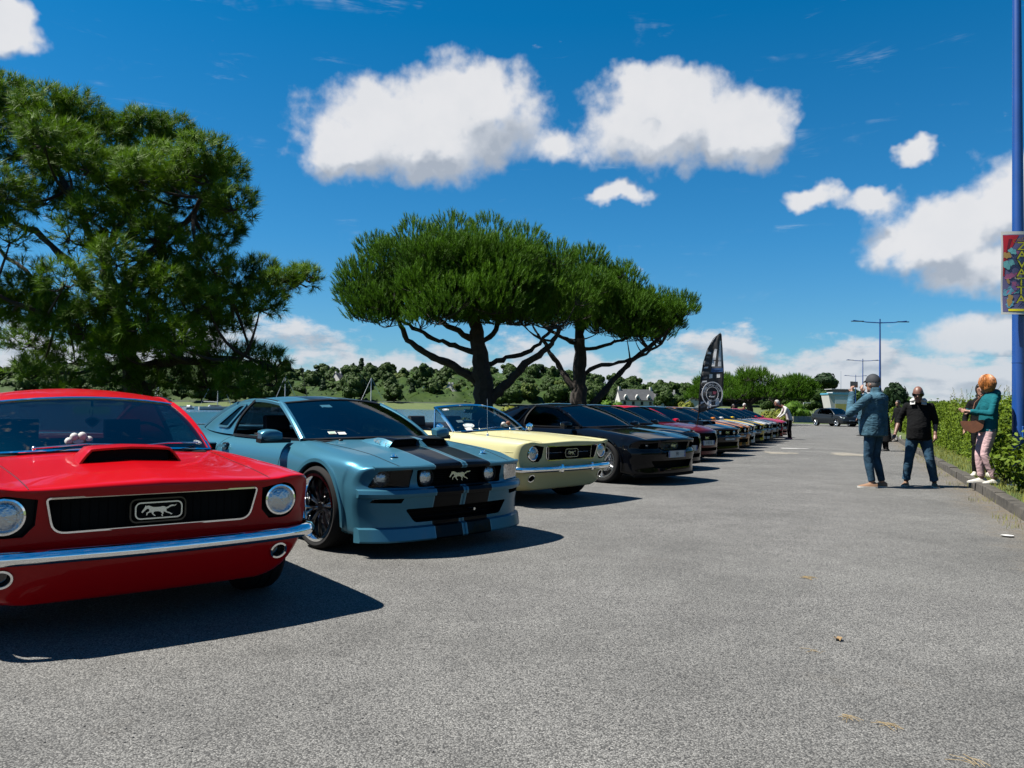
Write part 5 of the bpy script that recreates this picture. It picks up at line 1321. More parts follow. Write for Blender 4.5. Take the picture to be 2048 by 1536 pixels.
# shrub in front of the blue pole
def leafy_bush(label, c, w, h, n, size, mat=HEDGE):
    root = empty('bush', c); d = nprng.normal(size=(n, 3)); d /= np.linalg.norm(d, axis=1, keepdims=True); rad = nprng.uniform(.35, 1.0, (n, 1)) ** .6
    p = d * rad * np.array((w / 2, w / 2, h / 2)) * (1 + .25 * np.sin(d[:, :1] * 7 + d[:, 2:] * 5)) + np.array((0, 0, h / 2)); p = p[p[:, 2] > .02]; dd = p - np.array((0, 0, h * .4))
    V, T = leaves(p, dd / (np.linalg.norm(dd, axis=1, keepdims=True) + 1e-6) + np.array((0, 0, .4)), np.full(len(p), size)); np_mesh('foliage', V, T, mat, root, 'stuff')
    for i in range(9):
        e = p[nprng.integers(len(p))]; G().tube([(0, 0, 0), (e[0] * .4, e[1] * .4, e[2] * .6), tuple(e)], [.012, .008, .004], 5).obj('stem', BARK, root)
    tag(root, label, 'bush'); return root
leafy_bush('broad leaved bush growing in front of the blue pole with the poster', tuple(ground(2040, 985, .115) + Vector((.12, -.05, 0))), .85, .80, 950, .085)
leafy_bush('loose leafy bush between the blue pole and the woman in pink trousers', tuple(at(2012, 960, 12.25).xy) + (.115,), .75, 1.05, 900, .075)

# --- grass -------------------------------------------------------------------------
BLADE = np.array([(-.5, 0, 0), (.5, 0, 0), (.30, .10, .55), (-.30, .10, .55), (0, .32, 1.0)]); BLADE_T = np.array([(0, 1, 2), (0, 2, 3), (3, 2, 4)])
def blades(pts, hgt, w, mat, name, label, cat='grass'):
    n = len(pts); a = nprng.uniform(0, 6.28, n); c, s = np.cos(a), np.sin(a); lean = nprng.normal(size=n) * .5
    x = np.stack([c, s, 0 * c], -1); y = np.stack([-s, c, 0 * c], -1) * (1 + lean)[:, None]; z = np.stack([0 * c, 0 * c, 1 + 0 * c], -1)
    B = BLADE * np.array((w / hgt, 1, 1)); V = scatter(B, pts, (x, y, z), hgt * nprng.uniform(.5, 1.3, n)); T = (BLADE_T[None] + (np.arange(n) * 5)[:, None, None]).reshape(-1, 3)
    o = np_mesh(name, V, T, mat); tag(o, label, cat, kind='stuff'); return o
def along(n, s0, s1, t0, t1, z): 
    s = s0 + (s1 - s0) * nprng.random(n) ** 1.4; t = nprng.uniform(t0, t1, n); return np.stack([E_DIR.x * s + N_DIR.x * t, E_DIR.y * s + N_DIR.y * t, np.full(n, z)], -1)
blades(along(15000, 6, 34, KERB_T + .15, KERB_T + 1.05, .11), .075, .006, GRASSM, 'verge_grass', 'yellowing grass growing on the strip between kerb and hedge')
pp = along(2600, 6, 30, KERB_T - .30, KERB_T, .0); keep = (np.sin(pp[:, 1] * 3.1) + np.sin(pp[:, 1] * 7.7 + 2) + nprng.normal(size=len(pp)) * .6) > .6
blades(pp[keep], .06, .005, GRASSM, 'kerb_weeds', 'dry weeds sprouting along the foot of the kerb')
SH = leafmat('shore_grass', (.11, .13, .03), (.22, .22, .075), 1.5, .3, 9.0)
sp = []
for i in range(26000):
    s = rng.uniform(2, 75); t = LOT_T - abs(rng.gauss(0, 3.2)) - .1; p = road_pt(s, t); sp.append((p.x, p.y, land_z(np.array(p.x), np.array(p.y)).item()))
blades(np.array(sp), .32, .022, SH, 'shore_grass', 'rough pale grass on the bank behind the parked cars')

# ------------------------------------------------------------------ buildings across the water
SLATE = pmat('slate_roof', (.075, .08, .09), .7, var=.25, vscale=.8); RENDERW = pmat('white_render', (.74, .73, .70), .9, var=.06, vscale=.5); WGLASS = pmat('house_window', (.03, .04, .05), .15)
def house(label, px, Y, w, d, h, roofh, rz, dormers=0, z=None, chim=2):
    x = (px - 1024) / FPX * Y; zz = land_z(np.array(x), np.array(float(Y))).item() if z is None else z
    root = empty('house', (x, Y, zz), R(rz))
    G().prism([(-d / 2, -1), (d / 2, -1), (d / 2, h), (0, h + roofh), (-d / 2, h)], 'x', -w / 2, w / 2).obj('wall', RENDERW, root, False)
    g = G()
    for s in (1, -1): g.add([(-w / 2 - .25, s * (d / 2 + .35), h - roofh * .35 / (d / 2)), (w / 2 + .25, s * (d / 2 + .35), h - roofh * .35 / (d / 2)), (w / 2 + .25, 0, h + roofh + .06), (-w / 2 - .25, 0, h + roofh + .06), (-w / 2 - .25, s * (d / 2 + .35), h + .2 - roofh * .35 / (d / 2)), (w / 2 + .25, s * (d / 2 + .35), h + .2 - roofh * .35 / (d / 2)), (w / 2 + .25, 0, h + roofh + .26), (-w / 2 - .25, 0, h + roofh + .26)], [(0, 1, 2, 3), (7, 6, 5, 4), (0, 4, 5, 1), (1, 5, 6, 2), (3, 2, 6, 7), (0, 3, 7, 4)])
    rf = g.obj('roof', SLATE, root, False)
    for k in range(chim):
        xx = (-1 if k else 1) * (w / 2 - .5); G().box(xx - .35, xx + .35, -.6, .6, h + roofh - .8, h + roofh + 1.2).obj('chimney', RENDERW, rf, False)
    for i in range(max(2, int(w / 3))):
        xx = -w / 2 + w * (i + .5) / max(2, int(w / 3)); wd = G().box(xx - .5, xx + .5, -d / 2 - .06, -d / 2 - .01, h * .35, h * .35 + 1.3).obj('window', WGLASS, root, False)
        G().box(xx - .62, xx + .62, -d / 2 - .14, -d / 2 - .005, h * .35 - .12, h * .35 - .005).obj('sill', RENDERW, wd, False)
    for i in range(dormers):
        xx = -w / 2 + w * (i + .5) / dormers; yy = -d / 2 + .25
        dm = G().prism([(xx - .75, h - .6), (xx + .75, h - .6), (xx + .75, h + .9), (xx, h + 1.9), (xx - .75, h + .9)], 'y', yy - .5, yy + 2.2).obj('dormer', RENDERW, rf, False)
        G().box(xx - .4, xx + .4, yy - .56, yy - .505, h - .2, h + .8).obj('window', WGLASS, dm, False)
    tag(root, label, 'house'); return root
house('long white house with slate roof and dormers behind the bright green shrub', 1270, 285, 13, 7, 3.0, 3.6, 8, 3)
house('white house with slate roof half hidden by a dark tree', 1330, 300, 8, 6.5, 2.8, 3.2, -12, 1)
house('small white outbuilding left of the feather flag', 1388, 160, 2.6, 3, 1.9, 1.1, 80, 0, None, 0)
house('white gabled house among trees on the far bank meadow', 902, 500, 7, 9, 5.0, 4.5, 75, 0)
house('grey roofed cottage among trees beside the gabled house', 862, 508, 11, 7, 2.6, 3.2, 5, 0)
house('white gable showing high in the wood on the far bank', 676, 560, 6, 8, 6.0, 4.5, 60, 0)
house('little white cottage by the water of the far bank', 1262, 430, 6, 5, 2.5, 2.2, 20, 0)

# tower-like harbour office at the end of the road
tw = empty('harbour_office', (at(1684, 800, 165).x, 165, 0)); cr = pmat('pale_yellow_panel', (.62, .55, .16), .7, var=.1); bl = pmat('sky_blue_panel', (.10, .42, .62), .6); lb = pmat('light_blue_panel', (.70, .82, .88), .6)
def frus(z0, z1, w0, w1, d, name, mat, y0=0): 
    V = [(-w0, y0, z0), (w0, y0, z0), (w0, d, z0), (-w0, d, z0), (-w1, y0, z1), (w1, y0, z1), (w1, d, z1), (-w1, d, z1)]
    return G().add(V, [(3, 2, 1, 0), (4, 5, 6, 7), (0, 1, 5, 4), (1, 2, 6, 5), (2, 3, 7, 6), (3, 0, 4, 7)]).obj(name, mat, tw, False)
frus(0, 4.9, 1.9, 2.9, 4, 'wall', RENDERW); frus(.3, 2.9, 1.25, 1.45, 0, 'yellow_panel', cr, -.05); frus(2.91, 4.5, 1.45, 1.65, 0, 'blue_panel', lb, -.05); frus(4.9, 5.2, 3.0, 3.0, 4.2, 'blue_band', bl, -.12); frus(5.21, 5.9, 1.9, 1.9, 3.4, 'lookout', RENDERW, .3); frus(5.5, 6.0, 1.95, 1.95, 3.5, 'lookout_windows', BLACKG, .2); frus(6.01, 6.12, 2.2, 2.2, 3.9, 'roof', RENDERW, .0)
G().tube([(.2, 1, 6.1), (.2, 1, 10)], [.06, .03], 6).obj('antenna', STEEL, tw); tag(tw, 'flared white harbour office with yellow panel, blue band and roof antenna', 'building')

# ------------------------------------------------------------------ boats
HULL = pmat('boat_hull', (.75, .76, .77), .3, coat=.4)
def hull(root, L, W, H, mat, name='hull'):
    rows = []
    for f in np.linspace(0, 1, 13):
        x = -L / 2 + L * f; w = W / 2 * (1 - max(0, (f - .45) / .55) ** 2.2) * (.82 + .18 * min(1, f * 3)); zt = H * (1 + .25 * max(0, f - .5) * 2); rows.append([(x, -w, zt), (x, -w * .92, zt * .5), (x, -w * .5, -.25 * H), (x, 0, -.5 * H), (x, w * .5, -.25 * H), (x, w * .92, zt * .5), (x, w, zt)])
    g = G().grid(rows); g.grid([[r[0] for r in rows], [r[-1] for r in rows]]); g.add(rows[0], [tuple(range(7))]); return g.obj(name, mat, root, True, 40)
def sailboat(label, px, Y, L, mast, rz):
    x = (px - 1024) / FPX * Y; root = empty('sailing_boat', (x, Y, WATER_Z), R(rz)); hull(root, L, L * .3, .9, HULL)
    cb = G().prism(rpoly([(-L * .22, .9), (-L * .18, 1.4), (L * .12, 1.35), (L * .22, .9)], .1), 'y', -L * .1, L * .1).obj('cabin', HULL, root); G().box(-L * .15, L * .08, -L * .1 - .02, -L * .1 - .002, 1.05, 1.25).obj('cabin_window', BLACKG, cb)
    m = G().tube([(L * .06, 0, 1.3), (L * .06, 0, mast)], .11, 8).obj('mast', WHITE, root); G().tube([(L * .06, -.9, mast * .6), (L * .06, .9, mast * .6)], .03, 6).obj('spreader', WHITE, m)
    G().tube([(L * .06, 0, 2.2), (-L * .36, 0, 2.3)], .12, 8).obj('boom', WHITE, root); G().tube([(L * .06, 0, mast), (L * .48, 0, 1.15)], .07, 5).obj('forestay', WHITE, root); G().tube([(L * .06, 0, mast), (-L * .48, 0, 1.0)], .02, 5).obj('backstay', STEEL, root)
    tag(root, label, 'boat', 'boats moored on the inlet'); return root
sailboat('moored sailing boat with white mast in front of the dark pointed conifers', 746, 200, 8.0, 9.0, 200); sailboat('moored sailing boat whose mast stands beside the ragged pine foliage', 574, 190, 8.0, 9.0, 170); sailboat('moored sailing boat seen through the ragged pine', 432, 210, 8.5, 10.5, 30); sailboat('moored sailing boat behind the red car roof', 318, 180, 8, 5.5, 140)
mb = empty('motor_boat', (at(752, 824, 150).x, 150, WATER_Z), R(12)); hull(mb, 8, 2.6, .9, HULL); c = G().prism(rpoly([(-1.6, .9), (-1.2, 2.0), (1.0, 1.9), (1.9, .95)], .15), 'y', -.9, .9).obj('cabin', HULL, mb); G().box(-1.0, .9, -.93, -.905, 1.25, 1.65).obj('cabin_window', BLACKG, c); tag(mb, 'white motor boat on the water seen through the blue car windscreen', 'boat', 'boats moored on the inlet')
for i, (px, Yb) in enumerate(((60, 230), (200, 240), (380, 220), (470, 235), (505, 228))):
    b = empty('small_boat', ((px - 1024) / FPX * Yb, Yb, WATER_Z), R(40 * i)); hull(b, 5, 1.8, .6, HULL); G().prism(rpoly([(-.7, .6), (-.5, 1.2), (.3, 1.15), (.8, .6)], .1), 'y', -.5, .5).obj('cabin', HULL, b); tag(b, 'small white boat glimpsed through the lower branches of the ragged pine', 'boat', 'small boats behind the pine')

# ------------------------------------------------------------------ lamp posts
POLE = pmat('blue_pole_paint', (.008, .085, .38), .42, 0, .3, var=.12, vscale=3); LAMPM = pmat('lamp_housing', (.03, .10, .26), .4)
def lamp_post(label, x, y, z, H, arms=True, r0=.105, ang=0):
    root = empty('lamp_post', (x, y, z), ang); G().tube([(0, 0, .0), (0, 0, 1.2), (0, 0, H * .5), (0, 0, H)], [r0, r0 * .97, r0 * .78, r0 * .5], 20, True).obj('pole', POLE, root)
    G().lathe([(0, .0), (.24, .0), (.24, .025), (r0 + .02, .03), (r0 + .02, .06)], 20).obj('base_plate', POLE, root)
    for zc in (1.9, 3.2): G().lathe([(r0 * .97, zc - .006), (r0 * .975, zc - .002), (r0 * .975, zc + .002), (r0 * .97, zc + .006)], 20).obj('pole_joint', POLE, root)
    G().prism(rrect(.05, .17, .01, (0, .75)), 'y', -r0 - .004, -r0 * .8).obj('service_door', POLE, root)
    for s in (1, -1):
        a = G().tube([(0, 0, H - .35), (s * 1.2, 0, H - .30), (s * 2.4, 0, H - .15)], [.05, .045, .035], 8).obj('arm', POLE, root)
        G().prism(rpoly([(s * 1.5, -.14), (s * 2.6, -.10), (s * 2.6, .10), (s * 1.5, .14)], .05), 'z', H - .27, H - .20).obj('lamp_head', LAMPM, a)
    tag(root, label, 'lamp post', 'blue lamp posts along the hedge'); return root
pb = at(2039, 968, 11.9); lp1 = lamp_post('thick blue lamp post carrying a circus poster beside the hedge', pb.x, pb.y, .1, 9.5, True, .098, R(20))
for px, Yl, lab in ((1756, 69, 'blue lamp post with twin arms rising behind the man in the cap'), (1723.5, 121, 'blue twin armed lamp post seen beyond the first of the row'), (1710, 173, 'faint blue twin armed lamp post farthest along the road')): lamp_post(lab, (px - 1024) / FPX * Yl + .2, Yl, 0, 9.6, True, .11)
# poster
ps = empty('circus_poster', (pb.x - .05, pb.y - .14, 3.37)); PW, PH = .29, .64
def bend(x, z): return -.02 + .10 * (x / PW) ** 2 * .5 - .012 * math.sin(z * 5)
def psheet(name, x0, x1, z0, z1, mat, off, nx=8, nz=8, f=None):
    rows = []
    for b in np.linspace(0, 1, nz + 1):
        row = []
        for a in np.linspace(0, 1, nx + 1):
            x, z = x0 + (x1 - x0) * a, z0 + (z1 - z0) * b
            if f: x, z = f(a, b)
            row.append((x, bend(x, z) - off, z))
        rows.append(row)
    return G().grid(rows).obj(name, mat, ps)
pm_ = lambda n, c: pmat('poster_' + n, c, .45)
rows = [[(x, bend(x, z), z) for x in np.linspace(-PW, PW, 13)] for z in np.linspace(-PH, PH, 13)]; slab(np.array(rows), .004).obj('sheet', pm_('paper', (.78, .78, .76)), ps)
psheet('picture', -PW + .02, PW - .02, -PH + .04, PH - .05, pm_('violet', (.18, .16, .34)), .006, 12, 12)
psheet('curtain', 0, 0, 0, 0, pm_('red', (.55, .01, .02)), .008, 4, 10, lambda a, b: (-PW + .022 + a * (.02 + .20 * b * b), -.05 + b * (PH - .06 + .05)))
psheet('curtain_fold', 0, 0, 0, 0, pm_('dark_red', (.18, .0, .015)), .0095, 2, 10, lambda a, b: (-PW + .03 + (.3 + .2 * a) * (.02 + .20 * b * b), -.02 + b * (PH - .10)))
q3 = random.Random(4)
for i in range(22):
    x, z, r = q3.uniform(-.24, -.02), q3.uniform(-.50, .34), q3.uniform(.03, .075); c = q3.choice([(.16, .45, .62), (.20, .58, .62), (.60, .16, .36), (.55, .34, .10), (.70, .62, .60), (.08, .10, .22), (.30, .16, .45)])
    ph_, w_ = q3.uniform(0, 6), q3.uniform(.5, 1.4); n_ = 22; P_ = []
    for k_ in range(n_):
        a_ = 2 * math.pi * k_ / n_; rr_ = r * (1 + .28 * math.sin(2 * a_ + ph_) + .18 * math.sin(5 * a_ + ph_ * 2)); xx = max(-PW + .022, x + rr_ * math.cos(a_) * w_); zz = z + rr_ * math.sin(a_); P_.append((xx, bend(xx, zz) - .0082 - .0002 * i, zz))
    G().add(P_, [tuple(range(n_))]).obj('colour_blot', pm_('blot%d' % i, c), ps, False)
psheet('yellow_line', -.20, PW - .02, -PH + .05, -PH + .085, pm_('yellow', (1.25, 1.05, .02)), .009)
YL = MATS['poster_yellow']; DKL = pm_('outline', (.04, .012, .03))
for i, ch in enumerate('ZAVATTA'):
    z = .40 - i * .136
    for off, sz, mt in ((.0125, .205, DKL), (.015, .19, YL)):
        t = link('lettering', text_mesh(ch, sz, mt), ps, (-.015, bend(.02, z) - off, z)); t.rotation_euler = (R(90), 0, 0); t.scale = (1.25, .92, 1)
        if mt is DKL: t.scale = (1.36, .99, 1)
t = link('lettering', text_mesh('CIRQUE', .085, pm_('orange', (.80, .36, .02))), ps, (.0, bend(0, .5) - .014, .505)); t.rotation_euler = (R(90), R(-12), 0)
tag(ps, 'bright circus poster with yellow vertical lettering fixed to the blue pole', 'poster')

# ------------------------------------------------------------------ feather flag
fb = Vector((4.62, 19.45, 0)); fl = empty('feather_flag', fb); FLY = pmat('flag_black', (.014, .014, .016), .6, sheen=.3); FLW = pmat('flag_white', (1.1, 1.1, 1.1), .6); FLG = pmat('flag_grey', (.16, .16, .17), .6); FLB = pmat('flag_blue', (.04, .14, .36), .6)
def fp(px, py, y=0.0): p = at(px, py, 19.45) - fb; return (p.x, p.y + y, p.z)
left = [(1398, 826), (1400, 790), (1403, 755), (1408, 725), (1416, 698), (1428, 678), (1441, 666)]; right = [(1445, 812), (1446, 790), (1447, 755), (1446.5, 725), (1446, 700), (1444.5, 682), (1443, 668)]
def flag_pt(u, v, off=0.0):
    a = curve3([(p[0], p[1], 0) for p in left], 41)[int(round(v * 40))]; b = curve3([(p[0], p[1], 0) for p in right], 41)[int(round(v * 40))]
    p = a + (b - a) * u; return fp(p[0], p[1], .035 * math.sin(u * 7 + v * 9) * u + .012 * math.sin(v * 50 + u * 6) * (1 - u) - off)
slab(np.array([[flag_pt(u, v) for u in np.linspace(0, 1, 13)] for v in np.linspace(0, 1, 41)]), .003).obj('cloth', FLY, fl, True, 0)
G().tube([(0, 0, 0), (0, 0, .4), fp(1397, 830), fp(1399, 790), fp(1402, 755), fp(1407, 725), fp(1415, 698), fp(1427, 677), fp(1441, 665)], [.02, .018, .016, .014, .012, .010, .008, .006, .004], 8).obj('pole', BLACKP, fl)
G().box(-.25, .25, -.02, .02, 0, .03).obj('cross_foot', BLACKP, fl); G().box(-.02, .02, -.25, .25, .031, .06).obj('cross_foot', BLACKP, fl)
def fsheet(name, u0, u1, v0, v1, mat, off=.006, nu=3, nv=8, skew=0): return G().grid([[flag_pt(u0 + (u1 - u0) * a + skew * (b - .5), v0 + (v1 - v0) * b, off) for a in np.linspace(0, 1, nu)] for b in np.linspace(0, 1, nv)]).obj(name, mat, fl)
fsheet('white_bar', .42, .58, .55, .78, FLW); fsheet('white_bar', .72, .88, .55, .90, FLW); fsheet('white_bar', .35, .50, .40, .46, FLW); fsheet('white_bar', .70, .84, .40, .46, FLW); fsheet('white_bar', .34, .50, .03, .12, FLW); fsheet('white_bar', .68, .84, .03, .12, FLW)
for i in range(17): fsheet('zebra_stripe', .05, .26 - .004 * (i % 3), .06 + i * .043, .073 + i * .043, FLW if i % 2 else FLG, .006, 5, 3)
fsheet('blue_car_print', .42, .96, .475, .525, FLB, .007, 6, 4); fsheet('grey_print', .45, .90, .53, .56, FLG, .007, 6, 3)
cx, cz = fp(1424, 788)[0], fp(1424, 788)[2]; ry = -.03
ring = [(cx + .255 * math.cos(a), ry, cz + .30 * math.sin(a)) for a in np.linspace(0, 2 * math.pi, 40, endpoint=False)]
sweep(ring, [(-.012, -.006), (.012, -.006), (.012, .006), (-.012, .006)], (0, 1, 0), True).obj('emblem_ring', FLW, fl)
ring = [(cx + .15 * math.cos(a), ry, cz + .18 * math.sin(a)) for a in np.linspace(0, 2 * math.pi, 32, endpoint=False)]
sweep(ring, [(-.006, -.006), (.006, -.006), (.006, .006), (-.006, .006)], (0, 1, 0), True).obj('emblem_ring', FLW, fl)
for i, ch in enumerate('MUSTANG CLUB'):
    a = R(160 - 140 * i / 11); t = link('lettering', text_mesh(ch, .085, FLW), fl, (cx + .20 * math.cos(a), ry - .004, cz + .235 * math.sin(a))); t.rotation_euler = (R(90), -(a - R(90)), 0)
e = G().prism([(cx - .09, cz + .06), (cx - .01, cz + .06), (cx - .01, cz - .02), (cx - .07, cz - .03)], 'y', ry - .004, ry).obj('emblem_patch', FLG, fl, False); G().prism([(cx + .02, cz + .07), (cx + .11, cz + .06), (cx + .08, cz - .01), (cx + .02, cz)], 'y', ry - .004, ry).obj('emblem_patch', pmat('flag_pink', (.62, .12, .18), .6), fl, False)
horse(fl, cx, ry - .006, cz - .07, .16, 0, FLW).rotation_euler = (0, 0, R(-90))
tag(fl, 'black feather flag with white bars and round club emblem between the parked cars', 'flag')
# ------------------------------------------------------------------ everyday cars at the end of the car park
def front_h(ay, z): return -.20 * np.clip(ay / .86, 0, 1.1) ** 2.4 + np.interp(z, [.2, .45, .7, .9], [0, .03, -.02, -.10])
HATCH = Body([-3.25, -2.9, -2.55, -1.9, -1.2, -.6, 0, .4, .65, .78], dict(zb=[.36, .28, .22, .2, .2, .2, .2, .2, .21, .24], y1=[.68, .78, .8, .8, .8, .8, .8, .79, .78, .74], y2=[.78, .84, .86, .86, .86, .86, .86, .85, .82, .78], z2=[.46, .4, .36, .3, .3, .3, .32, .34, .34, .36],
    y3=[.82, .87, .885, .88, .88, .88, .885, .875, .85, .80], z3=[.68, .66, .64, .62, .62, .62, .62, .60, .58, .56], y4=[.78, .83, .84, .84, .84, .84, .84, .82, .79, .74], z4=[.98, .98, .97, .95, .93, .91, .88, .83, .78, .72], y5=[.72, .76, .77, .77, .76, .75, .73, .71, .68, .64], z5=[1.02, 1.02, 1.01, .99, .97, .96, .94, .89, .83, .77],
    y6=[.58] * 10, z6=[1.03, 1.03, 1.02, 1.0, .99, .98, .96, .91, .85, .79], y7=[.28] * 10, z7=[1.03, 1.03, 1.02, 1.0, 1.0, 1.0, .975, .925, .865, .80], z8=[1.03, 1.03, 1.02, 1.0, 1.0, 1.0, .98, .93, .87, .805]), front_h, rear_generic)
S_HA = dict(A0=(-.42, .70, .97), W0=(-.12, 0, 1.0), A1=(-1.05, .56, 1.42), H=(-.95, 0, 1.46), Rm=(-1.8, .58, 1.48), C1=(-2.75, .53, 1.40), RH=(-2.82, 0, 1.44), D0=(-3.12, .62, 1.03), DW=(-3.2, 0, 1.04), Dm=(-2.97, .59, 1.22), B0=(-2.45, .74, 1.0), B1=(-2.4, .58, 1.42), kB=.75, bm=(-1.3, .76, .97), sm=(-2.85, .71, 1.02))
hb_me, hb_bvh = body_mesh('hatch', HATCH, WHITE, [(rpoly([(-.5, .40), (-.45, .28), (.45, .28), (.5, .40)], .03), .6, 1.2)], (.35, .32), -2.55, ([(-.5, -.6), (-.5, .6), (-2.6, .6), (-2.6, -.6)], .45), r=.04)
def make_hatch(label, pm, X, Y, yaw):
    root = empty('hatchback_car', (X, Y, 0), R(yaw)); link('body', with_paint(hb_me, pm), root); greenhouse(root, S_HA, pm, GLASSD); interior(root, S_HA)
    for s in (1, -1):
        G().prism(rpoly([(s * .50, .72), (s * .52, .62), (s * .76, .64), (s * .72, .78)], .02), 'x', .42, front_h(np.array(.64), np.array(.68)).item() + .79).obj('headlight', REFLECT, root)
        seam(root, hb_bvh, [(-.62, s * 1.1, .93), (-.66, s * 1.1, .6), (-.62, s * 1.1, .3)], (0, -s, 0), 'door_gap'); seam(root, hb_bvh, [(-1.6, s * 1.1, .95), (-1.6, s * 1.1, .6), (-1.55, s * 1.1, .3)], (0, -s, 0), 'door_gap')
        door_mirror(root, -.55, s * .82, .96, s, pm); 
        for x in (0, -2.55): add_wheel(root, 'five', x, s, .76, .32)
    number_plate(root, .80, 0, .47, .5, .11, 0, '', 0, True)
    tag(root, label, 'car', 'everyday cars at the end of the car park'); return root
GREYP = paint('dark_grey_paint', (.045, .055, .065), .5)
p = ground(1680, 853); make_hatch('dark grey hatchback parked at the end of the car park', GREYP, p.x + .3, p.y - .3, -74)
make_hatch('dark hatchback beside the grey one, behind the man in the cap', paint('navy_paint', (.02, .03, .05), .3), p.x + 2.9, p.y - .6, -76)
vx = at(1668, 830, 96); make_hatch('white car parked beyond the grey hatchback', WHITEP, vx.x + 1.2, 96, -40)
# traffic cone, sign post, pale wall
cn = empty('traffic_cone', tuple(ground(1611, 839))); OC = pmat('cone_orange', (.75, .12, .03), .5); G().lathe([(.0, .75), (.03, .75), (.17, .05)], 16).obj('cone', OC, cn); G().box(-.22, .22, -.22, .22, 0, .05).obj('foot', OC, cn); G().lathe([(.078, .55), (.112, .40)], 16).obj('white_band', WHITE, cn); tag(cn, 'orange traffic cone by the pale wall', 'cone')
sg = empty('sign_post', tuple(at(1607, 830, 95).xy) + (0,)); G().tube([(0, 0, 0), (0, 0, 2.3)], .05, 8).obj('post', WHITE, sg); G().prism(rrect(.35, .25, .03, (.3, .55)), 'y', -.02, .02).obj('panel', pmat('sign_blue', (.25, .5, .62), .5), sg); G().box(0, .9, -.03, .03, 2.2, 2.3).obj('crossbar', WHITE, sg); tag(sg, 'white sign post standing at the edge of the pale road', 'sign')
CONC = pmat('pale_concrete', (.42, .40, .36), .9, var=.2, vscale=1.5, bump=.3, bscale=8)
w0, w1 = at(1583, 840, 80), at(1640, 838, 88); wl = empty('low_wall', (w0.x, w0.y, 0)); d = Vector((w1.x - w0.x, w1.y - w0.y, 0)); n = 6
for i in range(n):
    a = d * (i / n); b = d * ((i + .985) / n); nn = Vector((d.y, -d.x, 0)).normalized() * .2
    V = [a - nn, b - nn, b + nn, a + nn]; h = rng.uniform(.62, .70); G().add([(v.x, v.y, 0) for v in V] + [(v.x, v.y, h) for v in V], [(3, 2, 1, 0), (4, 5, 6, 7), (0, 1, 5, 4), (1, 2, 6, 5), (2, 3, 7, 6), (3, 0, 4, 7)]).obj('wall_block', CONC, wl, False)
tag(wl, 'low pale concrete wall at the end of the parked row', 'wall')

# ------------------------------------------------------------------ things in and on the near cars
# red car: toy hand, hanging badge, round sticker, script; all in the car frame
TOYW = pmat('toy_white', (.74, .73, .70), .7)
def child_thing(name, car, loc, label, cat):
    o = empty(name, car.matrix_world @ Vector(loc) if False else car.location + Matrix.Rotation(car.rotation_euler.z, 3, 'Z') @ Vector(loc), car.rotation_euler.z); tag(o, label, cat); return o
ty = child_thing('toy_glove', red_car, (-.58, -.17, .895), 'white padded toy hand resting on the red car dashboard', 'toy')
g = G().ball((0, 0, .03), (.035, .045, .035), 12, 8); g.obj('palm', TOYW, ty)
for y, z, r in ((-.055, .045, .028), (-.025, .072, .030), (.02, .075, .032), (.058, .050, .030)): G().ball((0, y, z), (.026, r * .9, r), 10, 8).obj('finger', TOYW, ty)
hb2 = child_thing('hanging_badge', red_car, (-1.08, -.005, 1.055), 'small dark badge hanging from the red car mirror', 'badge')
G().prism(rpoly([(-.05, .01), (-.03, .028), (0, .035), (.03, .028), (.05, .01), (.03, -.02), (0, -.04), (-.03, -.02)], .01), 'x', -.004, .004).obj('badge', PLATEW, hb2); G().prism(rpoly([(-.04, .008), (0, .027), (.04, .008), (0, -.03)], .01), 'x', -.005, .0055).obj('badge_face', INK, hb2); G().tube([(0, 0, .035), (0, 0, .085)], .002, 5).obj('cord', INK, hb2)
def sticker(car, S, u, v, r, mat, rim=None, txt=None, shape='round', name='window_sticker'):
    """on the windscreen: u across (-1..1 of half width), v up (0..1)"""
    m = lambda p: np.array((p[0], -p[1], p[2])); A0, A1, W0, H = map(np.array, (S['A0'], S['A1'], S['W0'], S['H']))
    def pt(uu, vv):
        a = curve3([m(A0), W0, A0], 41)[int(np.clip((uu + 1) / 2, 0, 1) * 40)]; b = curve3([m(A1), H, A1], 41)[int(np.clip((uu + 1) / 2, 0, 1) * 40)]; return a + (b - a) * vv + np.array((.012, 0, .014)) * math.sin(vv * 3.14)
    c = Vector(pt(u, v)); eu = Vector(pt(u + .05, v) - pt(u - .05, v)).normalized(); ev = Vector(pt(u, v + .1) - pt(u, v - .1)).normalized(); nn = eu.cross(ev).normalized()
    if nn.x < 0: nn = -nn
    P = ellipse(0, 0, r, r * .72, 24) if shape == 'round' else rrect(r, r * .7, .004)
    o = G().add([c + eu * a + ev * b + nn * .007 for a, b in P], [tuple(range(len(P)))]).obj(name, mat, car, False)
    if rim: G().add([c + eu * a * .78 + ev * b * .78 + nn * .0085 for a, b in P], [tuple(range(len(P)))]).obj('sticker_print', rim, o, False)
    if rim and shape == 'round':
        G().add([c + eu * a * .62 + ev * b * .62 + nn * .0095 for a, b in P], [tuple(range(len(P)))]).obj('sticker_print', mat, o, False)
    return o
GREENP = pmat('sticker_green', (.45, .62, .48), .5)
sticker(red_car, S_CL, .90, .12, .036, PLATEW, INK)
sticker(blue_car, S_G5, -.66, .12, .034, PLATEW, GREENP, None, 'sq'); sticker(blue_car, S_G5, -.555, .10, .034, PLATEW, None, None, 'sq'); sticker(blue_car, S_G5, -.42, .80, .05, pmat('toll_tag', (.05, .16, .22), .3), None, None, 'sq')
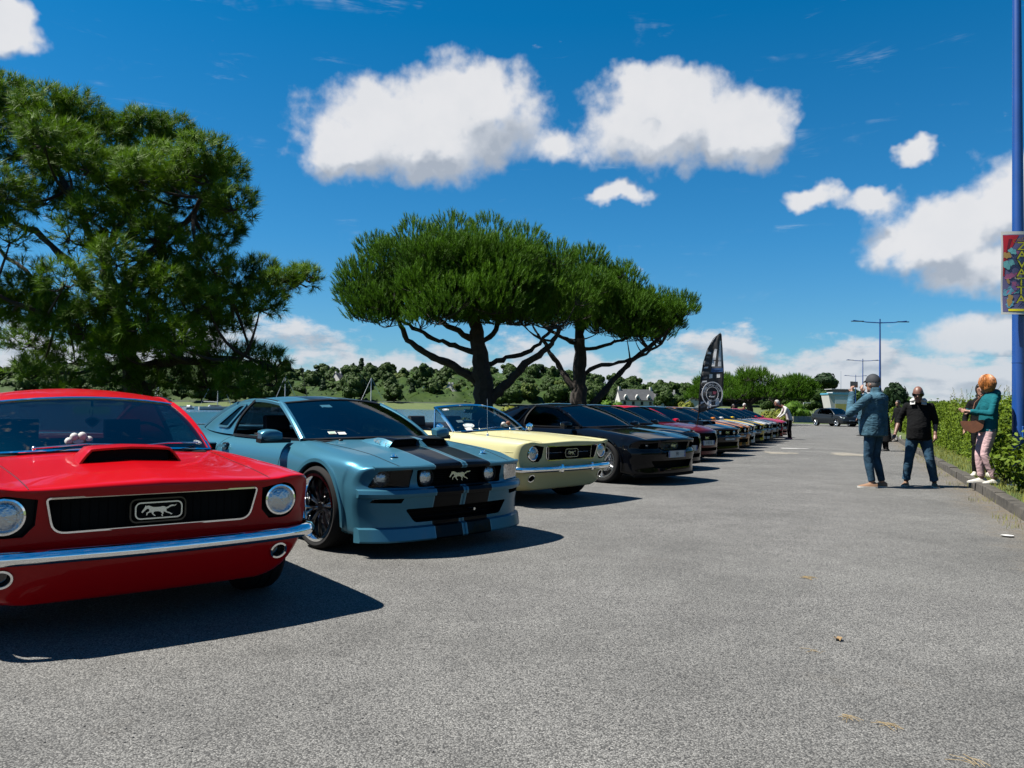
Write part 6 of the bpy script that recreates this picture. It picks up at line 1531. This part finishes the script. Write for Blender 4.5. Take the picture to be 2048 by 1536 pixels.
sticker(yel_car, S_CL, -.80, .84, .045, PLATEW, INK); sticker(yel_car, S_CL, -.76, .34, .04, PLATEW, None, None, 'sq'); sticker(yel_car, S_CL, -.70, .18, .075, PLATEW, pmat('sticker_pale', (.45, .6, .62), .5)); sticker(yel_car, S_CL, -.74, .06, .045, PLATEW, None, None, 'sq')
dg = child_thing('toy_dog', yel_car, (-.56, .10, .89), 'small white and brown toy on the yellow convertible dashboard', 'toy'); BRN = pmat('toy_brown', (.20, .07, .03), .8)
G().ball((0, 0, .04), (.035, .055, .04), 10, 8).obj('body', TOYW, dg); G().ball((.01, .05, .085), (.032, .038, .032), 10, 8).obj('head', BRN, dg); G().ball((0, -.03, .075), (.03, .04, .03), 10, 8).obj('back', TOYW, dg)
# blue car: bonnet lettering, bonnet pins, aerial, rear wing
for tx, xx in (('4.6L', .05), ('V8', .17)):
    bt = link('bonnet_lettering', text_mesh(tx, .056, INK), blue_car, (xx, -.352, GEN5.top(xx, .35) + .034)); bt.rotation_euler = (R(40), R(9), R(4))
for s in (1, -1):
    zz = GEN5.top(.50, .50); g = G().lathe([(.034, 0), (.032, .006), (.012, .010), (.010, .022), (0, .024)], 16, 'z', (.50, s * .50, zz)); g.tube([(.47, s * .50, zz + .02), (.53, s * .505, zz + .022)], .004, 5); g.obj('bonnet_pin', CHROME, blue_car)
    zz = GEN5.top(-.30, .62); G().ball((-.30, s * .50, zz + .012), (.018, .022, .014), 8, 6).obj('washer_jet', BLACKP, blue_car)
G().tube([(-1.75, -.0, 1.25), (-1.90, -.0, 1.62)], [.004, .002], 6).obj('aerial', BLACKP, blue_car)
rows = [[(-3.50 - .06 * math.cos(y * 1.2) * 0, y, .955), (-3.66, y, 1.01 + .02 * math.cos(y * 1.6)), (-3.86, y * 1.0, 1.055 + .03 * math.cos(y * 1.6)), (-3.88, y, 1.02), (-3.7, y, .95)] for y in np.linspace(-.84, .84, 15)]
n = 5; V = [p for r in rows for p in r]; F = [(i * n + k, (i + 1) * n + k, (i + 1) * n + (k + 1) % n, i * n + (k + 1) % n) for i in range(14) for k in range(n)] + [tuple(range(n)), tuple(14 * n + k for k in range(n - 1, -1, -1))]
G().add(V, F).obj('rear_wing', BLUEP, blue_car, ang=50)
G().tube([(.60, .1, .335), (.84, .1, .335)], .012, 8).obj('tow_hook', STEEL, blue_car)
# red fender script
for s in (1, -1):
    t = link('wing_lettering', text_mesh('GT', .05, CHROME, .003), red_car, (-.30, s * .886, .70)); t.rotation_euler = (R(90), 0, R(180) if s > 0 else 0)

# ------------------------------------------------------------------ litter and marks on the tarmac
SANDM = pmat('sand_dust', (.30, .275, .225), .95, var=.35, vscale=6)
def puddle(px, py, w, d, mat, name, label):
    c = ground(px, py); n = 26; P = []
    for k in range(n):
        a = 2 * math.pi * k / n; r = 1 + .22 * math.sin(3 * a + px) + .12 * math.sin(7 * a); P.append((c.x + math.cos(a) * r * w, c.y + math.sin(a) * r * d, .0045))
    o = G().add(P, [tuple(range(n))]).obj(name, mat, None, False); tag(o, label, 'dust', kind='stuff')
puddle(1560, 906, .45, .5, SANDM, 'sand_patch', 'pale sand swept across the tarmac beyond the shadows'); puddle(1700, 909, .5, .8, SANDM, 'sand_patch', 'pale sand strewn on the tarmac behind the man in the cap'); puddle(1585, 897, .45, .2, pmat('worn_white_paint', (.62, .62, .6), .8, var=.2, vscale=9), 'paint_mark', 'worn white paint mark on the tarmac')
DRY = pmat('dry_leaf', (.30, .19, .08), .8); 
for i, (px, py, sz, lab) in enumerate(((1676, 1281, .022, 'small pale curled leaf lying alone on the tarmac'), (2015, 1074, .05, 'scrap of white paper lying on the tarmac near the kerb'))):
    c = ground(px, py); mat = DRY if i == 0 else WHITE; o = empty('dry_leaf' if i == 0 else 'paper_scrap', (c.x, c.y, .004), 1.1 * i); rows = [[(sz * (a - .5) * 2 * (1 - (2 * b - 1) ** 2 * .7), sz * (b - .5) * 2.2, .012 * (abs(a - .5) * 2) ** 2 + .001) for a in np.linspace(0, 1, 5)] for b in np.linspace(0, 1, 6)]; slab(np.array(rows), .001).obj('blade', mat, o); tag(o, lab, 'litter')
def straw(px, py, n, r, lab):
    c = ground(px, py); g = G()
    for k in range(n):
        a = rng.uniform(0, 6.28); p = Vector((c.x + rng.gauss(0, r), c.y + rng.gauss(0, r * .8), .006)); dd = Vector((math.cos(a), math.sin(a), 0)) * rng.uniform(.02, .05); g.tube([p - dd, p + Vector((0, 0, .006)), p + dd], .0009, 4)
    tag(g.obj('dry_straw', pmat('straw', (.42, .30, .13), .8)), lab, 'straw', kind='stuff')
straw(1617, 1157, 22, .02, 'wisp of orange brown straw on the tarmac'); straw(1702, 1440, 8, .02, 'wisp of pale straw on the tarmac'); straw(1775, 1455, 7, .018, 'second wisp of pale straw on the tarmac'); straw(1630, 1305, 5, .025, 'thin scatter of straw near the curled leaf'); straw(1940, 1525, 6, .02, 'straw wisp at the near edge of the tarmac')
g = G()
for k in range(420):
    p = ground(rng.uniform(20, 2030), rng.uniform(1120, 1530)); s = rng.uniform(.002, .0055); g.ball((p.x, p.y, s * .4), (s, s * rng.uniform(.7, 1.2), s * .6), 5, 4)
tag(g.obj('loose_grit', pmat('grit', (.16, .155, .15), .9, var=.6, vscale=2), None), 'loose grit scattered over the tarmac', 'grit', kind='stuff')
# ------------------------------------------------------------------ people
SKIN = pmat('skin', (.42, .22, .15), .55, var=.12, vscale=14); SKIN2 = pmat('tanned_skin', (.24, .11, .075), .5, var=.15, vscale=14)
def cloth(name, col, var=.25, vs=7.0, fold=.55, fs=4.5):
    if name in MATS: return MATS[name]
    m = pmat(name, col, .9, 0, 0, var=var, vscale=vs, spec=.12); t = NT(m.node_tree); b = t.n['Principled BSDF']; P = t.new('ShaderNodeTexCoord').outputs['Object']
    w = t.new('ShaderNodeTexNoise', {'Vector': t.vmath('MULTIPLY', P, (1.0, 1.0, 2.0)), 'Scale': fs, 'Detail': 2.0, 'Distortion': 1.6}).outputs[0]
    t.l.new(t.new('ShaderNodeBump', {'Strength': fold, 'Distance': .035, 'Height': w}).outputs[0], b.inputs['Normal']); return m
DENIM = cloth('faded_denim', (.065, .15, .21), .5, 8, .8, 5.5); JEANS = cloth('blue_jeans', (.035, .085, .14), .6, 6); BLK = cloth('black_cloth', (.006, .0065, .008), .2); TEAL = cloth('teal_fleece', (.008, .14, .17), .2); PINK = cloth('pink_cotton', (.74, .50, .51), .1)
WHT = cloth('white_cloth', (.70, .70, .69), .06); SHOEB = pmat('tan_suede', (.34, .19, .11), .85, bump=.2); SOLE = pmat('white_sole', (.70, .68, .62), .7); SHOEW = pmat('white_shoe', (.70, .67, .60), .7, bump=.1); SHOEK = pmat('black_shoe', (.015, .015, .016), .6); REDS = pmat('red_shoe', (.55, .08, .08), .6)
HAIR_G = pmat('orange_hair', (.50, .17, .03), .5, var=.55, vscale=16, bump=.4, bscale=60); HAIR_W = pmat('white_hair', (.62, .60, .57), .7, var=.15, vscale=30); HAIR_D = pmat('dark_hair', (.02, .014, .010), .5, var=.3, vscale=25); HAIR_S = pmat('grey_hair', (.20, .18, .17), .7, var=.3, vscale=30); EYE = pmat('eye_dark', (.02, .015, .012), .2); LIP = pmat('lips', (.28, .10, .09), .5)

def rings(secs, n=16):
    """closed loft through elliptical sections (cx, cy, z, rx, ry)"""
    V = []; F = []
    for cx, cy, z, rx, ry in secs: V += [(cx + rx * math.cos(2 * math.pi * k / n), cy + ry * math.sin(2 * math.pi * k / n), z) for k in range(n)]
    for i in range(len(secs) - 1): F += [(i * n + k, i * n + (k + 1) % n, (i + 1) * n + (k + 1) % n, (i + 1) * n + k) for k in range(n)]
    F += [tuple(range(n - 1, -1, -1)), tuple((len(secs) - 1) * n + k for k in range(n))]; return V, F
def person(label, loc, yaw, H, p, mats, voxel=.010, group=None):
    """p: pose in metres for a 1.75 m figure facing +x; mats: upper, lower, skin, shoe"""
    k = H / 1.75; root = empty('person', loc, R(yaw)); L = p.get('lean', 0.0); prim = []
    def add(lab, g): prim.append((lab, g))
    def sx(z): return L * max(0, z - .9) + p.get('slump', 0) * max(0, z - 1.2) ** 2
    w = p.get('wide', 1.0); belly = p.get('belly', 0.0); hem = p.get('hem', .86)
    tor = [(sx(hem), 0, hem, .135 * w + belly * .6, .185 * w), (sx(hem) + .005, 0, hem + .03, .142 * w + belly * .8, .190 * w), (sx(1.02) + belly * .4, 0, 1.02, .135 * w + belly, .178 * w), (sx(1.15) + belly * .3, 0, 1.15, .128 * w + belly * .7, .172 * w), (sx(1.28), 0, 1.28, .128 * w + belly * .2, .182 * w), (sx(1.38) - .01, 0, 1.38, .115 * w, .190 * w), (sx(1.43) - .012, 0, 1.42, .098 * w, .156 * w), (sx(1.455) - .015, 0, 1.46, .080 * w, .108 * w), (sx(1.485) - .01, 0, 1.485, .066, .075)]
    add('upper', G().add(*rings(tor, 18)))
    add('lower', G().add(*rings([(0, 0, .80, .10, .15), (0, 0, .86, .118, .165), (sx(.95), 0, .96, .115, .162), (sx(1.0), 0, 1.03, .11, .15)], 16)))
    hz = p.get('headz', 1.62); hx = sx(1.6) + p.get('headx', .03); nod = p.get('nod', 0.0); turn = R(p.get('turn', 0))
    add('skin', G().tube([(sx(1.46) - .01, 0, 1.45), (hx - .015, 0, 1.56)], [.062, .054], 12))
    hd = G(); hd.ball((0, 0, .02), (.100, .077, .108), 18, 14); hd.ball((.022, 0, -.055), (.070, .058, .062), 14, 10); hd.ball((.105, 0, -.012), (.020, .014, .022), 8, 6); hd.ball((.085, 0, .022), (.02, .05, .014), 8, 6); hd.ball((.082, 0, -.06), (.014, .026, .010), 8, 6); hd.ball((.075, 0, -.10), (.022, .024, .018), 8, 6)
    for s in (1, -1): hd.ball((-.005, s * .078, -.005), (.018, .012, .032), 8, 6)
    HM = Matrix.Translation((hx, 0, hz)) @ Matrix.Rotation(turn, 4, 'Z') @ Matrix.Rotation(nod, 4, 'Y') @ Matrix.Scale(1.07, 4); hd.V = [tuple(HM @ Vector(v)) for v in hd.V]; add('skin', hd)
    for s, nm in ((1, 'L'), (-1, 'R')):
        sh = Vector((sx(1.40) - .005, s * .172 * w, 1.385)); el, wr = Vector(p['el' + nm]), Vector(p['wr' + nm]); sl = p.get('sleeve', 1.0); r = .058 * w
        add('upper', G().tube([sh, sh.lerp(el, .3), sh.lerp(el, .6), el], [r * .98, r * 1.02, r * .96, r * .90], 12).ball(tuple(sh), r * .98, 12, 8).ball(tuple(el), r * .88, 12, 8))
        cut = el.lerp(wr, sl)
        if sl > .05: add('upper', G().tube([el, el.lerp(cut, .5), cut], [r * .88, r * .84, r * .70], 12))
        if sl < .98: add('skin', G().tube([el, el.lerp(wr, .4), wr], [.040, .040, .028], 10))
        d = (wr - el).normalized(); hd_dir = Vector(p.get('hd' + nm, tuple(d))).normalized(); side = hd_dir.cross(Vector((0, s, .2))).normalized() if abs(hd_dir.y) < .9 else Vector((1, 0, 0)); nrm = side.cross(hd_dir).normalized()
        g = G(); pc = wr + hd_dir * .055; g.tube([wr - d * .02, wr + hd_dir * .03, wr + hd_dir * .075, wr + hd_dir * .095], [.027, .035, .038, .028], 10, True, .62)
        curl = p.get('curl', .6)
        for f, (o, ln) in enumerate(((-.028, .066), (-.009, .076), (.010, .072), (.028, .056))):
            b = wr + hd_dir * .085 + side * o; m1 = b + (hd_dir * math.cos(curl * .6) + nrm * math.sin(curl * .6) * -s) * ln * .5; m2 = m1 + (hd_dir * math.cos(curl * 1.5) + nrm * math.sin(curl * 1.5) * -s) * ln * .5; g.tube([b, m1, m2], [.0095, .009, .0075], 7).ball(tuple(m2), .0076, 7, 5)
        b = wr + hd_dir * .03 - side * .028; t1 = b + (hd_dir * .6 - side * .6).normalized() * .035; t2 = t1 + (hd_dir * .9 - side * .1).normalized() * .03; g.tube([b, t1, t2], [.013, .011, .008], 7).ball(tuple(t2), .008, 7, 5)
        add('skin', g)
        hip, kn, an = Vector(p.get('hip' + nm, (0, s * .088, .88))), Vector(p['kn' + nm]), Vector(p['an' + nm]); lw = p.get('legw', 1.0); cf = p.get('crop', 1.0); ce = kn.lerp(an, cf)
        add('lower', G().tube([hip, hip.lerp(kn, .35), hip.lerp(kn, .75), kn], [.092 * lw, .088 * lw, .072 * lw, .064 * lw], 12).ball(tuple(kn), .064 * lw, 12, 8).ball(tuple(hip), .092 * lw, 12, 8))
        add('lower', G().tube([kn, kn.lerp(ce, .35), kn.lerp(ce, .8), ce], [.064 * lw, .066 * lw, .056 * lw, .054 * lw * p.get('cuff', 1.0)], 12))
        add('skin' if not p.get('sock') else 'sock', G().tube([kn.lerp(an, .5), an + Vector((0, 0, -.02))], [.045, .038], 10))
    if p.get('skirt'): add('lower', G().add(*rings([(0, 0, .32, .20, .25), (0, 0, .6, .17, .21), (0, 0, .95, .13, .175)], 18)))
    if p.get('hood'): add('upper', G().ball((sx(1.45) - .085, 0, 1.47), (.075, .12, .075), 12, 8).ball((sx(1.42) - .105, 0, 1.40), (.06, .10, .07), 12, 8))
    if p.get('stand_collar'): add('upper', G().tube([(sx(1.45) - .015, 0, 1.43), (sx(1.48) - .005, 0, 1.50), (sx(1.5) + .0, 0, 1.545)], [.095, .082, .078], 14))
    if p.get('collar'):
        for s in (1, -1): add('collar', G().ball((sx(1.47) + .06, s * .085, 1.475), (.065, .055, .034), 10, 6).ball((sx(1.47) + .0, s * .085, 1.495), (.06, .035, .03), 10, 6))
    a = G(); lab = []
    for l, g in prim: a.add(g.V, g.F); lab += [l] * len(g.F)
    o = a.obj('body', SKIN, root, False); src = BVHTree.FromPolygons([Vector(v) for v in a.V], a.F)
    md = o.modifiers.new('r', 'REMESH'); md.mode = 'VOXEL'; md.voxel_size = voxel; sm = o.modifiers.new('s', 'SMOOTH'); sm.factor = .5; sm.iterations = 7
    me = evaluated(o); o.modifiers.clear(); old = o.data; o.data = me; bpy.data.meshes.remove(old); me.materials.clear()
    names = ['upper', 'lower', 'skin', 'collar', 'sock']; defs = {'collar': WHT, 'sock': WHT}
    for n_ in names: me.materials.append(mats.get(n_) or defs.get(n_) or SKIN)
    idx = []
    for f in me.polygons:
        h = src.find_nearest(f.center); idx.append(names.index(lab[h[2]]) if h[2] is not None else 0)
    me.polygons.foreach_set('material_index', idx); me.polygons.foreach_set('use_smooth', [True] * len(me.polygons)); me.update()
    # shoes
    for s, nm in ((1, 'L'), (-1, 'R')):
        an = Vector(p['an' + nm]); tw = R(p.get('toe' + nm, 10 * s)); M = Matrix.Translation((an.x, an.y, an.z - .085)) @ Matrix.Rotation(tw, 4, 'Z')
        sec = [(-.075, .030, .070), (-.04, .040, .098), (.02, .041, .095), (.07, .045, .070), (.13, .049, .052), (.175, .040, .040), (.20, .018, .026)]
        g = G(); n_ = 12; V = []
        for x, hw, ht in sec: V += [tuple(M @ Vector((x, hw * math.cos(t), .018 + max(0, math.sin(t)) * (ht - .018) + min(0, math.sin(t)) * .004))) for t in [2 * math.pi * q_ / n_ for q_ in range(n_)]]
        F = [(i * n_ + j, i * n_ + (j + 1) % n_, (i + 1) * n_ + (j + 1) % n_, (i + 1) * n_ + j) for i in range(len(sec) - 1) for j in range(n_)] + [tuple(range(n_)), tuple((len(sec) - 1) * n_ + j for j in range(n_ - 1, -1, -1))]
        sh = g.add(V, F).obj('shoe', mats['shoe'], root, ang=60)
        oc = [(x, hw + .006) for x, hw, _ in sec]; poly = [(x, h) for x, h in oc] + [(.212, 0)] + [(x, -h) for x, h in oc[::-1]]
        pts = [M @ Vector((x, y, 0)) for x, y in poly]; nn = len(pts); z0 = M.translation.z
        G().add([(q_.x, q_.y, z0 + .0) for q_ in pts] + [(q_.x, q_.y, z0 + .024) for q_ in pts], [tuple(range(nn)), tuple(range(2 * nn - 1, nn - 1, -1))] + [(i, nn + i, nn + (i + 1) % nn, (i + 1) % nn) for i in range(nn)]).obj('sole', mats.get('sole', SOLE), sh, False)
    if p.get('collar'):
        for s in (1, -1):
            q0, q1, q2, q3 = [Vector(v) for v in ((sx(1.45) + .115, s * .050, 1.405), (sx(1.47) + .072, s * .050, 1.500), (sx(1.46) + .030, s * .125, 1.475), (sx(1.42) + .108, s * .125, 1.395))]; n0 = Vector((.018, 0, .012))
            V = [q + n0 for q in (q0, q1, q2, q3)] + [q + n0 * .3 for q in (q0, q1, q2, q3)]; G().add(V, [(0, 1, 2, 3), (7, 6, 5, 4), (0, 4, 5, 1), (1, 5, 6, 2), (2, 6, 7, 3), (3, 7, 4, 0)]).obj('collar', WHT, root, False)
    def head_part(g, name, mat, par=None): g.V = [tuple(HM @ Vector(v)) for v in g.V]; return g.obj(name, mat, par or root, ang=60)
    for s in (1, -1): head_part(G().ball((.086, s * .032, .012), (.010, .014, .008), 8, 6), 'eye', EYE)
    head_part(G().ball((.088, 0, -.060), (.008, .024, .006), 8, 6), 'mouth', LIP)
    hs = p.get('hair')
    if hs == 'short': head_part(G().add(*cap_shell(.106, .084, .115, .02, -.35, .9)), 'hair', mats['hair'])
    elif hs == 'bob':
        g = G(); g.add(*cap_shell(.118, .100, .128, .02, -.95, .25)); g.ball((-.025, 0, -.035), (.088, .094, .100), 14, 10); hr = head_part(g, 'hair', mats['hair'])
        st = G(); q9 = random.Random(2)
        for i in range(150):
            a0 = q9.uniform(.55, 5.73); lo_ = q9.uniform(-1.15, -.75); rs = q9.uniform(1.0, 1.06); pts_ = []
            for f_ in np.linspace(0, 1, 6):
                b_ = 1.45 + (lo_ - 1.45) * f_; aa = a0 + .12 * math.sin(f_ * 3 + i); w_ = max(math.cos(b_), .55 if b_ < 0 else 0); pts_.append((.118 * rs * w_ * math.cos(aa) - .01 * f_, .100 * rs * w_ * math.sin(aa), .02 + .128 * rs * math.sin(b_)))
            st.tube(pts_, [.004, .0055, .006, .006, .005, .002], 4)
        head_part(st, 'hair_strands', mats['hair'], hr)['kind'] = 'stuff'
    elif hs == 'long':
        g = G(); g.add(*cap_shell(.114, .094, .122, .02, -.9, .2)); g.ball((-.045, 0, -.12), (.055, .08, .16), 12, 10); head_part(g, 'hair', mats['hair'])
    elif hs == 'rim':
        g = G(); g.ball((-.03, 0, .0), (.078, .082, .070), 14, 10); head_part(g, 'hair', mats['hair'])
    if p.get('cap'):
        c = head_part(G().add(*cap_shell(.112, .090, .122, .035, .02, 9)), 'cap', mats['cap'])
        rows = [[(.08 + .075 * b * math.cos(a), .085 * math.sin(a) * (1 - .12 * b), .055 - .02 * b) for a in np.linspace(-1.25, 1.25, 9)] for b in (0, .5, 1)]; g = slab(np.array(rows), .005); head_part(g, 'cap_peak', mats['cap'], c)
    if p.get('glasses'):
        g = G()
        gl = head_part(g.prism(rrect(.034, .020, .012, (.035, .014)), 'x', .095, .103).prism(rrect(.034, .020, .012, (-.035, .014)), 'x', .095, .103), 'sunglasses', BLACKG) if False else None
        q1 = G(); rows = [[(.104 - .9 * y * y * 6, y, z) for y in np.linspace(-.074, .074, 11)] for z in (-.012, .012, .034)]; sl_ = slab(np.array(rows), .004); gl = head_part(sl_, 'sunglasses', BLACKG)
        for s in (1, -1): head_part(G().tube([(.07, s * .076, .022), (-.01, s * .082, .015)], .004, 5), 'glasses_arm', BLACKG, gl)
    root.scale = (k, k, k); tag(root, label, 'person', group); root['hm'] = 0; del root['hm']
    return root, HM
def cap_shell(rx, ry, rz, cz, lo, face, n=20, m=10):
    """upper shell of an ellipsoid head cover: from height lo (-1..1) up; in front only above 'face'"""
    V = []; F = []
    for i in range(m + 1):
        for j in range(n):
            a = 2 * math.pi * j / n; low = lo if math.cos(a) < .45 else (lo if face > 5 else max(lo, .42)); lat_ = math.asin(max(-.98, min(.98, low))); b = lat_ + (math.pi / 2 - lat_) * i / m
            V.append((rx * math.cos(b) * math.cos(a), ry * math.cos(b) * math.sin(a), cz + rz * math.sin(b)))
    F = [(i * n + j, i * n + (j + 1) % n, (i + 1) * n + (j + 1) % n, (i + 1) * n + j) for i in range(m) for j in range(n)]; F.append(tuple(range(n - 1, -1, -1))); return V, F

stand = dict(elL=(-.02, .26, 1.12), wrL=(.08, .27, .90), elR=(-.02, -.26, 1.12), wrR=(.08, -.27, .90), knL=(.02, .10, .47), knR=(.02, -.10, .47), anL=(-.01, .11, .085), anR=(-.01, -.11, .085))
def pose(**k): d = dict(stand); d.update(k); return d
# man photographing
f1 = ground(1748, 975)
m1, hm1 = person('man in denim jacket, jeans and navy cap raising a phone to take pictures', (f1.x, f1.y, 0), 124, 1.80, pose(elL=(.20, .33, 1.14), wrL=(.27, .15, 1.47), elR=(.20, -.33, 1.14), wrR=(.27, -.15, 1.47), hdL=(.20, -.25, .9), hdR=(.20, .25, .9), toeL=38, toeR=24, curl=.9, lean=-.05, wide=1.26, belly=.02, hem=.80, stand_collar=True, headz=1.60, crop=.95, headx=.05, hair='short', cap=True, knL=(.05, .09, .47), anL=(-.03, .10, .085), knR=(.03, -.10, .47), anR=(-.06, -.12, .085), legw=1.0), dict(upper=DENIM, lower=JEANS, skin=SKIN, shoe=SHOEB, hair=HAIR_S, cap=pmat('navy_cap', (.012, .018, .028), .8)), .0095)
ph = m1.matrix_basis; c = Vector((f1.x, f1.y, 0)) + Matrix.Rotation(R(124), 3, 'Z') @ (Vector((.335, 0, 1.605)) * 1.80 / 1.75)
pn = empty('mobile_phone', c, R(124)); G().prism(rrect(.10, .048, .010), 'x', -.005, .005).obj('case', BLACKG, pn); G().prism(rrect(.094, .043, .006), 'x', -.0065, -.0052).obj('screen', pmat('phone_screen', (.02, .03, .04), .1), pn); G().lathe([(0, .008), (.009, .008), (.010, .005)], 12, 'x', (0, .06, .02)).obj('camera_lens', BLACKP, pn); tag(pn, 'black mobile phone held up by the man in the cap', 'phone')
# man in sunglasses
f2 = ground(1838, 973)
person('man in black polo shirt with white collar, sunglasses and jeans', (f2.x, f2.y, 0), -121, 1.66, pose(elL=(-.04, .25, 1.13), wrL=(.07, .25, .90), elR=(-.03, -.30, 1.14), wrR=(.10, -.36, .90), sleeve=.30, lean=.03, slump=.5, headx=.095, nod=.30, wide=1.06, belly=.05, hem=.80, headz=1.585, crop=.93, collar=True, glasses=True, hair='rim', knL=(.06, .17, .47), anL=(-.02, .235, .085), knR=(.05, -.15, .47), anR=(.0, -.20, .085), toeL=14, toeR=-8, legw=1.16, cuff=1.15), dict(upper=BLK, lower=JEANS, skin=SKIN2, shoe=SHOEB, hair=HAIR_S), .0095)
# woman on the kerb
f3 = ground(1976, 967, .125)
person('woman in teal hoodie and pink trousers with orange hair standing on the kerb', (f3.x, f3.y, .125), 172, 1.66, pose(elL=(.06, .25, 1.14), wrL=(.30, .10, 1.17), elR=(.06, -.25, 1.14), wrR=(.30, -.08, 1.18), hdL=(.8, -.6, .1), hdR=(.8, .6, .1), lean=-.06, headx=.05, turn=-50, wide=.98, hem=.84, hood=True, hair='bob', knL=(.08, .075, .47), anL=(-.07, .085, .085), knR=(.10, -.075, .47), anR=(.06, -.09, .085), legw=1.06, crop=.92, cuff=1.0), dict(upper=TEAL, lower=PINK, skin=SKIN, shoe=SHOEW, hair=HAIR_G), .0095)
bagp = Vector((f3.x, f3.y, .125)) + Matrix.Rotation(R(172), 3, 'Z') @ Vector((.24, .05, .90)); bag = empty('shoulder_bag', bagp, R(172)); BR = pmat('brown_leather', (.20, .065, .022), .6, var=.2, vscale=12, bump=.2)
G().prism(rpoly([(-.17, .06), (-.13, -.07), (.0, -.13), (.13, -.06), (.16, .09), (.0, .06)], .04), 'x', -.05, .05).obj('pouch', BR, bag, ang=50).rotation_euler = (0, 0, R(70)); G().tube([(-.03, -.15, .08), (-.12, -.2, .35), (-.24, -.1, .52)], .008, 6).obj('strap', BR, bag); tag(bag, 'brown leather bag carried at the waist of the woman in pink trousers', 'bag')
f4 = ground(1963, 952, .125)
person('woman in black with dark hair standing behind the woman in teal', (f4.x, f4.y, .125), -120, 1.60, pose(hair='long', elL=(.05, .25, 1.12), wrL=(.22, .12, 1.08), legw=.95), dict(upper=BLK, lower=BLK, skin=SKIN, shoe=SHOEW, hair=HAIR_D), .014)
f5 = ground(1771, 902)
person('white haired person in long black coat behind the man in the cap', (f5.x, f5.y, 0), 175, 1.58, pose(hair='short', skirt=True, lean=.10, slump=1.2, headx=.10, elL=(.10, .26, 1.14), wrL=(.26, .2, 1.0)), dict(upper=BLK, lower=BLK, skin=SKIN, shoe=SHOEK, sole=SHOEK, hair=HAIR_W), .016)
f6 = ground(1797, 884)
person('person in black shorts and white socks walking beside the hedge', (f6.x, f6.y, 0), 200, 1.70, pose(hair='short', crop=.06, sock=True), dict(upper=BLK, lower=BLK, skin=SKIN, shoe=SHOEK, sole=SHOEK, hair=HAIR_D), .018)
f7 = ground(1722, 872)
person('person in denim standing far beyond the man in the cap', (f7.x, f7.y, 0), 180, 1.68, pose(hair='short'), dict(upper=DENIM, lower=DENIM, skin=SKIN, shoe=SHOEK, sole=SHOEK, hair=HAIR_D), .018)
f8 = ground(1579, 879)
person('white haired person in white jacket bending over the last red coupe', (f8.x, f8.y, 0), 178, 1.66, pose(hair='short', lean=.32, slump=1.2, headx=.14, elL=(.30, .24, 1.14), wrL=(.48, .15, .98), elR=(.30, -.24, 1.14), wrR=(.48, -.15, .98)), dict(upper=WHT, lower=BLK, skin=SKIN, shoe=REDS, hair=HAIR_W), .016)
for (px, py, Yp, col, lab) in ((1466, 815, 40, BLK, 'dark haired person standing behind the far parked cars'), (1488, 812, 41, cloth('rust_cloth', (.20, .07, .05), .1), 'white capped person standing behind the far parked cars')):
    q_ = at(px, 822, Yp); person(lab, (q_.x, q_.y, 0), -70, 1.52 if px < 1480 else 1.58, pose(hair='short'), dict(upper=col, lower=BLK, skin=SKIN2, shoe=SHOEK, sole=SHOEK, hair=HAIR_D if px < 1480 else HAIR_W), .018)
